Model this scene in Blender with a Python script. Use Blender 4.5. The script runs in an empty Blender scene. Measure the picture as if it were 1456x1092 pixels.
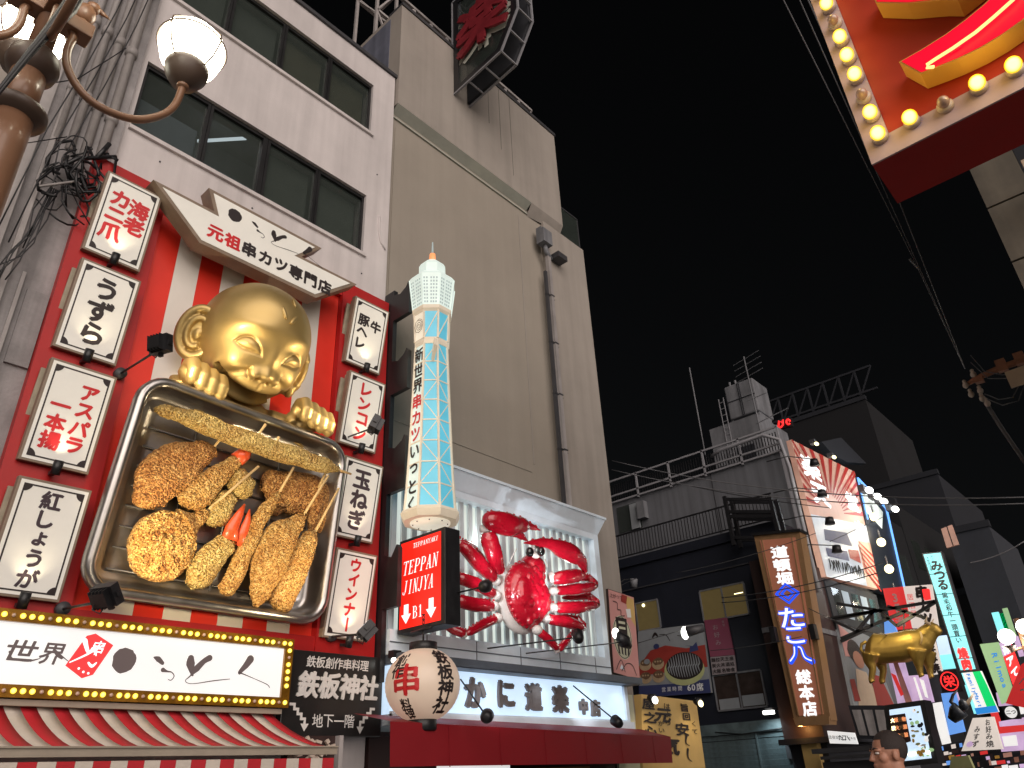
import bpy, bmesh, math, random
import numpy as np
from mathutils import Vector, Matrix, noise as mnoise
random.seed(7)
R_ = math.radians
sc = bpy.context.scene

# ------------------------------------------------------------------ camera, sky, light
CW, CH, CF = 1456., 1092., 1050.
def _norm(v): return v/np.linalg.norm(v)
_up = _norm(np.array([630-728., 1400+546., -CF]))
_v = np.array([1789-728., -(1062-546.), -CF]); _v = _v-_up*_v.dot(_up)
_Y = _norm(_v); _X = np.cross(_Y, _up)
ROT = np.array([_X, _Y, _up]); CAM = np.array([0, 0, 1.6])
cd = bpy.data.cameras.new('camera'); co = bpy.data.objects.new('camera', cd); sc.collection.objects.link(co)
cd.sensor_width = 36; cd.lens = CF/CW*36; cd.clip_end = 1200; cd.clip_start = .05
m4 = Matrix([list(ROT[i])+[CAM[i]] for i in range(3)]+[[0, 0, 0, 1]])
co.matrix_world = m4; sc.camera = co

w = bpy.data.worlds.new('World'); sc.world = w; w.use_nodes = True
nt = w.node_tree; nt.nodes.clear()
bg = nt.nodes.new('ShaderNodeBackground'); wo = nt.nodes.new('ShaderNodeOutputWorld')
sky = nt.nodes.new('ShaderNodeTexSky'); sky.sky_type = 'NISHITA'; sky.sun_disc = False
sky.sun_elevation = R_(14); sky.sun_rotation = R_(118); sky.altitude = 0; sky.air_density = 1; sky.dust_density = 2
hs = nt.nodes.new('ShaderNodeHueSaturation'); hs.inputs['Saturation'].default_value = .25
nt.links.new(sky.outputs[0], hs.inputs['Color']); nt.links.new(hs.outputs[0], bg.inputs[0]); nt.links.new(bg.outputs[0], wo.inputs[0])
bg.inputs[1].default_value = .0011
sl = bpy.data.lights.new('ambient_fill_sun', 'SUN'); sl.energy = 3.9; sl.angle = R_(75); sl.color = (1, .88, .81)  # broad lamp added as fill for the ambient street glow at night
so = bpy.data.objects.new('ambient_fill_sun', sl); sc.collection.objects.link(so)
sd = Vector((math.cos(R_(14))*math.cos(R_(-28)), math.cos(R_(14))*math.sin(R_(-28)), math.sin(R_(14))))
so.rotation_euler = sd.to_track_quat('Z', 'Y').to_euler()
sc.view_settings.view_transform = 'Standard'; sc.view_settings.look = 'None'; sc.view_settings.exposure = 0
sc.view_settings.gamma = 1; sc.view_settings.use_curve_mapping = False
sc.cycles.max_bounces = 6; sc.cycles.sample_clamp_indirect = 4; sc.cycles.use_denoising = True

def ray(px, py): return ROT @ np.array([px-728., -(py-546.), -CF])
def ax(px, py, x): r = ray(px, py); return CAM + r*(x/r[0])
def ay(px, py, y): r = ray(px, py); return CAM + r*(y/r[1])
def az(px, py, z): r = ray(px, py); return CAM + r*((z-1.6)/r[2])
def V(p): return Vector([float(a) for a in p])

# ------------------------------------------------------------------ materials
MATS = {}
def mat(name, col, rough=.55, metal=0, emit=None, es=0, var=.12, vs=3., bump=0, bs=30., alpha=None, coat=0, samp=True, spec=.5, trans=0, streak=0, evar=0, evs=2.):
    m = bpy.data.materials.new(name); m.use_nodes = True; t = m.node_tree; b = t.nodes['Principled BSDF']
    c = (*col, 1); b.inputs['Base Color'].default_value = c; b.inputs['Roughness'].default_value = rough
    b.inputs['Metallic'].default_value = metal; b.inputs['Specular IOR Level'].default_value = spec
    b.inputs['Coat Weight'].default_value = coat; b.inputs['Transmission Weight'].default_value = trans
    tc = t.nodes.new('ShaderNodeTexCoord')
    if var or streak:
        n = t.nodes.new('ShaderNodeTexNoise'); n.inputs['Scale'].default_value = vs; n.inputs['Detail'].default_value = 6; n.inputs['Roughness'].default_value = .65
        t.links.new(tc.outputs['Object'], n.inputs['Vector'])
        mr = t.nodes.new('ShaderNodeMapRange'); mr.inputs[1].default_value = .3; mr.inputs[2].default_value = .7
        mr.inputs[3].default_value = 1-var; mr.inputs[4].default_value = 1+var*.6
        t.links.new(n.outputs['Fac'], mr.inputs[0])
        fac = mr.outputs[0]
        if streak:
            mp = t.nodes.new('ShaderNodeMapping'); mp.inputs['Scale'].default_value = (2.6, 2.6, .13)
            n2 = t.nodes.new('ShaderNodeTexNoise'); n2.inputs['Scale'].default_value = 1.6; n2.inputs['Detail'].default_value = 5
            t.links.new(tc.outputs['Object'], mp.inputs[0]); t.links.new(mp.outputs[0], n2.inputs['Vector'])
            m2 = t.nodes.new('ShaderNodeMapRange'); m2.inputs[1].default_value = .35; m2.inputs[2].default_value = .62
            m2.inputs[3].default_value = 1-streak; m2.inputs[4].default_value = 1
            t.links.new(n2.outputs['Fac'], m2.inputs[0])
            mm = t.nodes.new('ShaderNodeMath'); mm.operation = 'MULTIPLY'; t.links.new(fac, mm.inputs[0]); t.links.new(m2.outputs[0], mm.inputs[1]); fac = mm.outputs[0]
        vm = t.nodes.new('ShaderNodeVectorMath'); vm.operation = 'SCALE'; vm.inputs[0].default_value = col
        t.links.new(fac, vm.inputs['Scale']); t.links.new(vm.outputs[0], b.inputs['Base Color'])
        r2 = t.nodes.new('ShaderNodeMapRange'); r2.inputs[3].default_value = max(rough-.1, .03); r2.inputs[4].default_value = min(rough+.12, 1)
        t.links.new(n.outputs['Fac'], r2.inputs[0]); t.links.new(r2.outputs[0], b.inputs['Roughness'])
    if bump:
        n = t.nodes.new('ShaderNodeTexNoise'); n.inputs['Scale'].default_value = bs; n.inputs['Detail'].default_value = 4
        t.links.new(tc.outputs['Object'], n.inputs['Vector'])
        bp = t.nodes.new('ShaderNodeBump'); bp.inputs['Strength'].default_value = bump; bp.inputs['Distance'].default_value = .02
        t.links.new(n.outputs['Fac'], bp.inputs['Height']); t.links.new(bp.outputs[0], b.inputs['Normal'])
    if emit is not None:
        b.inputs['Emission Color'].default_value = (*emit, 1); b.inputs['Emission Strength'].default_value = es
        if evar:
            n = t.nodes.new('ShaderNodeTexNoise'); n.inputs['Scale'].default_value = evs; n.inputs['Detail'].default_value = 3
            t.links.new(tc.outputs['Object'], n.inputs['Vector'])
            mr = t.nodes.new('ShaderNodeMapRange'); mr.inputs[1].default_value = .3; mr.inputs[2].default_value = .7
            mr.inputs[3].default_value = es*(1-evar); mr.inputs[4].default_value = es*(1+evar*.4)
            t.links.new(n.outputs['Fac'], mr.inputs[0]); t.links.new(mr.outputs[0], b.inputs['Emission Strength'])
        if not samp: m.cycles.emission_sampling = 'NONE'
    if alpha is not None: b.inputs['Alpha'].default_value = alpha
    MATS[name] = m; return m
def lit(name, col, es=.9, samp=False, evar=.08, evs=2., base=None):
    return mat(name, base or tuple(c*.5 for c in col), rough=.35, emit=col, es=es, var=0, samp=samp, evar=evar, evs=evs)

mat('plaster_pink', (.62, .575, .565), .8, var=.10, vs=.9, bump=.2, bs=60, streak=.14)
mat('plaster_beige', (.33, .295, .26), .85, var=.10, vs=.8, bump=.2, bs=40, streak=.12)
mat('panel_beige', (.31, .275, .23), .8, var=.08, vs=.6, bump=.1, bs=20, streak=.05)
mat('ledge_pale', (.42, .43, .37), .7, var=.12)
mat('concrete_grey', (.33, .31, .31), .85, var=.25, vs=2.5, bump=.4, bs=25, streak=.4)
mat('pipe_grey', (.40, .37, .36), .55, var=.18, vs=3, streak=.3)
mat('dark_gap', (.02, .022, .028), .8)
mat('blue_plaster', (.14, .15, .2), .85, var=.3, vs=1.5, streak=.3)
mat('black_metal', (.012, .012, .014), .42, var=.3, vs=8)
mat('dark_grey', (.045, .045, .05), .5, var=.2, vs=4)
mat('win_frame', (.012, .012, .013), .35)
mat('glass_dark', (.05, .062, .055), .07, var=.1, alpha=.45, coat=.5)
mat('blind_green', (.19, .23, .20), .8, var=.2, vs=2)
mat('blind_warm', (.24, .235, .15), .8, var=.25, vs=2)
mat('blind_blue', (.36, .45, .52), .8, var=.1)
mat('room_dark', (.12, .15, .14), .8)
mat('tube_white', (.8, .8, .8), .4, emit=(.8, .95, 1), es=1.6, var=0)
mat('red_board', (.40, .008, .008), .45, var=.1, vs=2, bump=.05)
mat('red_stripe', (.72, .028, .012), .42, var=.06, vs=2)
mat('white_stripe', (.70, .66, .60), .45, var=.06, vs=2)
mat('sign_frame', (.24, .18, .13), .5, var=.2, vs=5)
mat('sign_side', (.36, .31, .23), .6, var=.2, vs=5)
mat('menu_white_glow', (.72, .70, .64), .35, var=.05, emit=(.9, .87, .78), es=.16, samp=False)  # white panels with a faint glow put in for lamp light
mat('ink', (.022, .014, .014), .5, var=.1)
mat('ink_purple', (.055, .035, .045), .5, var=.1)
mat('ink_red', (.62, .02, .025), .45, var=.08)
mat('white_paint', (.78, .78, .78), .5, var=.06)
def bulbmat(name, rim, core, samp):
    m = lit(name, rim, 1, samp=samp, evar=0); t = m.node_tree; b = t.nodes['Principled BSDF']
    lw = t.nodes.new('ShaderNodeLayerWeight'); lw.inputs[0].default_value = .5
    cr = t.nodes.new('ShaderNodeValToRGB'); cr.color_ramp.elements[0].position = .12; cr.color_ramp.elements[0].color = (*core, 1); cr.color_ramp.elements[1].position = .62; cr.color_ramp.elements[1].color = (*rim, 1)
    t.links.new(lw.outputs['Facing'], cr.inputs[0]); t.links.new(cr.outputs[0], b.inputs['Emission Color']); b.inputs['Emission Strength'].default_value = 1.3
bulbmat('bulb_lit', (.95, .70, .0), (1, .95, .30), False)
mat('bulb_dead', (.55, .38, .30), .15, var=.3, vs=20, coat=1)
mat('bulb_frame', (.35, .16, .015), .25, var=.35, vs=6, metal=.5, coat=.5)
lit('sign_white', (.95, .94, .92), .74, samp=True, evar=.08, evs=1.2)
mat('logo_dark', (.07, .055, .05), .5, emit=(.07, .05, .05), es=1, samp=False)
mat('logo_red', (.6, .03, .03), .5, emit=(.7, .035, .04), es=.9, samp=False)
mat('steel', (.46, .44, .42), .33, metal=1, var=.12, vs=3, bump=.05, bs=8)
mat('steel_dark', (.18, .17, .16), .4, metal=.9, var=.3, vs=5)
mat('gold', (.46, .33, .13), .48, metal=.75, var=.06, vs=2, coat=.12)
mat('gold_cow', (.44, .29, .07), .48, metal=.85, var=.15, vs=3)
mat('wood_skewer', (.62, .44, .20), .6, var=.15, vs=20)
mat('shrimp_red', (.75, .10, .03), .3, var=.3, vs=12, coat=.3)
mat('bamboo', (.5, .36, .16), .6)
mat('awn_red', (.48, .012, .022), .7, var=.1, vs=4, bump=.1)
mat('awn_white', (.58, .52, .45), .7, var=.12, vs=4, bump=.1)
mat('awn_rim', (.33, .28, .22), .6, var=.15)
mat('kani_white', (.76, .86, .95), .5, var=.1, vs=2)
mat('slat_white', (.60, .66, .70), .45, var=.08, vs=3)
lit('kani_back', (.86, .93, .86), .62, samp=True, evar=.35, evs=.9)
lit('kani_sign', (.62, .80, 1.), .95, samp=True, evar=.18, evs=1.)
mat('kani_roof', (.10, .12, .15), .5, var=.2)
mat('kani_letter', (.16, .14, .14), .6, var=.25, vs=8)
mat('awn_crimson', (.22, .0025, .008), .55, var=.08, vs=1.2, bump=.1, bs=8)
mat('crab_red', (.50, .006, .022), .2, var=.22, vs=7, bump=.8, bs=13, coat=.8)
mat('crab_white', (.72, .66, .62), .4, var=.15, vs=8)
mat('eye_black', (.01, .01, .01), .06, coat=1)
lit('tower_white', (1., .9, .72), .62, samp=True, evar=.15, evs=2.)
lit('tower_pale', (.80, .93, .86), .60, samp=True, evar=.12, evs=3.)
lit('tower_blue', (.14, .58, .76), .60, samp=True, evar=.3, evs=1.6)
mat('tower_rim', (.62, .56, .46), .5, emit=(.9, .75, .55), es=.22, var=.1, samp=False)
mat('tower_win', (.30, .36, .36), .5, emit=(.4, .5, .5), es=.42, samp=False)
mat('orange', (.8, .3, .12), .5, emit=(1, .38, .15), es=.65, samp=False)
lit('led_red', (1, .018, .008), .92, samp=True, evar=.1)
lit('txt_white', (1, 1, 1), 1.0, evar=0)
lit('lantern_paper', (.74, .52, .38), .40, samp=True, evar=.3, evs=1.2, base=(.5, .42, .34))
lit('lamp_globe', (1, .93, .74), 14., samp=True, evar=0)
lit('lamp_globe_far', (1, .96, .86), 6., samp=False, evar=0)
mat('post_brown', (.24, .125, .07), .42, var=.12, vs=3, coat=.2)
mat('post_dark', (.09, .06, .045), .45, var=.2)
mat('teki_black', (.018, .017, .017), .3, var=.2, vs=3)
mat('silver_letter', (.72, .71, .68), .4, var=.1)
mat('navy_wall', (.0055, .008, .017), .6, var=.2, vs=2, bump=.2, bs=12)
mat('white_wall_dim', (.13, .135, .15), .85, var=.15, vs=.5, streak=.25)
mat('rail_white', (.26, .26, .28), .5, var=.1)
mat('tank_grey', (.17, .175, .19), .7, var=.25, vs=1.5, streak=.3)
mat('brown_wall', (.032, .014, .012), .6, var=.2)
mat('pink_board', (.62, .30, .28), .6, var=.06)
mat('yellow_board', (.62, .42, .15), .6, var=.12, vs=2)
mat('cream_board', (.55, .56, .42), .6, var=.08)
mat('poster_magenta', (0.205, 0.043, 0.081), .6, var=.1)
mat('poster_pale', (0.279, 0.236, 0.248), .6, var=.1)
mat('poster_blue', (.04, .05, .14), .5, var=.1)
mat('poster_red', (0.310, 0.037, 0.028), .5, var=.1)
mat('poster_white', (0.260, 0.279, 0.298), .5, var=.1)
mat('food_brown', (.16, .09, .05), .6, var=.4, vs=9)
mat('food_tan', (.45, .33, .20), .6, var=.2, vs=9)
mat('yellow_green', (.45, .47, .22), .6)
mat('win_yellow', (.09, .07, .03), .2, emit=(.5, .36, .14), es=.10, var=.2, samp=False)
mat('win_brown', (.045, .032, .028), .2, var=.5, vs=2, coat=.4)
mat('wood_frame', (.28, .16, .075), .45, var=.15, vs=4)
lit('tako_face', (.36, .13, .075), .50, samp=True, evar=.25, evs=.8)
lit('blue_neon', (.02, .10, 1.), .9, evar=0)
lit('bill_white_glow', (.75, .82, .92), .25, samp=True, evar=.6, evs=.8)  # uneven glow stands in for arm-lamp light on the white print
mat('bill_red', (.35, .02, .015), .5, emit=(.5, .05, .03), es=.1, samp=False)  # low glow put in as lamp light on the red print
mat('bill_tan', (.55, .35, .28), .5, emit=(.75, .30, .20), es=.16, samp=False, evar=.5, evs=.8)  # patchy low glow; on the billboard it stands in for lamp light
lit('cyan_sign', (.28, .88, .92), .92, samp=True, evar=.08)
lit('blue_led', (.15, .4, 1.), 1.3, evar=0)
lit('hot_white', (1, 1, .92), 5., evar=0)
lit('hot_yellow', (1, .86, .45), 3., evar=0)
lit('pink_lit', (.66, .46, .72), .75, evar=.4, evs=1.5)
lit('green_lit', (.0, .62, .14), .9)
lit('famblue', (.02, .22, .62), .9)
lit('lime_lit', (.38, .60, .30), .6, evar=.1)
lit('neon_red', (1, .03, .03), 1.2, evar=0)
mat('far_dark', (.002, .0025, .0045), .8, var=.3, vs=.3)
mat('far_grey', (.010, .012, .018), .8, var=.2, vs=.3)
mat('corrugated', (.15, .13, .10), .6, var=.25, vs=3, streak=.3)
mat('skin', (.42, .20, .13), .5, var=.12, vs=12)
mat('hair', (.03, .02, .018), .7, var=.3, vs=60, bump=.4, bs=200)
mat('cloth_dark', (.03, .032, .04), .8)
mat('asphalt', (.05, .05, .052), .75, var=.3, vs=2, bump=.3, bs=60)
mat('pavement', (.16, .15, .14), .8, var=.2, vs=3)
mat('cable', (.02, .02, .022), .5)
mat('cable_grey', (.13, .13, .14), .6)
mat('wall_red', (.42, .035, .015), .5, var=.1)
mat('side_red', (.42, .008, .008), .5, var=.15, vs=2)
mat('border_pink', (.55, .42, .46), .5, var=.08)
mat('letter_yellow', (.72, .42, .08), .45, var=.1, vs=2)
mat('letter_cream', (.62, .48, .34), .5, var=.1)
mat('letter_red', (.7, .005, .02), .4, emit=(1, .0, .035), es=.65, samp=False)
lit('neon_warm', (1, .66, .22), 1.6, samp=True, evar=0)
mat('rust', (.36, .16, .09), .7, var=.25, vs=6)
mat('porcelain', (.6, .5, .42), .3)
mat('bull_black', (.03, .035, .045), .35)
mat('billboard_red', (.20, .012, .02), .5, var=.35, vs=3)
mat('rain_stain', (.10, .09, .075), .9)

# breadcrumb coating
def crumb(name, c1, c2, c3, scale=75):
    m = bpy.data.materials.new(name); m.use_nodes = True; t = m.node_tree; b = t.nodes['Principled BSDF']
    tc = t.nodes.new('ShaderNodeTexCoord')
    v = t.nodes.new('ShaderNodeTexVoronoi'); v.inputs['Scale'].default_value = scale; v.inputs['Randomness'].default_value = 1
    n = t.nodes.new('ShaderNodeTexNoise'); n.inputs['Scale'].default_value = scale*.9; n.inputs['Detail'].default_value = 3; n.inputs['Distortion'].default_value = 1.2
    n2 = t.nodes.new('ShaderNodeTexNoise'); n2.inputs['Scale'].default_value = 5; n2.inputs['Detail'].default_value = 5
    for q in (v, n, n2): t.links.new(tc.outputs['Object'], q.inputs['Vector'])
    cr = t.nodes.new('ShaderNodeValToRGB'); e = cr.color_ramp.elements
    e[0].position = .36; e[0].color = (*c1, 1); e[1].position = .66; e[1].color = (*c3, 1)
    k = e.new(.5); k.color = (*c2, 1)
    t.links.new(n.outputs['Fac'], cr.inputs[0])
    mx = t.nodes.new('ShaderNodeMix'); mx.data_type = 'RGBA'; mx.blend_type = 'MULTIPLY'; mx.inputs[0].default_value = .8
    r2 = t.nodes.new('ShaderNodeValToRGB'); r2.color_ramp.elements[0].position = .35; r2.color_ramp.elements[0].color = (.78, .62, .50, 1); r2.color_ramp.elements[1].position = .6
    t.links.new(n2.outputs['Fac'], r2.inputs[0]); t.links.new(cr.outputs[0], mx.inputs[6]); t.links.new(r2.outputs[0], mx.inputs[7])
    t.links.new(mx.outputs[2], b.inputs['Base Color']); b.inputs['Roughness'].default_value = .6
    ad = t.nodes.new('ShaderNodeMath'); ad.operation = 'SUBTRACT'; t.links.new(n.outputs['Fac'], ad.inputs[0]); t.links.new(v.outputs['Distance'], ad.inputs[1])
    bp = t.nodes.new('ShaderNodeBump'); bp.inputs['Strength'].default_value = 1; bp.inputs['Distance'].default_value = .05
    t.links.new(ad.outputs[0], bp.inputs['Height']); t.links.new(bp.outputs[0], b.inputs['Normal'])
    MATS[name] = m
crumb('crumb_gold', (.34, .15, .03), (.74, .42, .11), (.95, .68, .27), 34)
crumb('crumb_brown', (.25, .09, .02), (.56, .27, .07), (.84, .50, .18), 34)
crumb('crumb_olive', (.34, .21, .045), (.70, .49, .15), (.92, .74, .32), 34)

# ------------------------------------------------------------------ mesh helpers
COL = sc.collection
class MB:
    def __init__(s): s.v = []; s.f = []; s.smooth = []; s.marks = []
    def mark(s): s.marks.append((len(s.v), len(s.f)))
    def add(s, vs, fs, M=None, smooth=False):
        o = len(s.v)
        for p in vs:
            p = Vector(p)
            s.v.append(tuple(M @ p) if M is not None else tuple(p))
        for f in fs: s.f.append(tuple(i+o for i in f)); s.smooth.append(smooth)
        return s
    def box(s, c, d, M=None, rot=None, bev=0):
        x, y, z = [a/2 for a in d]
        vs = [(i*x, j*y, k*z) for k in (-1, 1) for j in (-1, 1) for i in (-1, 1)]
        T = Matrix.Translation(c)
        if rot is not None: T = T @ rot.to_4x4()
        if M is not None: T = M @ T
        return s.add(vs, [(0, 2, 3, 1), (4, 5, 7, 6), (0, 1, 5, 4), (2, 6, 7, 3), (0, 4, 6, 2), (1, 3, 7, 5)], T)
    def box2(s, a, b, M=None):
        a = Vector(a); b = Vector(b); return s.box((a+b)/2, [abs(q) for q in (b-a)], M)
    def beam(s, a, b, wd, th=None, M=None):
        a = Vector(a); b = Vector(b); d = b-a; L = d.length
        if L < 1e-6: return s
        q = d.to_track_quat('Z', 'Y').to_matrix()
        return s.box((a+b)/2, (wd, th or wd, L), M, rot=q)
    def tube(s, pts, r, n=8, M=None, cap=True, smooth=True, flat=None):
        pts = [Vector(p) for p in pts]; k = len(pts)
        rs = r if isinstance(r, (list, tuple)) else [r]*k
        vs = []; up = None
        for i, p in enumerate(pts):
            d = (pts[min(i+1, k-1)]-pts[max(i-1, 0)])
            d = d.normalized() if d.length > 1e-9 else Vector((0, 0, 1))
            if up is None: up = Vector((0, 0, 1)) if abs(d.z) < .9 else Vector((1, 0, 0))
            a = d.cross(up).normalized(); b = a.cross(d).normalized(); up = b
            for j in range(n):
                t = 2*math.pi*j/n
                o = (a*math.cos(t)+b*math.sin(t))*rs[i]
                if flat is not None:
                    fn, fk = flat; o = o-fn*(o.dot(fn))*(1-fk)
                vs.append(p+o)
        fs = [(i*n+j, i*n+(j+1) % n, (i+1)*n+(j+1) % n, (i+1)*n+j) for i in range(k-1) for j in range(n)]
        if cap: fs += [tuple(range(n-1, -1, -1)), tuple(range((k-1)*n, k*n))]
        return s.add(vs, fs, M, smooth)
    def lathe(s, prof, n=20, M=None, smooth=True, cap=True):
        vs = [(r*math.cos(2*math.pi*j/n), r*math.sin(2*math.pi*j/n), z) for r, z in prof for j in range(n)]
        k = len(prof)
        fs = [(i*n+j, i*n+(j+1) % n, (i+1)*n+(j+1) % n, (i+1)*n+j) for i in range(k-1) for j in range(n)]
        if cap: fs += [tuple(range(n-1, -1, -1)), tuple(range((k-1)*n, k*n))]
        return s.add(vs, fs, M, smooth)
    def ell(s, c, r, M=None, n=16, m=10, rot=None):
        T = Matrix.Translation(c)
        if rot is not None: T = T @ rot.to_4x4()
        T = T @ Matrix.Diagonal((*r, 1))
        if M is not None: T = M @ T
        vs = [(0, 0, -1)]+[(math.cos(a)*math.cos(b), math.sin(a)*math.cos(b), math.sin(b)) for b in [math.pi*(i/m-.5) for i in range(1, m)] for a in [2*math.pi*j/n for j in range(n)]]+[(0, 0, 1)]
        fs = [(0, 1+(j+1) % n, 1+j) for j in range(n)]
        for i in range(m-2):
            for j in range(n): fs.append((1+i*n+j, 1+i*n+(j+1) % n, 1+(i+1)*n+(j+1) % n, 1+(i+1)*n+j))
        o = 1+(m-2)*n; e = len(vs)-1
        fs += [(o+j, o+(j+1) % n, e) for j in range(n)]
        return s.add(vs, fs, T, True)
    def prism(s, poly, y0, y1, M=None):
        """polygon in x,z (counter-clockwise seen from -y), from y0 (front) to y1"""
        n = len(poly)
        a = sum(poly[i][0]*poly[(i+1) % n][1]-poly[(i+1) % n][0]*poly[i][1] for i in range(n))
        if a < 0: poly = poly[::-1]
        vs = [(x, y0, z) for x, z in poly]+[(x, y1, z) for x, z in poly]
        fs = [tuple(range(n)), tuple(range(2*n-1, n-1, -1))]+[(i, i+n, (i+1) % n+n, (i+1) % n) for i in range(n)]
        return s.add(vs, fs, M)
    def quad(s, a, b, c, d, M=None): return s.add([a, b, c, d], [(0, 1, 2, 3)], M)
    def brush(s, pts, ws, y=-.006, M=None, th=.0):
        """ink stroke: flat ribbon with varying width, in local x,z"""
        s.mark(); P = [Vector((p[0], 0, p[1])) for p in pts]
        # resample smooth (catmull)
        Q = []; Wd = []
        k = len(P)
        for i in range(k-1):
            p0 = P[max(i-1, 0)]; p1 = P[i]; p2 = P[i+1]; p3 = P[min(i+2, k-1)]
            for j in range(6):
                t = j/6
                Q.append(.5*((2*p1)+(p2-p0)*t+(2*p0-5*p1+4*p2-p3)*t*t+(3*p1-p0-3*p2+p3)*t**3)); Wd.append(ws[i]*(1-t)+ws[i+1]*t)
        Q.append(P[-1]); Wd.append(ws[-1])
        vs = []
        for i, p in enumerate(Q):
            d = Q[min(i+1, len(Q)-1)]-Q[max(i-1, 0)]
            d = d.normalized() if d.length > 1e-9 else Vector((1, 0, 0))
            nn = Vector((-d.z, 0, d.x))*Wd[i]/2
            vs += [p+nn+Vector((0, y, 0)), p-nn+Vector((0, y, 0))]
        fs = [(2*i, 2*i+1, 2*i+3, 2*i+2) for i in range(len(Q)-1)]
        s.add(vs, fs, M)
        for e, ww in ((Q[0], Wd[0]), (Q[-1], Wd[-1])):
            if ww > .012: s.disc(e.x, e.z, ww/2, y-.0007, M, 10)
        return s
    def disc(s, x, z, r, y, M=None, n=20, rz=None):
        rz = rz or r
        return s.add([(x+r*math.cos(2*math.pi*j/n), y, z+rz*math.sin(2*math.pi*j/n)) for j in range(n)], [tuple(range(n))], M)
    def mesh(s, name):
        me = bpy.data.meshes.new(name); me.from_pydata(s.v, [], s.f); me.update()
        me.polygons.foreach_set('use_smooth', s.smooth)
        return me
    def build(s, name, m, parent=None, label=None, cat=None, group=None, kind=None, loc=None, rot=None, bevel=0):
        if name == 'lettering' and len(s.marks) > 1:
            mk = [(0, 0)]+s.marks[1:]+[(len(s.v), len(s.f))]; o = None
            for (v0, f0), (v1, f1) in zip(mk[:-1], mk[1:]):
                q = MB(); q.v = s.v[v0:v1]; q.f = [tuple(i-v0 for i in f) for f in s.f[f0:f1]]; q.smooth = s.smooth[f0:f1]
                if q.f: o = q.build('character', m, parent)
            return o
        o = bpy.data.objects.new(name, s.mesh(name)); COL.objects.link(o)
        if isinstance(m, (list, tuple)):
            for q in m: o.data.materials.append(MATS[q])
        else: o.data.materials.append(MATS[m])
        if parent is not None: o.parent = parent
        if loc is not None: o.location = loc
        if rot is not None: o.rotation_euler = rot
        if bevel:
            bm_ = o.modifiers.new('b', 'BEVEL'); bm_.width = bevel; bm_.segments = 2; bm_.limit_method = 'ANGLE'
        return tag(o, label, cat, group, kind)
def tag(o, label=None, cat=None, group=None, kind=None):
    if label: o['label'] = label
    if cat: o['category'] = cat
    if group: o['group'] = group
    if kind: o['kind'] = kind
    return o
def thing(name, label, cat, loc=(0, 0, 0), rot=(0, 0, 0), group=None):
    o = bpy.data.objects.new(name, None); COL.objects.link(o); o.empty_display_size = .1
    o.location = loc; o.rotation_euler = rot
    return tag(o, label, cat, group)
def wallrot(yaw=0, tilt=0): return (R_(tilt), 0, R_(90+yaw))   # local frame facing the street (+X)
def inst(o, parent, loc=None, rot=None):
    c = o.copy(); COL.objects.link(c); c.parent = parent
    if loc is not None: c.location = loc
    if rot is not None: c.rotation_euler = rot
    return c
def copy_tree(o, parent=None):
    c = o.copy(); COL.objects.link(c); c.parent = parent
    for ch in list(o.children): copy_tree(ch, c)
    return c
def spot(name, parent, loc, target, energy, color=(1, .85, .6), size=60, blend=.6, rad=.03):
    l = bpy.data.lights.new(name, 'SPOT'); l.energy = energy; l.color = color; l.spot_size = R_(size); l.spot_blend = blend; l.shadow_soft_size = rad
    o = bpy.data.objects.new(name, l); COL.objects.link(o); o.location = loc
    o.rotation_euler = (Vector(target)-Vector(loc)).to_track_quat('-Z', 'Y').to_euler()
    if parent is not None: o.parent = parent
    return o
def point(name, parent, loc, energy, color=(1, .85, .6), rad=.05):
    l = bpy.data.lights.new(name, 'POINT'); l.energy = energy; l.color = color; l.shadow_soft_size = rad
    o = bpy.data.objects.new(name, l); COL.objects.link(o); o.location = loc
    if parent is not None: o.parent = parent
    return o

# ------------------------------------------------------------------ lettering
_SRC = "海老カニ爪うずらアスパラ一本揚紅しょがレンコ玉ねぎウイナー豚牛ヘフ元祖串ツ専門店新世界いっとく鉄板神社地下階創作料理かに道楽中TEPANJINYB1KFamilyMrto頓堀たこ八総本みつるＲRi毛和買肉家元気安宿屋之心はよりて楽お好焼き3Fの60席栄二つ食厨房堂金龍黒毛大阪名物酒場居酒屋ラメン麺拉天王座今井み焼肉寿司上がらない番地円定休日営業時間RILMOA炭火丼うまい旨安いa生地酒処す頭回旨"
GL = {}
def _glyphs():
    obs = []
    for ch in sorted(set(_SRC)):
        c = bpy.data.curves.new('g', 'FONT'); c.body = ch; c.size = 1; c.resolution_u = 3
        o = bpy.data.objects.new('g', c); COL.objects.link(o); obs.append((ch, o))
    dg = bpy.context.evaluated_depsgraph_get()
    for ch, o in obs:
        me = bpy.data.meshes.new_from_object(o.evaluated_get(dg))
        v = [(q.co.x, q.co.y) for q in me.vertices]; f = [tuple(p.vertices) for p in me.polygons]
        # boundary edges for extrusion
        ec = {}
        for p in f:
            for i in range(len(p)):
                a, b = p[i], p[(i+1) % len(p)]; ec[(a, b)] = 1
        bd = [(a, b) for (a, b) in ec if (b, a) not in ec]
        GL[ch] = (v, f, bd)
        bpy.data.meshes.remove(me)
    for ch, o in obs: c = o.data; bpy.data.objects.remove(o); bpy.data.curves.remove(c)
_glyphs()
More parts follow.
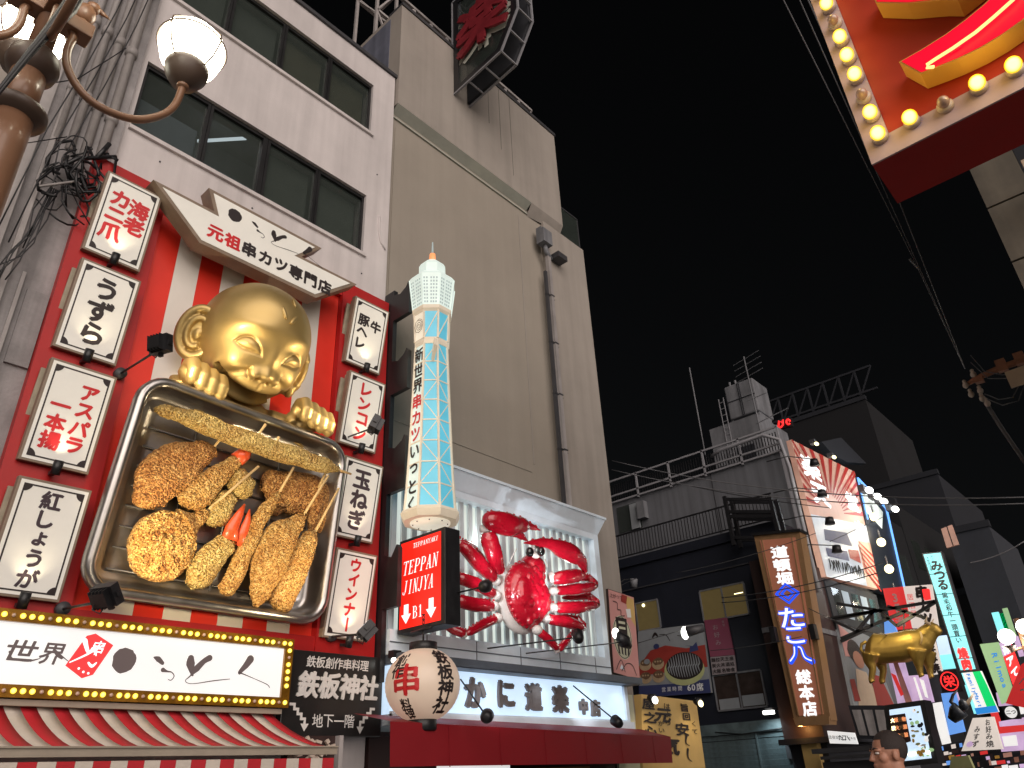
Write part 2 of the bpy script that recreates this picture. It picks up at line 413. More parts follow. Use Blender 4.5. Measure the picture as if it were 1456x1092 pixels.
def glyph(mb, ch, x, z, h, y=-.006, bold=0, th=0, sx=1, slant=0, rot=0, M=None, asc=False):
    """one character centred on x,z with em size h"""
    if ch == ' ' or ch not in GL: return
    mb.mark()
    v, f, bd = GL[ch]
    x0 = min(a for a, b in v); x1 = max(a for a, b in v); z0 = min(b for a, b in v); z1 = max(b for a, b in v)
    mx = (x0+x1)/2; mz = (z0+z1)/2
    if asc: mz = .35
    cr, sr = math.cos(rot), math.sin(rot)
    offs = [(0, 0)]
    if bold: offs += [(bold, bold*.4), (-bold, -bold*.4), (bold*.4, -bold), (-bold*.4, bold)]
    for k, (ox, oz) in enumerate(offs):
        yy = y-.0007*k
        pts = []
        for a, b in v:
            a = (a-mx)*h*sx; b = (b-mz)*h
            a += b*slant
            a, b = a*cr-b*sr, a*sr+b*cr
            pts.append((x+a+ox*h, yy-th, z+b+oz*h))
        n = len(pts)
        if th:
            mb.add(pts+[(p[0], y, p[2]) for p in pts], list(f)+[(a, a+n, b+n, b) for a, b in bd], M)
        else: mb.add(pts, f, M)
def htext(mb, s, x, z, h, width=None, adv=1.0, **k):
    """horizontal line centred on x,z"""
    def aw(ch):
        if ch == ' ': return .45
        if ord(ch) < 128:
            v = GL[ch][0]; return (max(a for a, b in v)-min(a for a, b in v))*k.get('sx', 1)+.09
        return adv
    tot = sum(aw(c) for c in s)*h
    sc_ = (width/tot) if width else 1
    cx = x-tot*sc_/2
    for ch in s:
        a = aw(ch)*h*sc_
        kk = dict(k); 
        if ord(ch) < 128: kk['asc'] = True
        glyph(mb, ch, cx+a/2, z, h, **kk); cx += a
def vtext(mb, s, x, ztop, h, pitch=None, dx=0, **k):
    p = pitch or h*1.05
    for i, ch in enumerate(s):
        kk = dict(k)
        if ch == 'ー': kk['rot'] = math.pi/2
        if ch in 'っょ': kk['_'] = 1; kk.pop('_'); glyph(mb, ch, x+dx*i, ztop-p*(i+.5), h*.95, **kk)
        else: glyph(mb, ch, x+dx*i, ztop-p*(i+.5), h, **kk)
def blob(pts, rs, seg=28, rings=60, flat=1., amp=.03, nf=9., seed=0, fn=Vector((1, 0, 0)), amp2=.012):
    """breaded lump: tube along pts with rounded ends and noisy surface"""
    pts = [Vector(p) for p in pts]; k = len(pts)
    def at(t):
        t = max(0, min(.99999, t))*(k-1); i = int(t); u = t-i
        p0 = pts[max(i-1, 0)]; p1 = pts[i]; p2 = pts[i+1]; p3 = pts[min(i+2, k-1)]
        p = .5*((2*p1)+(p2-p0)*u+(2*p0-5*p1+4*p2-p3)*u*u+(3*p1-p0-3*p2+p3)*u**3)
        us = u*u*(3-2*u)
        return p, rs[i]*(1-us)+rs[i+1]*us
    P = []; Rr = []
    for i in range(rings):
        t = i/(rings-1)
        # cluster towards ends
        tt = .5-.5*math.cos(math.pi*t)
        p, r = at(tt); P.append(p); Rr.append(r)
    mb = MB(); mb.tube(P, Rr, n=seg, cap=True, smooth=True, flat=(fn, flat))
    vv = []
    off = Vector((seed*7.3, seed*3.1, seed*1.7)); ctr = [c for c in P for _ in range(seg)]
    for q, c in zip(mb.v, ctr):
        q = Vector(q); d = q-c; L = d.length
        if L > 1e-6:
            d /= L
            a = mnoise.noise(q*nf*.35+off)*amp+mnoise.noise(q*nf*3.2+off)*amp2+mnoise.noise(q*nf*7+off)*amp2*.8
            q = q+d*a*min(1, L/.03)
        vv.append(tuple(q))
    mb.v = vv
    return mb

def MW(o):
    from mathutils import Euler
    return Matrix.Translation(o.location) @ Euler(o.rotation_euler, 'XYZ').to_matrix().to_4x4()
def LP(o, p): return MW(o).inverted() @ V(p)
def FT(name, label, cat, x, y, z, yaw=0, tilt=0, group=None):      # a thing in the plane of the left facades
    return thing(name, label, cat, (x, y, z), wallrot(yaw, tilt), group)

# ------------------------------------------------------------------ ground and street
MB().quad((-400, -300, 0), (400, -300, 0), (400, 600, 0), (-400, 600, 0)).build('ground', 'asphalt', kind='structure')
MB().quad((-6.5, -40, .004), (6, -40, .004), (6, 120, .004), (-6.5, 120, .004)).build('road', 'pavement', kind='structure')
mb = MB(); mb.box2((-6.7, -40, 0), (-6.5, 17, .12)); mb.build('kerb', 'concrete_grey', kind='structure')

# ------------------------------------------------------------------ building A (restaurant with the striped board)
AY0, AY1, AZ = 2.12, 6.96, 15.47
bA = FT('restaurant_building', 'pinkish grey plaster building with two rows of dark windows above the striped food board', 'building', -9, AY0, 0)
rows = [(10.26, 11.66), (13.33, 14.74)]
wy = [2.20, 3.28, 4.33, 5.36, 6.40]
def P(y, z, d=0): return (y-AY0, d, z)
mb = MB()
def abox(y0, y1, z0, z1, d0=0, d1=.35): mb.box2(P(y0, z0, d0), P(y1, z1, d1))
zz = [0, rows[0][0], rows[0][1], rows[1][0], rows[1][1], AZ]
for i in (0, 2, 4): abox(AY0, AY1, zz[i], zz[i+1])
for r in rows:
    abox(AY0, wy[0], r[0], r[1]); abox(wy[4], AY1, r[0], r[1])
mb.box2(P(AY0, 0, 1.4), P(AY1, AZ-.1, 8)); abox(AY0, AY0+.02, 0, AZ, .35, 1.4); abox(AY1-.2, AY1, 0, AZ, .35, 1.4)
abox(AY0, AY1, AZ-.3, AZ-.02, .35, 1.4); abox(AY0, AY1, 12.2, 12.8, .352, 1.4); abox(AY0, AY1, 9.3, 9.9, .352, 1.4)
mb.build('wall', 'plaster_pink', bA)
MB().box2(P(AY0-.02, AZ-.02, -.05), P(AY1+.04, AZ+.07, .5)).build('roof_coping', 'dark_grey', bA)
for r in rows: MB().box2(P(wy[0]-.02, r[0]-.07, -.05), P(wy[4]+.05, r[0]-.002, .1)).build('sill', 'plaster_pink', bA)
for ri, r in enumerate(rows):
    for k in range(4):
        y0, y1 = wy[k], wy[k+1]
        mb = MB(); t = .05
        d0, d1 = .06, .16
        mb.box2(P(y0+.004, r[0]+.003, d0), P(y1-.004, r[0]+t, d1)); mb.box2(P(y0+.004, r[1]-t-.02, d0), P(y1-.004, r[1]-.003, d1))
        mb.box2(P(y0+.004, r[0]+t, d0+.002), P(y0+t, r[1]-t-.02, d1)); mb.box2(P(y1-t, r[0]+t, d0+.002), P(y1-.004, r[1]-t-.02, d1))
        if k == 1 and ri == 0: mb.box2(P(y1-.10, r[0]+t, d0-.02), P(y1-.05, r[1]-t-.02, d1))
        wf = mb.build('window', 'win_frame', bA)
        MB().box2(P(y0+t, r[0]+t, .11), P(y1-t, r[1]-t-.02, .118)).build('pane', 'glass_dark', wf)
        bm_ = ['blind_blue', 'room_dark', 'blind_green', 'blind_green'][k] if ri == 0 else ['blind_green', 'blind_green', 'blind_warm', 'blind_warm'][k]
        if ri == 0 and k == 0:
            MB().box2(P(y0+t, r[0]+t, .3), P(y1-t, r[1]-.5, .32)).build('blind', 'blind_blue', wf)
        elif ri == 0 and k == 1:
            MB().box2(P(y0+t, r[0]+t, .3), P(y1-t, r[0]+.36, .32)).build('blind', 'blind_blue', wf)
        else: MB().box2(P(y0+t, r[0]+t, .3), P(y1-t, r[1]-t-.02, .32)).build('blind', bm_, wf)
mb = MB(); mb.tube([P(3.55, 11.78, 1.1), P(4.1, 11.78, .45)], .03, 8); mb.build('fluorescent_tube', 'tube_white', bA)
mb = MB()
for a in ((4.2, 9.95), (2.7, 9.9), (4.95, 9.75), (6.4, 9.8), (6.62, 12.35)): mb.tube([P(a[0], a[1], -.012), P(a[0], a[1], .01)], .014, 8)
tag(mb.build('anchor_bolt', 'dark_grey', bA), kind='stuff')
mb = MB(); mb.tube([P(6.72, 11.35, -.01), P(6.73, 11.0, -.01), P(6.78, 10.75, -.01), P(6.9, 10.62, -.01)], .02, 6); mb.build('cable_run', 'plaster_pink', bA)

# drain pipes on the left corner of building A
for i, (y, wd) in enumerate(((1.38, .10), (1.56, .11), (1.74, .12), (1.93, .13))):
    lb = ['leftmost of the four grey drain pipes beside the dark gap', 'second grey drain pipe from the dark gap, nearer the wire tangle', 'third grey drain pipe from the dark gap', 'rightmost grey drain pipe, touching the windowed pink wall'][i]
    p = FT('drain_pipe', lb, 'drain pipe', -8.9, y, 9.3-.06*i, group='grey drain pipes running up the left building corner')
    mb = MB(); mb.tube([(0, 0, 0), (0, 0, 9)], wd/2, 10); mb.build('pipe', 'pipe_grey', p)
    for z in (.9, 2.3, 3.75, 5.2): mb = MB(); mb.tube([(0, 0, z), (0, 0, z+.14)], wd/2+.022, 10); mb.box((0, .06, z+.07), (wd+.08, .05, .05)); mb.build('bracket', 'pipe_grey', p)
# tall slim pier between
pier = FT('concrete_pier', 'slim weathered grey concrete pier between the dark gap and the drain pipes', 'wall', -9, .98, 0)
mb = MB(); mb.box2((.1, -.08, 0), (1.13, .5, 19)); mb.build('pier_wall', 'concrete_grey', pier)
mb = MB(); mb.box2((.1, -.16, 0), (.22, -.081, 19)); mb.box2((.34, -.13, 0), (.40, -.081, 19)); mb.box2((.52, -.12, 0), (.56, -.081, 7.2)); mb.build('pier_trim', 'pipe_grey', pier)
mb = MB(); mb.box2((.62, -.12, 6.0), (.86, -.081, 7.0)); mb.build('cover_plate', 'concrete_grey', pier)
# neighbour left
nb = FT('left_neighbour_building', 'dim beige neighbour building with a balcony at the left edge', 'building', -9.6, -6, 0)
mb = MB(); mb.box2((0, 0, 0), (6.75, 5, 20)); mb.build('wall', 'plaster_beige', nb)
mb = MB(); mb.box2((2, -1.0, 6.5), (6.6, -.002, 6.75)); mb.box2((2, -1.0, 6.752), (6.6, -.92, 7.0)); mb.build('balcony', 'concrete_grey', nb)
MB().box2((4.6, -.06, 7.6), (6.2, -.002, 9.2)).build('window', 'glass_dark', nb)
MB().box2((6.76, .3, 0), (7.0, 5, 20)).build('recess', 'dark_gap', nb)

# tangle of cables
random.seed(3)
tang = FT('cable_tangle', 'tangled bundle of black cables hanging beside the red board top corner', 'cables', -8.75, 1.75, 8.3)
mb = MB()
for k in range(16):
    c = Vector((random.uniform(-.28, .12), random.uniform(-.12, .02), random.uniform(-.1, .75)))
    r1, r2 = random.uniform(.08, .28), random.uniform(.15, .42); a0 = random.uniform(0, 6.3); tl = random.uniform(-.6, .6)
    pts = []
    for j in range(15):
        t = a0+j/14*random.uniform(4.2, 6.0)
        x = math.cos(t)*r1; z = math.sin(t)*r2
        pts.append(c+Vector((x*math.cos(tl)-z*math.sin(tl), .06*math.sin(2*t+k), x*math.sin(tl)+z*math.cos(tl))))
    mb.tube(pts, random.choice((.009, .013, .019)), 5)
for k in range(6):
    x = -.28+k*.02; j = lambda: random.uniform(-.06, .06)
    mb.tube([(x, -.03, .1), (x-.06+j(), -.06, -.35+j()), (x-.12+j(), -.05, -.75+j()), (x-.18+j(), -.04, -1.05+j()), (x-.30+j()*2, -.03, -1.5+j()*3)], .008, 5)
mb.tube([(.32, -.02, 1.05), (.1, -.05, .85), (-.1, -.06, .7), (-.25, -.05, .45)], .028, 6); mb.tube([(.2, -.02, 1.2), (.1, -.05, .85)], .034, 6)
tag(mb.build('cable_loops', 'black_metal', tang), kind='stuff')
mb = MB(); mb.tube([(-.4, -.07, .0), (-.05, -.1, .3)], .016, 6); mb.build('cable_tie', 'pipe_grey', tang)
mb = MB()
random.seed(11)
for k in range(3):
    x = .0-.15*k
    mb.tube([(x-.35, -.02, -.9), (x-.22, -.05, .9), (x-.05, -.04, 2.2), (x+.1, -.03, 3.6), (x+.2, -.03, 5)], .009, 5)
mb.tube([(-.3, -.1, .9), (-.9, -.2, .2), (-1.1, -.2, 1.0), (-.4, -.1, 1.9), (.05, -.05, 3)], .008, 5)
tag(mb.build('thin_wire', 'black_metal', tang), kind='stuff')

# ------------------------------------------------------------------ red board with stripes
RB = FT('striped_sign_board', 'large red board with red and white vertical stripes behind the golden baby', 'sign board', -8.98, 1.85, 3.3)
def PB(y, z, d=0): return (y-1.85, d, z-3.3)
mb = MB(); mb.box2(PB(1.87, 3.3, -.05), PB(6.86, 9.25, -.02)); mb.build('back_panel', 'red_board', RB)
fr = MB(); fr.box2(PB(1.85, 3.2, -.20), PB(2.84, 9.27, -.051)); fr.box2(PB(5.9, 3.2, -.20), PB(6.88, 9.27, -.051))
fr.box2(PB(2.842, 3.2, -.17), PB(5.898, 3.43, -.051)); fr.box2(PB(2.842, 8.98, -.17), PB(5.898, 9.27, -.051)); fr.build('frame', 'red_board', RB)
for i in range(9):
    y = 2.845+i*.339
    MB().box2(PB(y+.001, 3.432, -.085), PB(y+.338, 8.978, -.0505)).build('stripe', 'red_stripe' if i % 2 == 0 else 'white_stripe', RB)

MENU = [  # name, y, z, columns (list of text), colour, label
 (2.336, 8.297, ['海老', 'カニ爪'], 'ink_red', 'top left menu board with red lettering in two columns beside the zigzag sign'),
 (2.325, 6.868, ['うずら'], 'ink', 'second left menu board with three black kana beside the tray arm light'),
 (2.312, 5.452, ['アスパラ', '一本揚'], 'ink_red', 'third left menu board with red asparagus lettering left of the tray'),
 (2.330, 4.038, ['紅しょうが'], 'ink_purple', 'bottom left menu board with five dark characters above the bulb sign'),
 (6.324, 8.266, ['牛', '豚ヘレ'], 'ink', 'top right menu board with black lettering nearest the pink wall corner'),
 (6.313, 6.839, ['レンコン'], 'ink_red', 'second right menu board with four red katakana characters beside the golden hand'),
 (6.336, 5.396, ['玉ねぎ'], 'ink_purple', 'third right menu board with three dark characters beside the tray rim'),
 (6.293, 3.999, ['ウインナー'], 'ink_red', 'bottom right menu board with red katakana characters beside the tray lower corner'),
]
for i, (y, z, cols, ink, lb) in enumerate(MENU):
    left = i < 4; wd, hg = .715, 1.19
    t = FT('menu_board', lb, 'menu board', -8.6, y, z, 0, 9.5, 'menu boards in two columns on the red board')
    t.location = (-8.6, y, z)
    mb = MB(); mb.box2((-wd/2, 0, -hg/2), (wd/2, .10, hg/2)); mb.build('box', 'sign_frame', t, bevel=.006)
    mb = MB(); mb.box2((-wd/2+.03, .102, -hg/2+.02), (wd/2-.02, .17, hg/2-.04)); mb.box2((-wd/2-.03, .171, -hg/2+.1), (wd/2-.1, .20, hg/2-.1)); mb.build('mounting_frame', 'sign_side', t)
    MB().box2((-wd/2+.028, -.004, -hg/2+.028), (wd/2-.028, -.0005, hg/2-.028)).build('panel', 'menu_white_glow', t)
    mb = MB(); m_ = .062; q = .016; a, b = wd/2-m_, hg/2-m_; y_ = -.0075
    mb.box2((-a, y_, -b), (a, y_+.003, -b+q)); mb.box2((-a, y_, b-q), (a, y_+.003, b)); mb.box2((-a, y_+.0002, -b+q), (-a+q, y_+.003, b-q)); mb.box2((a-q, y_+.0002, -b+q), (a, y_+.003, b-q))
    for sx in (-1, 1):
        for sz in (-1, 1):
            pts = [(sx*a, y_-.0008, sz*b)]+[(sx*(a-.085*math.cos(k/6*math.pi/2)), y_-.0008, sz*(b-.085*math.sin(k/6*math.pi/2))) for k in range(7)]
            if sx*sz > 0: pts = pts[::-1]
            mb.add(pts, [tuple(range(len(pts)))])
    mb.build('border', 'ink', t)
    mb = MB()
    if len(cols) == 1:
        s = cols[0]; n = len(s); h = {3: .31, 4: .25, 5: .20}[n]; pitch = {3: .30, 4: .245, 5: .20}[n]
        vtext(mb, s, 0, n*pitch/2, h, pitch, y=-.006, bold=.042, sx=1.06)
    else:
        h = .20; pitch = .215
        for ci, s in enumerate(cols):
            n = len(s); x = .125 if ci == 0 else -.125
            if i == 2: top = .40 if ci == 0 else .19; h2, p2 = .19, .205
            elif i == 0: top = .36 if ci == 0 else .40; h2, p2 = .24, .25
            else: top = .30 if ci == 0 else .33; h2, p2 = .20, .21
            vtext(mb, s, x, top, h2*1.08, p2, y=-.006, bold=.045, sx=1.06)
    mb.build('lettering', ink, t)
    # small spot lamp under each board
    s = MB(); s.tube([(0, -.11, -hg/2-.10), (0, -.13, -hg/2+.055)], .05, 14); s.box((0, -.02, -hg/2-.07), (.05, .14, .04)); s.build('lamp_housing', 'black_metal', t)
    spot('board_light', t, (0, -.135, -hg/2+.065), (0, -.012, .05), 9, (1, .86, .58), 95, .9, .03)

# ------------------------------------------------------------------ zigzag name sign
ZG = FT('zigzag_name_sign', 'brown edged white zigzag sign with shop lettering above the golden baby head', 'sign', -8.4, 2.51, 8.34)
poly = [(2.49, 8.985), (3.37, 8.975), (3.23, 9.33), (5.16, 9.32), (4.82, 8.965), (5.88, 8.97), (5.14, 8.34), (3.25, 8.34)]
def offset(poly, d):
    n = len(poly); out = []
    a = sum(poly[i][0]*poly[(i+1) % n][1]-poly[(i+1) % n][0]*poly[i][1] for i in range(n)); sg = 1 if a > 0 else -1
    for i in range(n):
        p0, p1, p2 = Vector(poly[i-1]), Vector(poly[i]), Vector(poly[(i+1) % n])
        d1 = (p1-p0).normalized(); d2 = (p2-p1).normalized()
        n1 = Vector((-d1.y, d1.x))*sg; n2 = Vector((-d2.y, d2.x))*sg
        b = (n1+n2); b = b.normalized(); c = max(b.dot(n1), .38)
        out.append(tuple(p1+b*d/c))
    return out
pl = [(a-2.51, b-8.34) for a, b in poly]
MB().prism(pl, -.02, .22).build('box', 'sign_frame', ZG)
MB().prism(offset(pl, .055), -.028, -.021).build('panel', 'menu_white_glow', ZG)
mb = MB(); q = [(2.51, .1)]
cx0 = 0
mb2 = MB()
for k, ch in enumerate('元祖串カツ専門店'):
    tgt = mb2 if k < 2 else mb
    glyph(tgt, ch, .93+k*.262, .27-.0*k, .25, y=-.03, bold=.045)
mb2.build('lettering', 'ink_red', ZG); mb.build('lettering', 'ink', ZG)
def logo(mb, x, z, s, y):
    M = Matrix.Translation((x, 0, z)) @ Matrix.Diagonal((s, 1, s, 1))
    random.seed(5); mb.mark()
    n = 26; pts = [(math.cos(2*math.pi*j/n)*(.5+random.uniform(-.03, .03)), y, math.sin(2*math.pi*j/n)*(.52+random.uniform(-.03, .03))) for j in range(n)]
    mb.add(pts, [tuple(range(n))], M)
    mb.brush([(1.25, .22), (1.45, .16), (1.68, -.0)], [.05, .24, .16], y, M)
    mb.brush([(1.75, -.28), (1.95, -.33), (2.15, -.35), (2.3, -.50), (2.2, -.68), (2.05, -.66)], [.2, .08, .05, .045, .04, .03], y, M)
    mb.brush([(2.95, .30), (2.98, .05), (3.15, -.42)], [.30, .42, .10], y, M)
    mb.brush([(3.85, .38), (3.6, .22), (3.3, -.12), (3.05, -.45), (2.85, -.68), (3.2, -.78), (4.2, -.60), (5.0, -.48)], [.28, .24, .30, .06, .03, .03, .05, .03], y-.002, M)
    mb.brush([(5.95, .48), (5.75, .18), (5.45, -.18), (5.6, -.2), (6.3, -.4), (7.0, -.62), (7.15, -.75)], [.38, .30, .16, .06, .03, .04, .04], y, M)
mb = MB(); logo(mb, 1.16, .74, .215, -.03); mb.build('lettering', 'ink', ZG)

# ------------------------------------------------------------------ bulb sign
BY0, BY1 = -.2, 5.42
BS = FT('bulb_sign', 'long white lit sign edged with yellow bulbs below the striped board', 'sign', -8.6, BY0, 2.5)
def Q(y, z, d=0): return (y-BY0, d, z-2.5)
MB().box2(Q(BY0, 2.515, .0), Q(BY1, 3.31, .36)).build('box', 'dark_grey', BS)
fr = MB(); zt, zb, b = 3.31, 2.515, .115
fr.box2(Q(BY0, zt-b, -.06), Q(BY1, zt, -.001)); fr.box2(Q(BY0, zb, -.06), Q(BY1, zb+b, -.001)); fr.box2(Q(BY1-b, zb+b, -.059), Q(BY1, zt-b, -.001)); 
fr.build('frame', 'bulb_frame', BS)
MB().box2(Q(BY0, zb+b+.003, -.03), Q(BY1-b-.003, zt-b-.003, -.002)).build('lit_panel', 'sign_white', BS)
bulbm = MB(); bulbm.ell((0, 0, 0), (.028, .026, .028), n=10, m=7); bulbm = bulbm.mesh('bulb'); bulbm.materials.append(MATS['bulb_lit'])
deadm = bulbm.copy(); deadm.materials.clear(); deadm.materials.append(MATS['bulb_dead'])
def bulb(par, loc, on=True, sc_=1):
    o = bpy.data.objects.new('bulb', bulbm if on else deadm); COL.objects.link(o); o.parent = par; o.location = loc
    s = sc_ if on else sc_*.7; o.scale = (s, s, s); return o
for z, ph in ((zt-b/2, 1), (zb+b/2, 2)):
    k = 0; y = BY1-b/2
    while y > 1.2:
        on = (k+ph) % 4 != 3
        bulb(BS, Q(y, z, -.068), on); y -= .0815; k += 1
for k in range(1, 7): bulb(BS, Q(BY1-b/2, zt-b/2-k*.082, -.068), k != 2)
mb = MB()
# 世界 brush lettering
glyph(mb, '新', 1.98-BY0, .42, .30, y=-.034, bold=.006, slant=.1); glyph(mb, '世', 2.42-BY0, .44, .22, y=-.034, bold=.02, slant=.22, sx=1.35); mb.brush([(2.32-BY0, .42), (2.36-BY0, .36), (2.5-BY0, .35), (2.6-BY0, .38)], [.02, .012, .02, .006], y=-.036); glyph(mb, '界', 2.70-BY0, .43, .22, y=-.034, bold=.018, slant=.18, sx=1.1); mb.brush([(2.72-BY0, .46), (2.78-BY0, .42), (2.86-BY0, .37)], [.02, .014, .006], y=-.036)
logo(mb, 3.40-BY0, .42, .245, -.034)
mb.build('lettering', 'logo_dark', BS)
mb = MB(); random.seed(2)
sp = [(2.84, 2.83), (3.02, 2.72), (3.12, 2.76), (3.26, 3.06), (3.06, 3.16), (2.98, 3.13)]
sp = [(a-BY0, c-2.5) for a, c in sp]
mb.prism([(a, c) for a, c in sp], -.0335, -.0305); mb.build('red_seal', 'logo_red', BS)
mb = MB(); mb.brush([(2.87-BY0, .36), (3.02-BY0, .45), (3.17-BY0, .56)], [.01, .02, .012], -.036); mb.brush([(2.97-BY0, .58), (3.03-BY0, .47), (3.08-BY0, .52), (3.11-BY0, .44)], [.05, .03, .03, .01], -.0375)
glyph(mb, '串', 3.11-BY0, .52, .15, y=-.039, bold=.01, slant=.3); mb.brush([(3.05-BY0, .37), (3.09-BY0, .34), (3.13-BY0, .38)], [.02, .03, .01], -.0375)
for a, c in ((2.97, .31), (3.02, .28), (3.07, .27)): mb.disc(a-BY0, c, .012, -.0375)
mb.build('seal_character', 'txt_white', BS)
MB().box2(Q(BY0, 2.45, -.02), Q(BY1-.06, 2.505, .3)).build('ledge', 'awn_rim', BS)

# ------------------------------------------------------------------ striped awning
AW = FT('striped_awning', 'curved red and white striped awning at the bottom left under the bulb sign', 'awning', -8.7, -.2, 1.6)
n_st = 36; y0 = .4; y1w = 5.28; prof = []
for k in range(9):
    t = k/8*math.pi/2
    u = k/8; prof.append((.86*u**1.22, 2.47-.43*(1-(1-u)**1.35)))          # steep at the wall, flaring outwards
def awp(y, k): o, z = prof[k]; yy = y; return (yy+.2, -o, z-1.6)
st = (y1w-y0)/34
def flare(y, k): return y+(y-3.0)*.0
for i in range(34):
    ya, yb = y0+i*st, y0+(i+1)*st
    ext = .34
    mb = MB(); vs = []
    for k in range(9):
        f = 1+ (k/8)*.066
        ca = y0+(ya-y0)*f; cb = y0+(yb-y0)*f
        vs += [awp(ca+.0004, k), awp(cb-.0004, k)]
    mb.add(vs, [(2*k, 2*k+1, 2*k+3, 2*k+2) for k in range(8)], smooth=True); 
    o = mb.build('awning_stripe', 'awn_red' if i % 2 else 'awn_white', AW)
    so_ = o.modifiers.new('s', 'SOLIDIFY'); so_.thickness = .006
    f = 1.066; ca = y0+(ya-y0)*f; cb = y0+(yb-y0)*f
    MB().box2((ca+.2+.001, -.90, .03), (cb+.2-.001, -.895, .335)).build('valance_strip', 'awn_red' if i % 2 else 'awn_white', AW)
mb = MB(); mb.box2((y0+.2, -.93, .37), (y1w+.2+.34, -.865, .44)); mb.box2((y0+.2, -.95, .44), (y1w+.2+.34, -.9, .455)); mb.build('rim', 'awn_rim', AW)
mb = MB()
vs = [awp(y1w*1+.0, 0)]+[awp(y0+(y1w-y0)*(1+k/8*.066), k) for k in range(1, 9)]+[(y1w+.2+.3, 0, .44)]
mb.add(vs, [tuple(range(len(vs)))]); mb.build('end_panel', 'awn_white', AW)

# ------------------------------------------------------------------ black sign beside it
TK = FT('black_shop_sign', 'black square signboard with silver lettering and stair arrows by the round lantern', 'sign', -8.72, 5.44, 2.2)
MB().box2((.0, .0, .02), (1.56, .12, 1.03)).build('panel', 'teki_black', TK, bevel=.01)
mb = MB(); htext(mb, '鉄板創作串料理', .80, .90, .15, width=1.0, bold=.015, y=-.004, slant=.1)
htext(mb, '鉄板神社', .83, .62, .33, width=1.28, bold=.035, y=-.004, th=.02, slant=.12); htext(mb, '地下一階', .78, .2, .17, width=.66, bold=.008, y=-.004)
mb.build('lettering', 'silver_letter', TK)
mb = MB()
def stair(x, z, dx):
    p = [(x, z)]
    for k in range(4): p += [(p[-1][0]+dx*.055, p[-1][1]), (p[-1][0]+dx*.055, p[-1][1]-.055)]
    for a, c in zip(p[:-1], p[1:]): mb.box(((a[0]+c[0])/2, -.006-.0003*p.index(a), (a[1]+c[1])/2), (abs(a[0]-c[0])+.032, .004, abs(a[1]-c[1])+.032))
    e = p[-1]; mb.box((e[0], -.008, e[1]), (.02, .004, .06)); mb.add([(e[0]-.06, -.012, e[1]), (e[0], -.012, e[1]-.09), (e[0]+.06, -.012, e[1])], [(0, 1, 2)])
for a_ in ((.12, .38, 1), (1.42, .36, -1)): mb = MB(); stair(*a_); mb.build('stair_arrow', 'silver_letter', TK)
# old porcelain figures / decoration under sign
DC = FT('shop_corner_decor', 'pale crumpled carved decoration panel under the black signboard', 'decoration', -8.6, 5.5, 1.2)
random.seed(9); mb = MB()
for k in range(90): 
    c = Vector((random.uniform(.0, .62), random.uniform(-.06, 0), random.uniform(0, .98)))
    mb.box(c, (random.uniform(.03, .12), .04, random.uniform(.02, .07)), rot=Matrix.Rotation(random.uniform(-1, 1), 3, 'Y'))
tag(mb.build('carving', 'porcelain', DC), kind='stuff')
MB().box2((-.02, .03, -.1), (.7, .1, 1.02)).build('backing', 'brown_wall', DC)
MB().box2((.7, -.06, -.1), (.76, .1, 1.02)).build('edge_strip', 'pipe_grey', DC)

# ------------------------------------------------------------------ steel tray
TR = FT('steel_tray', 'huge stainless steel tray held by the golden baby and full of breaded skewers', 'tray', -8.28, 4.30, 4.756, 2.5, 8.5)
def onpl(o, px, py, d=0):
    """point of the local plane y=d of thing o seen at a pixel of the photograph's own geometry"""
    Mi = MW(o).inverted(); a = Mi @ V(CAM); b = Mi @ V(CAM+ray(px, py)); t = (d-a.y)/(b.y-a.y); return a+(b-a)*t
tl, tr_, br_, bl = [onpl(TR, *p) for p in ((207, 524), (497, 633), (463, 892), (106, 843))]
def rrect(u, cor, n=7):
    """closed loop inset by u in a rounded quad"""
    out = []; P4 = [tl, tr_, br_, bl]; c = (tl+tr_+br_+bl)/4
    L = []
    for i in range(4):
        p0, p1, p2 = P4[i-1], P4[i], P4[(i+1) % 4]
        d1 = (p1-p0).normalized(); d2 = (p2-p1).normalized(); n1 = Vector((d1.z, 0, -d1.x)); n2 = Vector((d2.z, 0, -d2.x))
        if n1.dot(c-p1) < 0: n1 = -n1
        if n2.dot(c-p1) < 0: n2 = -n2
        b = (n1+n2).normalized(); q = p1+b*u/b.dot(n1)
        L.append((q, d1, d2, n1, n2))
    for q, d1, d2, n1, n2 in L:
        r = max(cor-u, .05)
        c0 = q+n1*r+n2*r*0
        ctr = q + (n1+n2)/((n1+n2).length)*r/((n1+n2).normalized().dot(n1))
        a0 = math.atan2((-n1).z, (-n1).x); a1 = math.atan2((-n2).z, (-n2).x)
        while a1 > a0: a1 -= 2*math.pi
        if a0-a1 > math.pi: a1 += 2*math.pi
        for k in range(n): a = a0+(a1-a0)*k/(n-1); out.append(Vector((ctr.x+r*math.cos(a), 0, ctr.z+r*math.sin(a))))
    return out
prof = [(.03, .16), (.0, .10), (-.004, .03), (.02, -.015), (.06, -.03), (.10, -.02), (.125, .03), (.15, .16), (.175, .25), (.23, .285), (.27, .275), (.29, .30), (.40, .305)]
mb = MB(); loops = [[Vector((p.x, d, p.z)) for p in rrect(u, .36)] for u, d in prof]; N = len(loops[0])
vs = [p for l in loops for p in l]; fs = [(i*N+j, i*N+(j+1) % N, (i+1)*N+(j+1) % N, (i+1)*N+j) for i in range(len(loops)-1) for j in range(N)]
fs.append(tuple((len(loops)-1)*N+j for j in range(N)))
mb.add(vs, fs, smooth=True); mb.build('tray_body', 'steel', TR)
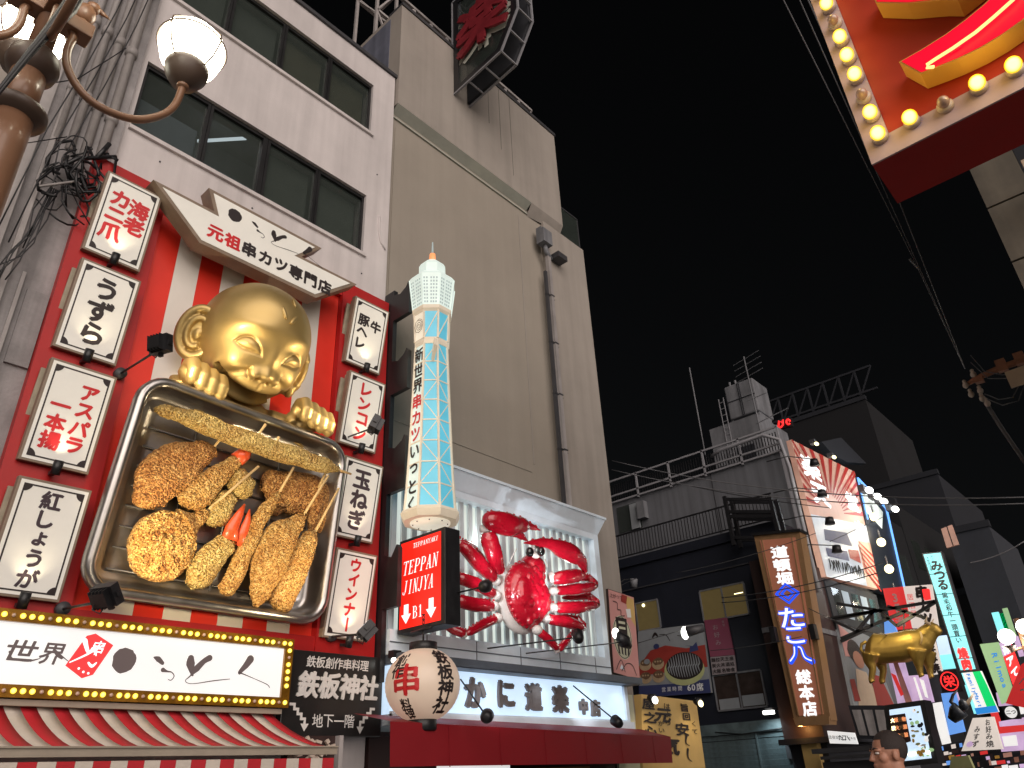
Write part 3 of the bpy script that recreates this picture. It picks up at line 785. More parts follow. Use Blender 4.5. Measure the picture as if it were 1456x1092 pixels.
for i in range(9):
    a = tl.lerp(bl, .13+.093*i); b = tr_.lerp(br_, .13+.093*i); mb = MB()
    mb.tube([a.lerp(b, .11)+Vector((0, .28, 0)), a.lerp(b, .89)+Vector((0, .28, 0))], .012, 6); mb.build('rack_wire', 'steel_dark', TR)
for i in range(3):
    a = tl.lerp(tr_, .3+.2*i); b = bl.lerp(br_, .3+.2*i); mb = MB(); mb.tube([a.lerp(b, .1)+Vector((0, .264, 0)), a.lerp(b, .9)+Vector((0, .264, 0))], .012, 6); mb.build('rack_wire', 'steel_dark', TR)

PXM = .0075   # metres per photo pixel at the tray
GRP = 'breaded skewers lying in the steel tray'
def flakes(b, seed, n, size=.030):
    rnd = random.Random(seed); F0 = list(b.f); V0 = b.v
    for _ in range(n):
        f = F0[rnd.randrange(len(F0))]
        if len(f) != 4: continue
        p = [Vector(V0[i]) for i in f]; nn = (p[1]-p[0]).cross(p[3]-p[0])
        if nn.length < 1e-9: continue
        nn.normalize(); c = p[0].lerp(p[2], rnd.random())
        d = Vector((rnd.uniform(-1, 1), rnd.uniform(-1, 1), rnd.uniform(-1, 1))); t1 = d.cross(nn)
        if t1.length < .1: continue
        t1.normalize(); t2 = t1.cross(nn); L = size*rnd.uniform(.5, 1.25); w_ = L*rnd.uniform(.3, .6)
        h0 = nn*rnd.uniform(-.003, .004); h1 = nn*rnd.uniform(.005, .020)
        q = [c-t1*L/2+h0, c+t2*w_/2+h0, c+t1*L/2+h1, c-t2*w_/2+h1*.6, c+nn*(.006+L*.25)]
        b.add(q, [(0, 1, 4), (1, 2, 4), (2, 3, 4), (3, 0, 4)])
def food(label, pts, rs, m='crumb_gold', d=.12, flat=.62, skew=None, seed=0, amp=.03, seg=30, rings=70, extra=None, nm='breaded_skewer', nf=9):
    p0 = onpl(TR, *pts[len(pts)//2], d)
    base = MW(TR) @ p0
    t = thing(nm, label, 'fried food', tuple(base), wallrot(2.5, 8.5), GRP)
    def lp(p, dd=d): return onpl(t, p[0], p[1], 0)+Vector((0, 0, 0)) if dd == d else onpl(t, p[0], p[1], dd-d)
    b = blob([lp(p) for p in pts], [r*PXM for r in rs], seg, rings, flat, amp, nf, seed, Vector((0, 1, 0)))
    flakes(b, seed, int(10+len(b.v)*.62)); b.build('breading', m, t)
    if skew:
        for s in skew:
            mb = MB(); mb.tube([lp(s[0], s[2]), lp(s[1], s[3])], [.019, .016], 8); mb.build('skewer', 'wood_skewer', t)
    if extra: extra(t, lp)
    return t
food('long breaded asparagus lying across the top of the tray', [(221, 582), (240, 586), (290, 602), (350, 626), (410, 646), (455, 660), (480, 667)], [3, 11, 16, 17, 17, 15, 5], 'crumb_olive', -.05, .8, [((470, 664), (499, 674), -.05, -.05)], 1, .02)
food('thick folded breaded meat piece at the tray upper left', [(305, 640), (285, 645), (255, 662), (228, 680), (213, 712), (211, 722)], [10, 24, 38, 40, 28, 8], 'crumb_brown', .10, .5, None, 2, .035, 40)
food('breaded prawn with a bare orange tail near the tray centre', [(345, 650), (330, 660), (308, 678), (285, 698), (268, 712), (262, 720)], [5, 13, 21, 24, 20, 7], 'crumb_gold', .06, .7, None, 3, .03, 30, 70,
     lambda t, lp: MB().tube([lp((336, 654)), lp((349, 644)), lp((356, 640))], [.10, .09, .03], 10).build('tail', 'shrimp_red', t))
food('upper small round breaded egg on the crossing skewer', [(330, 675), (336, 680), (345, 695), (352, 706)], [9, 20, 23, 8], 'crumb_olive', .10, .8, None, 4, .02, 26, 40)
food('lower small oval breaded egg on the crossing skewer', [(328, 702), (324, 708), (312, 728), (304, 742), (302, 748)], [7, 17, 21, 17, 6], 'crumb_olive', .10, .8, None, 5, .02, 26, 40)
# lotus slice: disc with holes
def lotus():
    c = onpl(TR, 231, 776, .08); base = MW(TR) @ c
    t = thing('breaded_skewer', 'round breaded lotus root slice with dark holes at the tray lower left', 'fried food', tuple(base), wallrot(2.5, 8.5), GRP)
    e1 = onpl(t, 181, 776)-Vector((0, 0, 0)); e1 = abs(e1.x); e2 = abs(onpl(t, 231, 724).z)
    hol = [(-.33, .28), (.08, .42), (.52, .18), (-.42, -.42), (.12, -.62), (.45, -.35), (-.05, .30)]
    mb = MB(); nr, na = 46, 120; vs = []; fs = []
    for s in (0, 1):
        for i in range(nr):
            for j in range(na):
                r = (i/(nr-1)); a = 2*math.pi*j/na; rr = math.sin(r*math.pi/2)
                x, z = rr*math.cos(a), rr*math.sin(a); th = .10*math.cos(r*math.pi/2)**.45
                dep = 0
                for hx, hz in hol: dd = math.hypot(x-hx, z-hz); dep += max(0, 1-(dd/.115)**2)*.085
                nn = mnoise.noise(Vector((x*5, z*5, s*9)))*.03+mnoise.noise(Vector((x*16, z*16, s*9)))*.018+mnoise.noise(Vector((x*30, z*30, s*9)))*.01
                y = -(th+nn-dep) if s == 0 else th+nn
                k = 1+mnoise.noise(Vector((math.cos(a)*2, math.sin(a)*2, 3)))*.05+mnoise.noise(Vector((math.cos(a)*9, math.sin(a)*9, 3)))*.015
                if r > .999: y = 0
                vs.append((x*e1*k, y, z*e2*k))
    for s in (0, 1):
        o = s*nr*na
        for i in range(nr-1):
            for j in range(na):
                q = (o+i*na+j, o+i*na+(j+1) % na, o+(i+1)*na+(j+1) % na, o+(i+1)*na+j); fs.append(q if s == 0 else q[::-1])
    mb.add(vs, fs, smooth=True)
    b = blob([onpl(t, 262, 748), onpl(t, 280, 738), onpl(t, 292, 728)], [.22, .10, .07], 20, 30, .7, .02, 9, 3, Vector((0, 1, 0))); mb.v_off = 0
    mb.add(b.v, b.f, smooth=True); flakes(mb, 99, 5200)
    mb.build('breading', 'crumb_gold', t)
    mb = MB()
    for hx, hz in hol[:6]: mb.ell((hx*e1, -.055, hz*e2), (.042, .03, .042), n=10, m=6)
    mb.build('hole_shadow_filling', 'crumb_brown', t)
    MB().tube([onpl(t, 290, 730), onpl(t, 368, 663, -.16)], [.02, .016], 8).build('skewer', 'wood_skewer', t)
lotus()
def claw(t, lp):
    for q, r in (([(326, 768), (330, 750), (341, 730), (348, 717)], [.11, .085, .05, .012]), ([(338, 776), (346, 758), (352, 740), (355, 724)], [.05, .075, .045, .01])):
        MB().tube([lp(a, .02) for a in q], r, 12, flat=(Vector((0, 1, 0)), .7)).build('crab_claw', 'shrimp_red', t)
food('breaded crab claw with a bare orange-red pincer', [(327, 765), (318, 775), (300, 795), (283, 818), (270, 832)], [10, 20, 24, 23, 8], 'crumb_olive', .06, .75, None, 7, .025, 30, 60, claw)
food('large rounded breaded cutlet behind the skewers at right of the tray', [(372, 690), (385, 690), (415, 700), (445, 705), (455, 740), (450, 755)], [10, 30, 38, 34, 26, 8], 'crumb_brown', .20, .45, [((330, 606), (300, 640), -.02, .1), ((378, 603), (352, 640), -.02, .1), ((397, 621), (380, 650), -.02, .1)], 8, .03, 40)
food('long thin curved breaded prawn between the claw and the teardrop piece', [(398, 700), (388, 712), (368, 740), (350, 780), (335, 815), (322, 838), (318, 844)], [4, 10, 14, 15, 15, 14, 5], 'crumb_gold', .04, .8, [((396, 702), (418, 664), .04, -.04)], 9, .025)
food('big teardrop shaped breaded piece on a skewer', [(432, 732), (420, 745), (400, 765), (383, 800), (370, 840), (363, 862)], [5, 16, 31, 33, 20, 5], 'crumb_gold', .02, .6, [((430, 735), (467, 676), .02, -.08)], 10, .03, 36, 80)
food('rightmost thick breaded sausage on a skewer', [(448, 758), (440, 768), (426, 795), (410, 830), (398, 858), (394, 866)], [6, 16, 24, 26, 22, 8], 'crumb_gold', .03, .75, [((446, 760), (482, 694), .03, -.06)], 11, .025)
food('narrow breaded stick tucked behind the sausage', [(458, 690), (452, 712), (446, 738), (440, 760)], [6, 13, 13, 5], 'crumb_brown', .12, .7, [((452, 695), (463, 672), .1, .0)], 12, .02, 22, 40)
food('dark breaded slice half hidden under the long prawn', [(385, 680), (395, 700), (392, 720), (375, 725)], [8, 20, 18, 6], 'crumb_brown', .22, .5, None, 13, .03, 24, 40)

# ------------------------------------------------------------------ golden baby
GB = FT('golden_baby_figure', 'huge golden laughing baby figure peeking over the steel tray', 'figure', -8.42, 4.22, 6.9)
def head_mesh():
    na, ne = 300, 220; vs = []; fs = []
    rx, ry, rz = .735, .76, .86
    A = np.linspace(-np.pi, np.pi, na, endpoint=False); Eh = np.linspace(-np.pi/2+.004, np.pi/2-.004, ne)
    a, e = np.meshgrid(A, Eh); ad = np.degrees(a); ed = np.degrees(e)
    D = np.zeros_like(a); f = np.cos(e)
    adc = (ad*np.clip(f, .3, 1)-2)/1.10; ed = (ed+1)/1.13        # metric azimuth, features enlarged
    def g(x0, z0, sx, sz, k, rot=0):
        dx = adc-x0; dz = ed-z0; c, s = math.cos(R_(rot)), math.sin(R_(rot))
        return k*np.exp(-(((dx*c+dz*s)/sx)**2+((-dx*s+dz*c)/sz)**2))
    def groove(pts, wd, k):
        best = np.full_like(a, 1e9)
        P_ = []
        n = len(pts)
        for i in range(n-1):
            for j in range(10):
                t = j/10; p0 = pts[max(i-1, 0)]; p1 = pts[i]; p2 = pts[i+1]; p3 = pts[min(i+2, n-1)]
                P_.append([.5*((2*p1[q])+(p2[q]-p0[q])*t+(2*p0[q]-5*p1[q]+4*p2[q]-p3[q])*t*t+(3*p1[q]-p0[q]-3*p2[q]+p3[q])*t**3) for q in (0, 1)])
        P_.append(list(pts[-1]))
        m = len(P_)
        for i, (px, pz) in enumerate(P_):
            tp = math.sin(math.pi*min(max(i/(m-1), .04), .96))**.5
            best = np.minimum(best, ((adc-px)**2+(ed-pz)**2)/(wd*tp)**2)
        return k*np.exp(-best)
    for s in (-1, 1):
        D += g(s*30, -20, 15, 12, .085)                       # cheek
        D += g(s*24, 13, 16, 6, .035, s*-6)                    # brow
        D += g(s*25, 1, 16, 8, -.05)                           # socket
        D += g(s*25, -2.0, 10.5, 4.2, .058)                    # lid
        D += groove([(s*11, -9), (s*17, -1.5), (s*26, 2.6), (s*34, .5), (s*39, -5)], 1.25, -.040)
        D += groove([(s*12, -8.5), (s*20, -7.4), (s*29, -7.4), (s*38, -5)], 1.25, -.036)
        D += groove([(s*14, -2.6), (s*20, .2), (s*27, 1.2), (s*33, -.6)], 1.0, .010)
        D += g(s*10.5, -21.5, 4.6, 4.0, .085)                  # nostril wing
        D += groove([(s*15.5, -18), (s*16.5, -22), (s*13, -26)], 1.5, -.030)
        D += g(s*5.4, -25.0, 2.2, 1.5, -.075)                  # nostril
        D += groove([(s*17, -22), (s*25, -25), (s*33, -29), (s*38, -33)], 4.0, -.035)
        D += g(s*46, -24, 5, 6, .03)                          # dimple bulge
        D += g(s*14, 42, 20, 18, .02)
    D += g(0, -20, 7.0, 5.0, .115)+g(0, -8, 5, 8, .03)
    D += g(0, -32, 26, 7.5, .085)                              # upper lip
    D += groove([(0, -27), (0, -33)], 1.8, -.020)
    D += groove([(-42, -25), (-34, -33), (-18, -41), (0, -44), (18, -41), (34, -33), (42, -25)], 3.6, -.30)
    D += groove([(-27, -43), (-14, -49.5), (0, -51.5), (14, -49.5), (27, -43)], 3.4, .07)
    D += g(0, -70, 13, 8, .05)
    D += g(0, 32, 30, 18, .025)
    x = np.sin(a)*np.cos(e); y = -np.cos(a)*np.cos(e); z = np.sin(e)
    R = 1+D/.76
    jaw = 1-.10*np.clip(-z-.15, 0, 1); cran = 1+.10*np.clip(z+.1, 0, 1)*(1-np.clip(z, 0, 1)**3)
    X = x*rx*R*jaw*cran; Y = y*ry*R*cran*(1-.06*np.clip(-z, 0, 1)); Z = z*rz*R
    Z = Z*np.where(Z > 0, .98, 1.0)
    vs = np.stack([X, Y, Z], -1).reshape(-1, 3).tolist()
    for i in range(ne-1):
        for j in range(na): fs.append((i*na+j, i*na+(j+1) % na, (i+1)*na+(j+1) % na, (i+1)*na+j))
    fs.append(tuple(range(na-1, -1, -1))); fs.append(tuple((ne-1)*na+j for j in range(na)))
    mb = MB(); mb.add(vs, fs, smooth=True); return mb
HT = R_(30)
hd = head_mesh().build('head', 'gold', GB, loc=(.0, -.05, .22), rot=(HT, 0, 0))
for s in (-1, 1):
    mb = MB()
    c = Vector((s*(.70 if s < 0 else .66), .08, -.14))
    # ear: cup plus raised coils, thin along x
    def ring(r1, r2, th, off, a0=0, a1=2*math.pi, n=30):
        pts = []
        for k in range(n):
            t = a0+(a1-a0)*k/(n-1); pts.append(c+Vector((s*off, -math.cos(t)*r1*.0+math.cos(t)*r1, math.sin(t)*r2)))
        return pts
    mb.ell(c+Vector((s*.03, .04, 0)), (.09, .23, .33), n=20, m=14)
    mb.tube(ring(.22, .33, .07, .09, R_(-150), R_(150)), .062, 12, cap=True)
    mb.tube(ring(.22, .33, .07, .09, R_(145), R_(215)), .045, 12)
    mb.tube(ring(.12, .20, .05, .12, R_(-130), R_(170)), .042, 10)
    mb.ell(c+Vector((s*.11, -.02, -.02)), (.05, .065, .09), n=14, m=10)
    mb.ell(c+Vector((s*.05, -.12, -.30)), (.07, .09, .11), n=14, m=10)
    Mr = Matrix.Translation(c) @ Matrix.Rotation(s*R_(-58 if s < 0 else 30) if s > 0 else R_(58), 4, 'Z') @ Matrix.Translation(-c)
    mb.v = [tuple(Mr @ Vector(p)) for p in mb.v]
    o = mb.build('ear', 'gold', GB, loc=(.0, -.05, .22), rot=(HT, 0, 0))
    rm = o.modifiers.new('r', 'REMESH'); rm.mode = 'VOXEL'; rm.voxel_size = .014; rm.use_smooth_shade = True
    sm = o.modifiers.new('s', 'SMOOTH'); sm.iterations = 5
# little hair wisps on the forehead
for k, (aa, ee, rt) in enumerate(((-4, 33, 25), (9, 30, -35), (12, 50, -5))):
    d = Vector((math.sin(R_(aa))*math.cos(R_(ee)), -math.cos(R_(aa))*math.cos(R_(ee)), math.sin(R_(ee))))
    q = d.to_track_quat('Z', 'Y').to_matrix()
    mb = MB(); mb.ell((0, 0, 0), (.03, .10, .02), n=10, m=8, rot=Matrix.Rotation(R_(rt), 3, 'Z'))
    rr = Matrix.Rotation(HT, 4, 'X') @ Matrix.Translation(Vector((d.x*.80, d.y*.835, d.z*.90))) @ q.to_4x4()
    o = mb.build('hair_wisp', 'gold', GB); o.location = Vector((0, -.05, .22))+rr.translation; o.rotation_euler = rr.to_euler()
# torso and arms behind the tray
mb = MB(); mb.ell((0, .28, -1.1), (.75, .24, .75), n=24, m=16)
for s in (-1, 1): mb.tube([(s*.5, .20, -.75), (s*.80, .12, -.75), (s*.86, .0, -.62)], [.2, .17, .14], 14)
o = mb.build('torso', 'gold', GB); rm = o.modifiers.new('r', 'REMESH'); rm.mode = 'VOXEL'; rm.voxel_size = .03; rm.use_smooth_shade = True; o.modifiers.new('s', 'SMOOTH').iterations = 8
def hand(cpx, side):
    c = LP(GB, ax(cpx[0], cpx[1], -8.12))
    mb = MB(); L = (.10, .12, .12, .10)
    for k in range(4):
        x = (k-1.5)*.128; z = -.05-.035*(k-1.5)
        l = L[k]
        mb.tube([c+Vector((x*.9, .26, z+.10)), c+Vector((x, .10, z+.17)), c+Vector((x, -.03, z+.14)), c+Vector((x, -.09, z+.0)), c+Vector((x, -.06, z-l)), c+Vector((x, -.01, z-l-.03))], [.070, .084, .086, .084, .076, .055], 14)
    mb.ell(c+Vector((0, .16, .03)), (.29, .17, .15), n=20, m=12, rot=Matrix.Rotation(R_(16), 3, 'Y'))
    mb.tube([c+Vector((side*-.22, .22, .0)), c+Vector((side*-.28, .16, -.08)), c+Vector((side*-.27, .10, -.16))], [.09, .075, .055], 12)
    mb.tube([c+Vector((0, .25, .02)), c+Vector((side*-.1, .4, -.3))], [.17, .2], 14)
    o = mb.build('hand', 'gold', GB); rm = o.modifiers.new('r', 'REMESH'); rm.mode = 'VOXEL'; rm.voxel_size = .016; rm.use_smooth_shade = True; o.modifiers.new('s', 'SMOOTH').iterations = 7
hand((292, 538), -1); hand((448, 592), 1)

# floodlights on arms
def flood(label, hp, base, x, aim, en, size=75, bx=-8.75):
    b = ax(base[0], base[1], bx); h = ax(hp[0], hp[1], x)
    t = thing('arm_floodlight', label, 'floodlight', tuple(b), wallrot(), 'square black floodlights on arms')
    hl = LP(t, h); al = LP(t, V(aim)); d = (al-hl).normalized()
    MB().tube([(0, 0, 0), hl+Vector((0, .03, -.05))], .014, 8).build('arm', 'black_metal', t)
    MB().tube([(0, .05, 0), (0, -.06, 0)], .07, 12).build('base_knuckle', 'dark_grey', t)
    q = d.to_track_quat('-Y', 'Z').to_matrix()
    mb = MB(); T = Matrix.Translation(hl) @ q.to_4x4()
    mb.box((0, .0, 0), (.24, .10, .20), T); mb.box((0, .08, 0), (.16, .07, .13), T)
    for k in range(5): mb.box((-.08+.04*k, .07, 0), (.008, .09, .18), T)
    mb.box((-.13, .0, 0), (.02, .05, .05), T); mb.box((.13, 0, 0), (.02, .05, .05), T); mb.box((0, 0, -.12), (.05, .03, .05), T)
    mb.build('lamp_head', 'black_metal', t)
    mb = MB(); mb.tube([hl+Vector((.02, .03, -.08)), hl+Vector((-.02, .02, -.17)), hl+Vector((-.09, .03, -.14)), hl+Vector((-.08, .03, -.06))], .007, 6); mb.build('cord', 'black_metal', t)
    MB().quad((-.10, -.052, -.08), (.10, -.052, -.08), (.10, -.052, .08), (-.10, -.052, .08), T).build('lens', 'tube_white', t)
    spot('flood_beam', t, hl+d*.09, al, en, (1, .80, .50), size, .8, .06)
flood('left upper black square floodlight beside the golden ear', (229, 490), (170, 532), -7.5, (-8.2, 4.5, 6.5), 150, 95)
flood('left lower black square floodlight at the tray bottom corner', (152, 846), (88, 866), -7.4, (-8.2, 4.4, 4.9), 270, 110)
flood('right upper black floodlight in front of the renkon board', (532, 603), (493, 622), -7.6, (-8.3, 4.6, 6.7), 70, 95)
flood('right lower black floodlight under the wiener board', (520, 895), (470, 905), -7.5, (-8.2, 4.6, 4.6), 110, 100)

# ------------------------------------------------------------------ building B (blank beige wall)
B0 = 6.99
bB = FT('blank_wall_building', 'tall windowless beige building with a recessed panel and pale ledge beside the tower sign', 'building', -9, B0, 0)
def PB2(y, z, d=0): return (y-B0, d, z)
mb = MB()
mb.box2(PB2(B0, 0, .10), PB2(11.95, 14.6, 9)); mb.build('wall', 'panel_beige', bB)
mb = MB(); mb.box2(PB2(11.952, 0, 0), PB2(13.67, 14.42, 9)); mb.build('corner_pier', 'plaster_beige', bB)
mb = MB(); mb.box2(PB2(B0, 14.62, -.10), PB2(12.68, 17.95, 9)); mb.build('upper_block', 'plaster_beige', bB)
mb = MB(); mb.add([PB2(B0, 14.618, -.10), PB2(11.4, 14.618, -.10), PB2(11.4, 14.47, .099), PB2(B0, 14.47, .099)], [(0, 1, 2, 3)]); mb.box2(PB2(B0, 14.34, .06), PB2(11.4, 14.37, .099)); mb.build('ledge', 'ledge_pale', bB)
mb = MB(); mb.add([PB2(11.401, 14.618, -.10), PB2(12.68, 14.618, -.10), PB2(12.68, 14.43, .0), PB2(11.401, 14.302, .1)], [(0, 1, 2, 3)]); mb.build('ledge', 'plaster_beige', bB)
MB().box2(PB2(B0+.1, 7.2, .086), PB2(11.0, 14.1, .099)).build('wall_panel', 'panel_beige', bB)
MB().box2(PB2(11.06, 7.4, .09), PB2(11.1, 14.1, .099)).build('panel_joint', 'plaster_beige', bB)
MB().box2(PB2(B0, 17.952, -.13), PB2(12.71, 18.05, .4)).build('roof_coping', 'dark_grey', bB)
for k in range(3): MB().box2(PB2(9.9+k*.42, 16.3-.6*k, -.104), PB2(9.912+k*.42, 17.9, -.1005)).build('rain_streak', 'rain_stain', bB)
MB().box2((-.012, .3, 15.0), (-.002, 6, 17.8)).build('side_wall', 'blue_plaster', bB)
# side terrace railing
rl = FT('terrace_grille', 'dark terrace grille on the shoulder of the blank wall building', 'railing', -9, 12.72, 14.43)
mb = MB(); mb.box2((0, .05, .0), (.03, .08, 1.1)); mb.box2((.88, .05, 0), (.91, .08, 1.1)); mb.box2((0, .049, 1.06), (.91, .081, 1.1)); mb.build('rail_frame', 'dark_grey', rl)
MB().box2((.03, .06, .02), (.88, .07, 1.06)).build('mesh_panel', 'glass_dark', rl)
# pipes on B
for i, (y, wd, zt_) in enumerate(((11.86, .10, 13.2), (12.0, .07, 13.6), (11.72, .07, 12.6))):
    lb = ['widest grey downpipe on the blank wall beside the corner pier', 'thin grey downpipe right of the widest one on the corner pier edge', 'thin dark conduit left of the widest downpipe on the blank wall'][i]
    p = FT('down_pipe', lb, 'drain pipe', -8.92 if i != 1 else -8.99, y, 5.5, group='pipes on the blank wall')
    mb = MB(); mb.box2((-wd/2, -wd, 0), (wd/2, 0, zt_-5.5)); mb.build('pipe', 'pipe_grey' if i < 2 else 'dark_grey', p)
    for k in range(5): MB().box2((-wd/2-.012, -wd-.012, 1.0+1.35*k), (wd/2+.012, .0, 1.03+1.35*k)).build('joint', 'dark_grey', p)
vt = FT('vent_hood', 'grey ventilation hood at the top of the downpipes on the blank wall', 'vent', -8.95, 11.72, 13.45)
mb = MB(); mb.box((0, -.12, .15), (.34, .24, .42)); mb.box((0, -.06, .40), (.28, .16, .12)); mb.tube([(.03, -.1, -.05), (.03, -.12, -.25), (.14, -.1, -.3), (.28, -.06, -.32)], .06, 10); mb.build('hood', 'tank_grey', vt)
vb = FT('wall_lamp_box', 'small grey box lamp on the corner pier next to the vent hood', 'lamp', -8.99, 12.3, 13.3); mb = MB(); mb.box((0, -.14, 0), (.36, .26, .16)); mb.box((0, -.02, .05), (.12, .04, .2)); mb.build('box', 'dark_grey', vb)

# roof truss and rooftop lattice
rf = thing('roof_truss', 'dark steel lattice frame on the roof behind the vertical billboard', 'truss', (-10.2, 7.2, 18.0)); random.seed(4)
mb = MB()
for k in range(10):
    y = k*.62; h = 2.6
    mb.beam((0, y, 0), (0, y, h), .07); mb.beam((-.9, y, 0), (-.9, y, h), .07)
    mb.beam((0, y, h), (-.9, y, h), .06); mb.beam((0, y, h/2), (0, y+.62, h), .045); mb.beam((0, y+.62, 0), (0, y, h/2), .045)
    mb.beam((-.9, y, h), (0, y+.62, h*.5), .04)
mb.beam((0, 0, h), (0, 6.2, h), .09); mb.beam((-.9, 0, h), (-.9, 6.2, h), .09); mb.beam((0, 0, h/2), (0, 6.2, h/2), .07); mb.beam((0, 0, .1), (0, 6.2, .1), .08)
tag(mb.build('lattice', 'pipe_grey', rf), kind='stuff')
at = thing('wall_antenna', 'thin white bent antenna bracket at the blue lit wall between the roofs', 'antenna', (-9.5, 7.4, 15.6))
MB().tube([(0, 0, 0), (.1, -.1, .5), (.3, -.3, .75)], .03, 6).build('bracket', 'pipe_grey', at); MB().tube([(.1, -.1, .5), (-.1, -.3, .8)], .03, 6).build('arm', 'pipe_grey', at)

# big vertical billboard on the roof edge (dark, hexagonal ends)
VB = thing('vertical_billboard', 'dark unlit projecting billboard with a red character and chamfered wire frame at the top', 'billboard', (-8.95, 8.7, 16.1))
o8 = [(0.05, .25), (1.55, .25), (2.2, .95), (2.2, 3.35), (1.55, 3.95), (.05, 3.95)]
o8 = [(.02, .2), (1.62, .35), (2.2, 1.35), (2.2, 3.3), (1.9, 3.72), (.02, 3.72)]
def ring_prism(poly, d, y0, y1): 
    ins = offset(poly, d); n = len(poly); vs = [(a, y0, b) for a, b in poly]+[(a, y0, b) for a, b in ins]+[(a, y1, b) for a, b in poly]+[(a, y1, b) for a, b in ins]
    fs = []
    for i in range(n):
        j = (i+1) % n
        fs += [(i, j, n+j, n+i), (2*n+i, 3*n+i, 3*n+j, 2*n+j), (i, 2*n+i, 2*n+j, j), (n+i, n+j, 3*n+j, 3*n+i)]
    return vs, fs
for tier, (dz, lb_) in enumerate(((0, 0), (3.75, 1))):
    pl = [(a, b+dz) for a, b in o8]
    if tier: pl = [(.02, 4.0), (1.9, 4.0), (2.2, 4.5), (2.2, 7.2), (.02, 7.2)]
    mb = MB(); mb.add(*ring_prism(pl, .2, -.03, .0)); mb.build('face_frame', 'black_metal', VB)
    MB().prism(offset(pl, .14), .012, .05).build('face_panel', 'glass_dark', VB)
    MB().prism(offset(pl, .05), .42, .5).build('back_panel', 'dark_gap', VB)
    n = len(pl); mb = MB()
    for i in range(n):
        a, b = Vector((pl[i][0], 0, pl[i][1])), Vector((pl[(i+1) % n][0], 0, pl[(i+1) % n][1]))
        for dy in (-.02, .5): mb.beam(a+Vector((0, dy, 0)), b+Vector((0, dy, 0)), .045)
        m_ = max(1, round((b-a).length/.6))
        for k in range(m_): c = a.lerp(b, k/m_); mb.beam(c+Vector((0, -.02, 0)), c+Vector((0, .5, 0)), .035)
    tag(mb.build('wire_frame', 'rail_white', VB), kind='stuff')
mb = MB(); glyph(mb, '楽', 1.10, 1.95, 1.75, y=-.075, bold=.035, th=.06, sx=1.0); mb.build('character', 'billboard_red', VB)
mb = MB(); glyph(mb, '楽', 1.10, 1.95, 1.8, y=-.004, bold=.085, sx=1.0); mb.build('character_outline', 'ledge_pale', VB)
mb = MB(); glyph(mb, '道', 1.08, 5.2, 1.9, y=-.075, bold=.035, th=.06); mb.build('character', 'billboard_red', VB)
MB().box2((-.06, .1, -.35), (.02, .3, 7)).build('mounting_post', 'blue_plaster', VB)

# ------------------------------------------------------------------ crab box
CY0, CY1, CZ0, CZ1 = 7.0, 12.4, 3.27, 6.33
CB = FT('crab_display_box', 'white louvred display box on the facade behind the giant red crab', 'display box', -8.9, CY0, CZ0)
def PC(y, z, d=0): return (y-CY0, -.3+d, z-CZ0)
mb = MB(); mb.box2(PC(CY0, CZ0+.35, .19), PC(CY1, CZ1-.43, .25)); mb.build('lit_back', 'kani_back', CB)
mb = MB()
mb.box2(PC(CY0, CZ1-.42, .0), PC(CY1, CZ1, .3)); mb.box2(PC(CY0, CZ0, 0), PC(CY1, CZ0+.34, .3)); mb.box2(PC(CY1-.16, CZ0+.342, 0), PC(CY1, CZ1-.422, .3))
mb.build('box_frame', 'kani_white', CB)
mb = MB(); mb.add([PC(CY0, CZ1-.30, -.004), PC(CY1, CZ1-.30, -.004), PC(CY1+.1, CZ1, -.16), PC(CY0, CZ1, -.16)], [(0, 1, 2, 3)]); mb.box2(PC(CY0, CZ1+.002, -.18), PC(CY1+.12, CZ1+.05, .3)); mb.build('cornice', 'kani_white', CB)
mb = MB()
for k in range(5): mb.box2(PC(CY0+.7+1.05*k, CZ0+.02, -.008), PC(CY0+.712+1.05*k, CZ0+.32, -.001))
mb.box2(PC(CY0, CZ0+.16, -.012), PC(CY1, CZ0+.175, -.002)); tag(mb.build('panel_seam', 'kani_roof', CB), kind='stuff')
sm_ = MB(); sm_.box2((-.05, .10, 0), (.05, .14, CZ1-CZ0-.76)); sm_ = sm_.mesh('slat'); sm_.materials.append(MATS['slat_white'])
n = 25
for k in range(n):
    o = bpy.data.objects.new('slat', sm_); COL.objects.link(o); o.parent = CB; o.location = PC(CY0+.12+k*(CY1-CY0-.35)/(n-1), CZ0+.34, .03)
point('box_tube_light', CB, PC(8.9, 5.3, .16), 10, (.9, 1, .92), .15); point('box_tube_light', CB, PC(11.2, 5.0, .16), 8, (.9, 1, .92), .15)

# giant crab
CR = FT('giant_crab_sculpture', 'giant glossy red crab sculpture with black eyes on the louvred box', 'crab', -8.15, 9.4, 3.8)
def cp(px, py, x=-7.75): return LP(CR, ax(px, py, x-.32))
SC = .0122
mb = MB(); c = cp(748, 845, -7.85)
mb.ell(c, (.49, .27, .55), n=40, m=30, rot=Matrix.Rotation(R_(-8), 3, 'Y')); mb.ell(cp(757, 808, -7.85), (.27, .22, .24), n=28, m=18); mb.ell(c+Vector((-.2, -.08, -.02)), (.24, .2, .32), n=20, m=14); mb.ell(c+Vector((.2, -.08, -.05)), (.24, .2, .34), n=20, m=14)
random.seed(21)
for k in range(34):
    a = random.uniform(0, 6.28); r = random.uniform(.1, .95)
    mb.ell(c+Vector((.45*r*math.cos(a), -.255*math.sqrt(1-r*r*.8), .5*r*math.sin(a))), (.075, .045, .075), n=8, m=6)
for k in range(30):
    a = 6.28*k/30; mb.ell(c+Vector((.485*math.cos(a), -.02, .54*math.sin(a))), (.035, .035, .035), n=8, m=6)
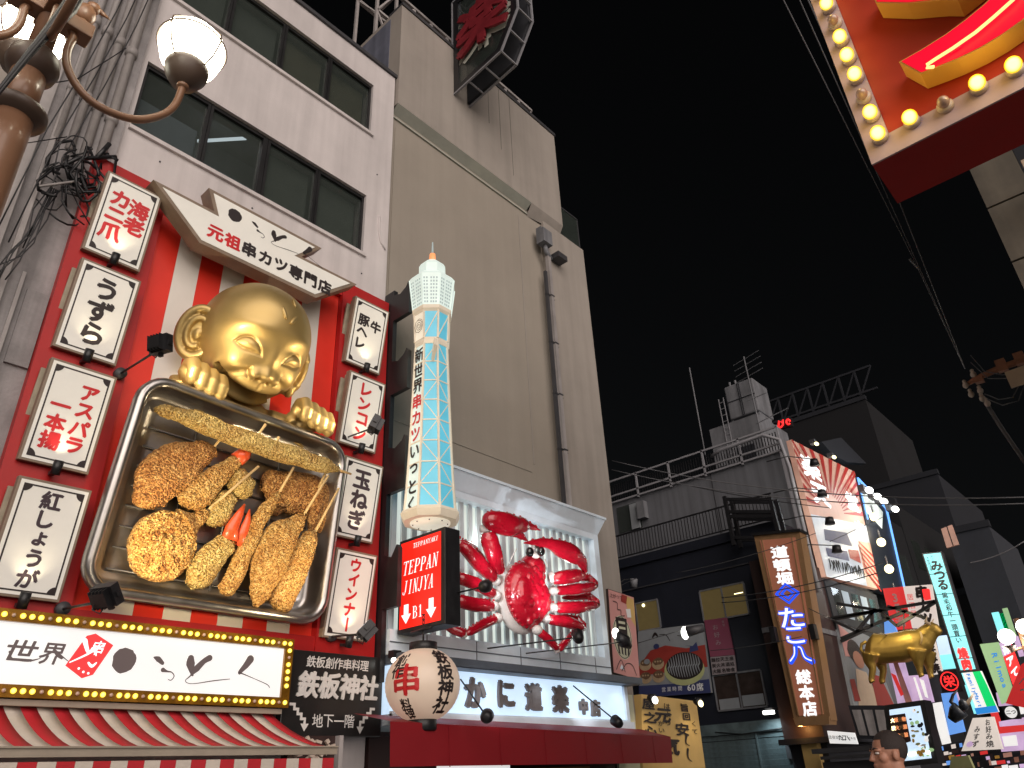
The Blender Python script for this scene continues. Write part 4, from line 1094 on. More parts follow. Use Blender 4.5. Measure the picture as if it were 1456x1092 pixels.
o = mb.build('shell', 'crab_red', CR); rm = o.modifiers.new('r', 'REMESH'); rm.mode = 'VOXEL'; rm.voxel_size = .013; rm.use_smooth_shade = True; o.modifiers.new('s', 'SMOOTH').iterations = 7
mb = MB(); mb.ell(c+Vector((-.02, .14, -.05)), (.56, .16, .58), n=30, m=20); mb.build('belly', 'crab_white', CR)
LG = [
 ([(705, 826, -7.8), (680, 800, -7.65), (654, 772, -7.7)], [8, 10, 7.5], [(654, 772, -7.7), (672, 779, -7.95), (690, 800, -8.05)], [7, 6, 5]),
 ([(705, 847, -7.8), (676, 830, -7.7), (648, 820, -7.75)], [7, 8.5, 8], [(648, 820, -7.75), (632, 800, -7.9), (640, 786, -8.0)], [7, 6, 4]),
 ([(702, 862, -7.8), (675, 860, -7.7), (646, 853, -7.75)], [8, 9, 8], [(646, 853, -7.75), (625, 846, -7.9), (615, 838, -8)], [7, 6, 4]),
 ([(707, 879, -7.8), (686, 888, -7.75), (662, 902, -7.7)], [6, 6.5, 4.5], [(662, 902, -7.7), (645, 896, -7.8), (628, 887, -7.9)], [5.5, 5.5, 3]),
 ([(787, 840, -7.8), (818, 838, -7.65), (848, 833, -7.7)], [6.5, 8.5, 7], [(848, 833, -7.7), (838, 822, -7.95), (815, 822, -8.05)], [6.5, 6, 4]),
 ([(787, 864, -7.8), (820, 864, -7.65), (851, 860, -7.7)], [8, 9, 6.5], [(851, 860, -7.7), (838, 848, -7.95), (800, 850, -8.05)], [6.5, 6, 4]),
 ([(776, 880, -7.8), (805, 884, -7.7), (831, 893, -7.7)], [7, 8.5, 6.5], [(831, 893, -7.7), (822, 880, -7.95), (795, 876, -8.05)], [6.5, 5, 4]),
 ([(764, 896, -7.75), (780, 909, -7.7), (794, 924, -7.7)], [6, 6, 4.5], [(794, 924, -7.7), (804, 914, -7.75), (814, 902, -7.85)], [5, 5, 3]),
]
random.seed(31)
for p1, r1, p2, r2 in LG:
    mb = MB()
    for pts, rs in ((p1, r1), (p2, r2)):
        q = [cp(*a) for a in pts]; rr = [a*SC for a in rs]
        k = 9; P_ = []; Q_ = []
        for i in range(k):
            t = i/(k-1)*(len(q)-1); j = min(int(t), len(q)-2); u = t-j
            P_.append(q[j].lerp(q[j+1], u)); Q_.append((rr[j]*(1-u)+rr[j+1]*u)*(.45 if i in (0, k-1) else 1))
        mb.tube(P_, Q_, 12)
        for i in range(10):
            t = i/9; j = min(int(t*(len(q)-1)), len(q)-2); u = t*(len(q)-1)-j
            mb.ell(q[j].lerp(q[j+1], u)+Vector((0, 0, rr[0]*.95)), (.02, .018, .022), n=6, m=5)
    mb.build('leg', 'crab_red', CR)
    MB().ell(cp(*p1[0]), (.10, .09, .08), n=12, m=8).build('joint', 'crab_white', CR); MB().ell(cp(*p1[-1])+Vector((0, .03, 0)), (.055, .055, .05), n=12, m=8).build('joint', 'crab_white', CR)
# claws
def limb(pts, ws, m='crab_red', nm='claw', flat=.8, spikes=0):
    q = [cp(a, b, x) for a, b, x in pts]; mb = blob(q, [v*SC for v in ws], 18, 36, flat, .012, 8, 3, Vector((0, 1, 0)), .008)
    for i in range(spikes):
        t = (i+.8)/(spikes+.6)*(len(q)-1); j = min(int(t), len(q)-2); p = q[j].lerp(q[j+1], t-j); w_ = (ws[j]*(1-(t-j))+ws[j+1]*(t-j))*SC
        mb.ell(p+Vector((0, 0, w_*.92)), (.03, .03, .04), n=8, m=6)
    return mb.build(nm, m, CR)
limb([(712, 812, -7.7), (703, 790, -7.6), (696, 768, -7.6), (694, 758, -7.6)], [7, 13, 13, 10], nm='claw_arm')
limb([(716, 815, -7.75), (713, 800, -7.68), (703, 785, -7.66)], [6, 5, 6], 'crab_white', 'claw_joint')
limb([(683, 752, -7.65), (695, 752, -7.6)], [5, 8], 'crab_white', 'claw_joint')
limb([(690, 740, -7.6), (700, 741, -7.5), (722, 746, -7.45), (740, 747, -7.5), (753, 748, -7.5), (768, 754, -7.5)], [9, 14, 16, 12, 5, 1], nm='claw', spikes=9)
limb([(727, 755, -7.5), (738, 760, -7.5), (750, 769, -7.5)], [8, 6, 1], nm='pincer')
limb([(786, 823, -7.7), (800, 821, -7.6), (818, 818, -7.6), (829, 818, -7.62)], [8, 10, 10, 7], nm='claw_arm')
limb([(781, 822, -7.72), (786, 821, -7.7)], [7, 9], 'crab_white', 'claw_joint')
limb([(832, 812, -7.6), (826, 797, -7.5), (812, 786, -7.45), (797, 780, -7.45), (775, 772, -7.45), (745, 772, -7.5)], [5, 10, 14, 13, 7, 1], nm='claw', spikes=9)
limb([(795, 780, -7.5), (775, 776, -7.55), (757, 777, -7.6)], [6, 4, 3], 'crab_white', 'claw_joint')
for px in ((753, 785), (769, 784)):
    mb = MB(); mb.ell(cp(px[0], px[1], -7.5), (.075, .07, .085), n=20, m=14); e = mb.build('eye', 'eye_black', CR)
mb = MB(); mb.ell(cp(761, 789, -7.62), (.12, .05, .06), n=12, m=8); mb.build('eye_socket', 'crab_white', CR)
mb = MB(); mb.tube([cp(722, 805, -7.6), cp(728, 792, -7.5), cp(735, 780, -7.45)], .008, 6); mb.tube([cp(775, 795, -7.6), cp(779, 806, -7.5)], .008, 6); mb.build('feeler', 'crab_white', CR)

def ball_spot(label, hp, b, x, bx, aim, en, ball=True, group='round black spotlights on rods'):
    bb = ax(b[0], b[1], bx); h = ax(hp[0], hp[1], x)
    t = thing('rod_spotlight', label, 'spotlight', tuple(bb), wallrot(), group); hl = LP(t, h); al = LP(t, V(aim)); d = (al-hl).normalized()
    MB().tube([(0, 0, 0), hl], .012, 6).build('rod', 'black_metal', t)
    mb = MB(); mb.tube([hl-d*.09, hl-d*.08, hl-d*.02, hl+d*.09], [.03, .062, .085, .09], 16); mb.build('lamp_head', 'black_metal', t)
    mb = MB(); mb.tube([hl+d*.088, hl+d*.094], .075, 16); mb.build('lens', 'hot_white', t)
    spot('spot_beam', t, hl+d*.12, al, en, (.92, .97, 1), 70, .7, .05)
ball_spot('round black spotlight in front of the crab left legs', (689, 834), (645, 844), -7.0, -7.65, (-7.9, 9.4, 4.7), 130)
ball_spot('black spotlight in front of the crab lower right leg', (822, 906), (693, 922), -7.0, -8.2, (-8.0, 10.2, 4.9), 140)
ball_spot('round black spotlight hanging over the lit crab shop sign', (692, 1019), (655, 966), -7.4, -8.3, (-8.6, 9.3, 2.9), 14)
ball_spot('black spotlight at the right end of the lit crab shop sign', (878, 1027), (815, 975), -7.6, -8.3, (-8.6, 11.4, 2.9), 20)

# lit crab shop sign
KS = FT('crab_shop_sign', 'long bluish white lit sign with raised dark shop lettering under the crab box', 'sign', -8.62, 7.0, 2.33)
def PK(y, z, d=0): return (y-7.0, d, z-2.33)
MB().box2(PK(7.05, 2.5, 0), PK(12.72, 3.13, .25)).build('lit_panel', 'kani_sign', KS)
mb = MB(); mb.box2(PK(7.05, 2.36, -.08), PK(12.9, 2.498, .25)); mb.box2(PK(7.05, 2.45, -.06), PK(12.8, 2.53, -.003)); mb.box2(PK(12.722, 2.5, -.05), PK(12.82, 3.12, .25)); mb.build('frame', 'kani_white', KS)
mb = MB(); mb.box2(PK(7.0, 3.132, -.28), PK(12.95, 3.145, .3)); mb.box2(PK(7.0, 3.147, -.30), PK(13.0, 3.26, .3)); mb.build('canopy', 'kani_roof', KS)
mb = MB()
for ch, px, py, h in (('か', 675, 985, .48), ('に', 719, 987, .46), ('道', 758, 991, .43), ('楽', 796, 994, .44), ('中', 829, 1005, .26), ('店', 846, 1007, .28)):
    p = LP(KS, ax(px, py, -8.60)); glyph(mb, ch, p.x, p.z, h*1.0, y=-.005, bold=.05, th=.05, sx=.95)
mb.build('lettering', 'kani_letter', KS)
for y in (7.6, 8.9, 10.2, 11.5, 12.5): spot('canopy_light', KS, PK(y, 3.11, -.30), PK(y, 2.5, -.02), 7, (.85, .95, 1), 120, 1, .05)
# crimson awning
CA = FT('crimson_fabric_awning', 'plain crimson fabric awning under the lit crab shop sign', 'awning', -7.8, 6.4, 1.78)
mb = MB(); mb.add([(0, 0, .55), (6.5, 0, .42), (6.42, -.02, 0), (0, -.02, .05)], [(0, 1, 2, 3)]); mb.add([(6.5, 0, .42), (6.7, .75, .6), (6.6, .75, .1), (6.42, -.02, 0)], [(0, 1, 2, 3)])
mb.add([(0, 0, .551), (6.5, 0, .421), (6.7, .75, .6), (0, .75, .7)], [(0, 1, 2, 3)]); mb.build('canvas', 'awn_crimson', CA)
mb = MB()
for k in range(1, 7): x = k*.98; mb.box2((x, -.03, .0+.03), (x+.01, -.0212, .0+.04)); mb.beam((x, -.012, .54-.02*k), (x, -.026, .045-.006*k), .010, .004)
mb.build('seam', 'awn_crimson', CA)
# shopfront below: bright interior
SF = FT('ground_floor_shop', 'dim shopfront with a glowing menu box below the crimson awning', 'shop', -8.95, 6.99, 0)
MB().box2((0, 0, 0), (6.6, .1, 2.3)).build('wall', 'brown_wall', SF)
a = onpl(SF, 632, 1083, -1.0); b = onpl(SF, 725, 1085, -1.0)
MB().box2((a.x, -1.0, 1.1), (b.x, -.8, a.z)).build('menu_box', 'sign_white', SF)
a = onpl(SF, 832, 1090, -.4); MB().box2((a.x-2.0, -.5, a.z-.4), (a.x, -.3, a.z)).build('noren_bar', 'wood_frame', SF)

# black pole with brackets, tower sign, TEPPAN sign
PO = FT('black_steel_column', 'black steel column at the building corner carrying the tower sign brackets', 'column', -8.8, 6.895, 2.9)
MB().box2((0, -.14, 0), (.085, .12, 6.6)).build('column', 'black_metal', PO)
for z, hh in ((9.15, .62), (7.72, .72), (6.05, .85), (4.3, .85)):
    mb = MB(); pts = [(-.0, z-hh/2-2.9), (-.0, z+hh/2-2.9)]
    x1 = .42 if z > 5 else .32
    poly = [(0, z-hh/2-2.9), (0, z+hh/2-2.9-.06), (.16, z+hh/2-2.9-.12), (x1-.1, z+hh/2-2.9-.04), (x1-.04, z+hh/2-2.9+.05), (x1, z+hh/2-2.9), (x1, z-hh/2-2.9)]
    # in the X direction (outwards): local -y
    u0 = .14; vs = [(.0, -u0-u, v) for u, v in poly]+[(.08, -u0-u, v) for u, v in poly]; m_ = len(poly)
    mb.add(vs, [tuple(range(m_)), tuple(range(2*m_-1, m_-1, -1))]+[(i, i+m_, (i+1) % m_+m_, (i+1) % m_) for i in range(m_)]); mb.build('bracket_plate', 'black_metal', PO)

TWK = (10.27-5.08)/5.92
TW = thing('tower_sign', 'lit octagonal tower shaped sign with blue lattice panels, vertical lettering and an orange tipped mast', 'tower sign', (-7.93, 7.15, 5.08))
N8 = 8
def octo(r, z, ph=22.5): return [(r*math.cos(R_(ph+45*k)), r*math.sin(R_(ph+45*k)), z) for k in range(8)]
def frust(r0, z0, r1, z1, faces, mb, cap=False):
    a = octo(r0, z0); b = octo(r1, z1)
    for k in faces: mb.quad(a[k], a[(k+1) % 8], b[(k+1) % 8], b[k])
# shaft r as function of z
def rad(z): return .50-.175*min(z/3.55, 1)**.62
zs = [.12+i*(3.35-.12)/8 for i in range(9)]
# faces: k covers angles 22.5+45k..; face normal at 45+45k deg. -Y normal = 270 -> k=5; +X-Y (315) -> k=6; -X-Y (225) -> k=4 ; +X (0) k=7
mw, mbl = MB(), MB()
for i in range(8):
    r0, r1 = rad(zs[i]), rad(zs[i+1])
    frust(r0, zs[i], r1, zs[i+1], (5, 4), mw); frust(r0, zs[i], r1, zs[i+1], (6, 7, 0, 1, 2, 3), mbl)
mw.build('lettered_face', 'tower_pale', TW); mbl.build('blue_face', 'tower_blue', TW)
rimm = MB()
for i in range(9):
    a = octo(rad(zs[i])+.006, zs[i])
    for k in range(8): rimm.beam(a[k], a[(k+1) % 8], .022)
for k in range(8):
    for i in range(8): rimm.beam(octo(rad(zs[i])+.01, zs[i])[k], octo(rad(zs[i+1])+.01, zs[i+1])[k], .036)
    if k in (5,): continue
    for i in range(8):
        a0, a1 = octo(rad(zs[i])+.002, zs[i]), octo(rad(zs[i+1])+.002, zs[i+1])
        if (i+k) % 2: rimm.beam(a0[k], a1[(k+1) % 8], .016)
        else: rimm.beam(a0[(k+1) % 8], a1[k], .016)
tag(rimm.build('lattice', 'tower_rim', TW), kind='stuff')
mb = MB(); mb.lathe([(.50, -.05), (.53, .0), (.56, .06), (.52, .12)], 8); mb.v = [tuple(Matrix.Rotation(R_(22.5), 3, 'Z') @ Vector(p)) for p in mb.v]; mb.smooth = [False]*len(mb.f); mb.build('base_ring', 'tower_rim', TW)
MB().tube([(0, 0, -.07), (0, 0, -.052)], .36, 28).build('base_plate', 'tower_white', TW)
mb = MB()
for k in range(8): a = R_(45*k); mb.tube([(math.cos(a)*.31, math.sin(a)*.31, -.085), (math.cos(a)*.31, math.sin(a)*.31, -.07)], .012, 6)
tag(mb.build('bolt', 'dark_grey', TW), kind='stuff')
# neck with clock ring, then the flared cabin
def oct_lathe(prof, m, name):
    mb = MB(); mb.lathe(prof, 8, smooth=False); mb.v = [tuple(Matrix.Rotation(R_(22.5), 3, 'Z') @ Vector(p)) for p in mb.v]; return mb.build(name, m, TW)
oct_lathe([(rad(3.35)+.02, 3.34), (.36, 3.40), (.345, 3.47), (.35, 3.48)], 'tower_rim', 'collar')
mw = MB(); mb = MB()
frust(.345, 3.48, .37, 4.05, (5, 4, 3), mw); frust(.345, 3.48, .37, 4.05, (6, 7, 0, 1, 2), mb); mw.build('neck_face', 'tower_white', TW); mb.build('neck_blue_face', 'tower_blue', TW)
mb = MB()
for k in range(8): mb.beam(octo(.355, 3.46)[k], octo(.38, 4.07)[k], .034)
for k in (6, 7): mb.beam(octo(.355, 3.48)[k], octo(.376, 4.05)[(k+1) % 8], .02)
mb.build('neck_rib', 'tower_rim', TW)
oct_lathe([(.37, 4.05), (.42, 4.10), (.43, 4.17), (.40, 4.18)], 'tower_rim', 'cabin_collar')
oct_lathe([(.41, 4.175), (.50, 4.85), (.50, 4.88), (.45, 4.95), (.34, 5.04), (.30, 5.06), (.30, 5.26), (.26, 5.34), (.15, 5.44), (.07, 5.5)], 'tower_pale', 'cabin')
mb = MB()
for k in range(8):
    for cxx in (-.62, -.38, .0, .24, .5):
        for i in range(8):
            z = 4.24+i*.075; r = .41+(z-4.175)*.133; ap = r*math.cos(R_(22.5))+.004; hw = r*math.sin(R_(22.5))
            an = R_(45+45*k); nx, ny = math.cos(an), math.sin(an); tx, ty = -ny, nx; u = cxx*hw*1.25
            c = Vector((nx*ap+tx*u, ny*ap+ty*u, z)); e = Vector((tx, ty, 0))*.016; h = Vector((0, 0, .022))
            mb.quad(c-e-h, c+e-h, c+e+h, c-e+h)
tag(mb.build('cabin_window', 'tower_win', TW), kind='stuff')
mb = MB(); 
for k in range(8): mb.beam(octo(.415, 4.18)[k], octo(.505, 4.86)[k], .022)
mb.build('cabin_rib', 'tower_pale', TW)
MB().tube([(0, 0, 5.46), (0, 0, 5.66)], [.08, .065], 12).build('mast_base', 'orange', TW); MB().tube([(0, 0, 5.66), (0, 0, 5.98)], [.028, .014], 8).build('mast', 'tower_win', TW)
TW.scale = (.83, .83, TWK)
# small star-like balcony collar
mb = MB(); mb.add([(.30, -.28, 2.93), (.52, -.40, 3.12), (.40, -.30, 3.36), (.33, -.26, 3.3)], [(0, 1, 2, 3)]); mb.add([(.30, -.20, 2.93), (.52, -.32, 3.12), (.40, -.22, 3.36), (.33, -.18, 3.3)], [(3, 2, 1, 0)]); mb.add([(.30, -.28, 2.93), (.52, -.40, 3.12), (.52, -.32, 3.12), (.30, -.2, 2.93)], [(0, 1, 2, 3)]); mb.add([(.52, -.40, 3.12), (.40, -.30, 3.36), (.40, -.22, 3.36), (.52, -.32, 3.12)], [(0, 1, 2, 3)]); 
mb.add([(-.40, -.22, 2.72), (-.50, -.30, 2.84), (-.40, -.24, 2.98)], [(0, 1, 2)]); mb.build('balcony_fin', 'tower_rim', TW)
def face_text(zc, ch, h, m, k=4, zb=None):
    mb = MB(); r = rad(zc) if zc < 3.4 else .357; ap = r*math.cos(R_(22.5))+.012; an = R_(45+45*k)
    M = Matrix.Translation((math.cos(an)*ap, math.sin(an)*ap, zc)) @ Matrix.Rotation(an+math.pi/2, 4, 'Z')
    return mb, M
mk, mr_ = MB(), MB()
for i, ch in enumerate('新世界串カツいっとく'):
    z = 3.13-i*.328; r = rad(z); ap = r*math.cos(R_(22.5))+.014; an = R_(270)
    sl_ = -.155*.75/3.55
    M = Matrix.Translation((math.cos(an)*ap, math.sin(an)*ap, z)) @ Matrix.Rotation(an+math.pi/2, 4, 'Z')
    glyph(mr_ if ch in '串カツ' else mk, ch, 0, 0, .30, y=-.004, bold=.03, M=M, sx=.95)
mk.build('lettering', 'ink', TW); mr_.build('lettering', 'ink_red', TW)
an = R_(270); M = Matrix.Translation((math.cos(an)*.342, math.sin(an)*.342, 3.77)) @ Matrix.Rotation(an+math.pi/2, 4, 'Z')
mb = MB(); pts = []; n = 60
for k in range(n): t = k/(n-1)*4.6*math.pi; r = .015+.085*k/n; pts.append(M @ Vector((r*math.cos(t), -.012, r*math.sin(t)*1.25)))
mb.tube(pts, .006, 4); pts = [M @ Vector((.122*math.cos(2*math.pi*k/8), -.012, .155*math.sin(2*math.pi*k/8))) for k in range(9)]; mb.tube(pts, .006, 4); mb.build('spiral_clock', 'sign_frame', TW)
for k in range(3): point('tower_glow', TW, (.2, -.9, 1+1.5*k), .01)

TS = thing('red_projecting_sign', 'red lit projecting sign with white serif lettering and two down arrows in a black box', 'sign', (-8.53, 7.1, 3.56))
MB().box2((-.03, .0, -.03), (.97, .30, 1.33)).build('box', 'black_metal', TS, bevel=.01)
MB().box2((.02, -.006, .03), (.89, -.001, 1.28)).build('lit_face', 'led_red', TS)
# serif capitals as strokes
STK = {
 'T': [((.5, 0), (.5, 1), .16), ((.05, 1), (.95, 1), .09), ((.3, 0), (.7, 0), .06), ((.05, .86), (.05, 1), .06), ((.95, .86), (.95, 1), .06)],
 'E': [((.25, 0), (.25, 1), .16), ((.08, 1), (.85, 1), .07), ((.08, 0), (.9, 0), .07), ((.25, .52), (.65, .52), .06), ((.85, .84), (.85, 1), .06), ((.9, 0), (.9, .2), .06), ((.65, .42), (.65, .62), .05)],
 'P': [((.25, 0), (.25, 1), .16), ((.08, 1), (.6, 1), .06), ((.25, .46), (.6, .46), .06), ((.6, 1), (.82, .88), .08), ((.82, .9), (.82, .58), .15), ((.82, .6), (.6, .46), .08), ((.06, 0), (.46, 0), .06)],
 'A': [((.18, 0), (.52, 1), .07), ((.52, 1), (.84, 0), .16), ((.3, .34), (.7, .34), .06), ((.03, 0), (.34, 0), .06), ((.66, 0), (1.0, 0), .06)],
 'N': [((.2, 0), (.2, 1), .07), ((.2, 1), (.82, 0), .15), ((.82, 0), (.82, 1), .07), ((.05, 1), (.3, 1), .06), ((.05, 0), (.36, 0), .06), ((.66, 1), (.98, 1), .06)],
 'J': [((.6, 1), (.6, .2), .16), ((.6, .22), (.42, .0), .09), ((.42, .0), (.15, .05), .08), ((.15, .05), (.12, .2), .12), ((.38, 1), (.82, 1), .06)],
 'I': [((.5, 0), (.5, 1), .16), ((.28, 1), (.72, 1), .06), ((.28, 0), (.72, 0), .06)],
 'Y': [((.15, 1), (.5, .48), .15), ((.5, .48), (.85, 1), .07), ((.5, .5), (.5, 0), .15), ((.02, 1), (.32, 1), .06), ((.7, 1), (1, 1), .06), ((.32, 0), (.68, 0), .06)],
 'K': [((.22, 0), (.22, 1), .16), ((.22, .42), (.8, 1), .07), ((.42, .6), (.85, 0), .15), ((.05, 0), (.4, 0), .06), ((.05, 1), (.4, 1), .06), ((.65, 1), (.95, 1), .06), ((.68, 0), (1, 0), .06)],
 'B': [((.25, 0), (.25, 1), .16), ((.08, 1), (.6, 1), .06), ((.25, .53), (.62, .53), .06), ((.08, 0), (.62, 0), .06), ((.6, 1), (.78, .88), .08), ((.78, .88), (.78, .65), .14), ((.78, .65), (.6, .53), .08), ((.6, .53), (.85, .4), .08), ((.85, .4), (.85, .14), .15), ((.85, .14), (.6, 0), .08)],
 '1': [((.5, 0), (.5, 1), .16), ((.25, .82), (.5, 1), .07), ((.25, 0), (.75, 0), .06)],
}
def serif(mb, s, x, z, h, wch, slant=.18, y=-.01, gap=.06):
    n = len(s); tot = n*wch; cx = x-tot/2; q = 0
    for ch in s:
        mb.mark()
        for (a, b, w_) in STK[ch]:
            A_ = Vector((cx+(a[0]*.9+.05)*wch+(a[1]-.5)*h*slant, y-.0004*q, z+(a[1]-.5)*h)); B_ = Vector((cx+(b[0]*.9+.05)*wch+(b[1]-.5)*h*slant, y-.0004*q, z+(b[1]-.5)*h))
            d = (B_-A_).normalized(); nn = Vector((-d.z, 0, d.x))*w_*wch*.5*1.1; e = d*.02*wch
            mb.add([A_-nn-e, B_-nn+e, B_+nn+e, A_+nn-e], [(0, 1, 2, 3)]); q = (q+1) % 14
        cx += wch
mb = MB(); serif(mb, 'TEPPANYAKI', .57, 1.19, .065, .055); serif(mb, 'TEPPAN', .46, .885, .19, .128); serif(mb, 'JINJYA', .42, .60, .19, .112); serif(mb, 'B1', .42, .225, .16, .12, slant=0)
mb.build('lettering', 'txt_white', TS)
for x in (.17, .70):
    mb = MB(); mb.add([(x-.05, -.011, .36), (x+.05, -.011, .36), (x+.05, -.011, .22), (x+.105, -.011, .22), (x, -.011, .09), (x-.105, -.011, .22), (x-.05, -.011, .22)], [(0, 6, 5, 4, 3, 2, 1)]); mb.build('arrow', 'txt_white', TS)

# paper lantern
LN = thing('paper_lantern', 'round cream paper lantern with black and red characters hanging under the red sign', 'lantern', (-7.94, 7.05, 2.80))
prof = [(.13, -.45)]
for k in range(33):
    t = -1+2*k/32; z = t*.43; r = .475*math.sqrt(max(0, 1-(t*.93)**2))*1.0+.02
    prof += [(r+.0045*(k % 2), z)]
prof.append((.13, .45))
MB().lathe(prof, 40, cap=False).build('paper_shade', 'lantern_paper', LN)
MB().lathe([(.18, .42), (.19, .43), (.19, .53), (.15, .54), (.0, .54)], 24, cap=False).build('top_ring', 'black_metal', LN); MB().lathe([(.0, -.57), (.17, -.57), (.19, -.55), (.19, -.43), (.18, -.42)], 24, cap=False).build('bottom_ring', 'black_metal', LN)
def wrap_text(mb, chars, az0, zt_, h, pitch, bold, sx=1., lean=0):
    for i, ch in enumerate(chars):
        tmp = MB(); glyph(tmp, ch, 0, 0, h, y=0, bold=bold, sx=sx); z0_ = zt_-pitch*i
        for f in tmp.f:
            pass
        vv = []
        for (x, y, z) in tmp.v:
            zz = max(-.425, min(.425, z+z0_)); r = .475*math.sqrt(max(.03, 1-(zz/.43*.93)**2))+.03-y*.5; a = R_(az0)+(x+lean*i)/.46*(1 if abs(zz) < .3 else 1.25)
            vv.append((r*math.cos(a), r*math.sin(a), zz))
        mb.mark(); mb.add(vv, tmp.f)
mb = MB(); wrap_text(mb, '鉄板神社', -4, .30, .20, .195, .04, 1.25); wrap_text(mb, '創作', -84, .27, .17, .15, .03, 1.2); wrap_text(mb, '料理', -72, -.27, .14, .11, .03, 1.2); mb.build('lettering', 'ink', LN)
mb = MB(); wrap_text(mb, '串', -68, .02, .40, .3, .03, 1.0); mb.build('lettering', 'ink_red', LN)
mb = MB(); mb.tube([(0, 0, .54), (0, 0, .78)], .012, 6)
for k in range(4): mb.tube([Vector((.022*math.cos(t), (.022*math.sin(t) if k % 2 else 0), .80+k*.035+.022*math.sin(t)*(0 if k % 2 else 1))) for t in [i/8*6.28 for i in range(9)]], .006, 5)
mb.build('hanging_chain', 'black_metal', LN)
br = thing('lantern_bracket', 'dark metal bracket with a square box holding the lantern from below', 'bracket', (-8.8, 7.15, 1.9))
mb = MB(); mb.box2((.7, -.1, -.1), (.92, .1, .18)); mb.beam((0, 0, .35), (.85, 0, .3), .03); mb.beam((0, 0, -.35), (.8, 0, -.05), .04); mb.build('arm', 'dark_grey', br)
sp_ = FT('white_wall_spotlight', 'small bright white spotlight between the black signboard and the lantern', 'spotlight', -8.55, 7.02, 3.2)
mb = MB(); mb.box((0, -.05, .05), (.14, .12, .10)); mb.build('housing', 'black_metal', sp_); mb = MB(); mb.ell((0, -.06, -.03), (.06, .05, .04), n=12, m=8); mb.build('lens', 'hot_white', sp_)
sp_ = FT('white_wall_spotlight', 'lower small white spotlight just left of the lantern', 'spotlight', -8.5, 7.18, 2.95)
mb = MB(); mb.box((0, -.05, .05), (.10, .10, .10)); mb.build('housing', 'black_metal', sp_); mb = MB(); mb.ell((0, -.1, -.02), (.05, .05, .04), n=12, m=8); mb.build('lens', 'hot_white', sp_)
MB().tube([LP(TS, (-7.72, 7.0, 3.5)), LP(TS, (-8.2, 7.06, 3.5))], .02, 6).build('lantern_arm', 'black_metal', TS)

# ------------------------------------------------------------------ street lamp
LPX, LPY = -3.6, .355
ST = thing('street_lamp', 'brown street lamp post with four round glowing globes at the top left', 'street lamp', (LPX, LPY, 0))
mb = MB(); mb.lathe([(.16, 0), (.16, .25), (.11, .35), (.097, 4.5), (.097, 4.70)], 28); mb.build('post', 'post_brown', ST)
mb = MB(); mb.lathe([(.09, 4.69), (.135, 4.71), (.15, 4.735), (.15, 4.76), (.13, 4.775), (.085, 4.79)], 32, cap=False); mb.build('collar', 'post_dark', ST); mb = MB(); mb.lathe([(.083, 5.02), (.115, 5.05), (.128, 5.10), (.12, 5.16), (.09, 5.20), (.06, 5.22)], 28, cap=False); mb.build('collar', 'post_dark', ST)
mb = MB(); mb.lathe([(.086, 4.76), (.083, 5.03)], 28); mb.lathe([(.06, 5.18), (.052, 7.0)], 28); mb.build('upper_post', 'post_brown', ST)
REF = [(.10, 5.50), (.125, 5.46), (.12, 5.34), (.145, 5.23), (.22, 5.13), (.32, 5.08), (.45, 5.09), (.57, 5.15), (.68, 5.28), (.735, 5.42), (.75, 5.60)]
def lamp_arm(az_, dz, light=0, r=.215, reach=1.0):
    dv = Vector((math.cos(az_), math.sin(az_), 0)); Z = Vector((0, 0, 1))
    P_ = [dv*(h*reach)+Z*(z+dz) for h, z in REF]; Q_ = []
    for i in range(len(P_)-1):
        p0 = P_[max(i-1, 0)]; p1 = P_[i]; p2 = P_[i+1]; p3 = P_[min(i+2, len(P_)-1)]
        for j in range(4):
            t = j/4; Q_.append(.5*((2*p1)+(p2-p0)*t+(2*p0-5*p1+4*p2-p3)*t*t+(3*p1-p0-3*p2+p3)*t**3))
    Q_.append(P_[-1]); mb = MB(); mb.tube(Q_, .023, 12); mb.tube([Q_[-1]-Z*.03, Q_[-1]+Z*.01], .038, 14); mb.build('arm', 'post_brown', ST)
    mb = MB(); mb.box(dv*.12+Z*(5.53+dz), (.17, .11, .10), rot=dv.to_track_quat('X', 'Z').to_matrix()); mb.build('arm_block', 'post_brown', ST, bevel=.008)
    g = dv*.75*reach+Z*(5.60+dz+r+.10); T = Matrix.Translation(g)
    mb = MB(); mb.lathe([(.03, -r-.11), (.085, -r-.08), (.128, -r+.0), (.135, -r+.05), (.12, -r+.07), (.0, -r+.06)], 24, T, cap=False); mb.build('lamp_cup', 'post_dark', ST)
    mb = MB(); mb.lathe([(.118, -r+.055), (.175, -.09), (.205, .02), (.198, .09), (.15, .155), (.08, .185), (.01, .19)], 28, T, cap=False); mb.build('globe', 'lamp_globe', ST)
    mb = MB()
    for k in range(4):
        a = k*math.pi/2+.5; pts = [(rr*math.cos(a), rr*math.sin(a), z) for rr, z in ((.13, -r+.05), (.18, -.09), (.214, .02), (.206, .095), (.157, .163), (.085, .192), (0, .205))]
        mb.tube([g+Vector(p) for p in pts], .006, 6)
    mb.tube([g+Vector((.214*math.cos(t), .214*math.sin(t), .045)) for t in [i/28*2*math.pi for i in range(29)]], .006, 6); mb.build('globe_cage', 'post_dark', ST)
a0 = R_(90)
lamp_arm(a0, 0); lamp_arm(a0+R_(90), .12); lamp_arm(a0+R_(180), 0); lamp_arm(a0+R_(270), 0)
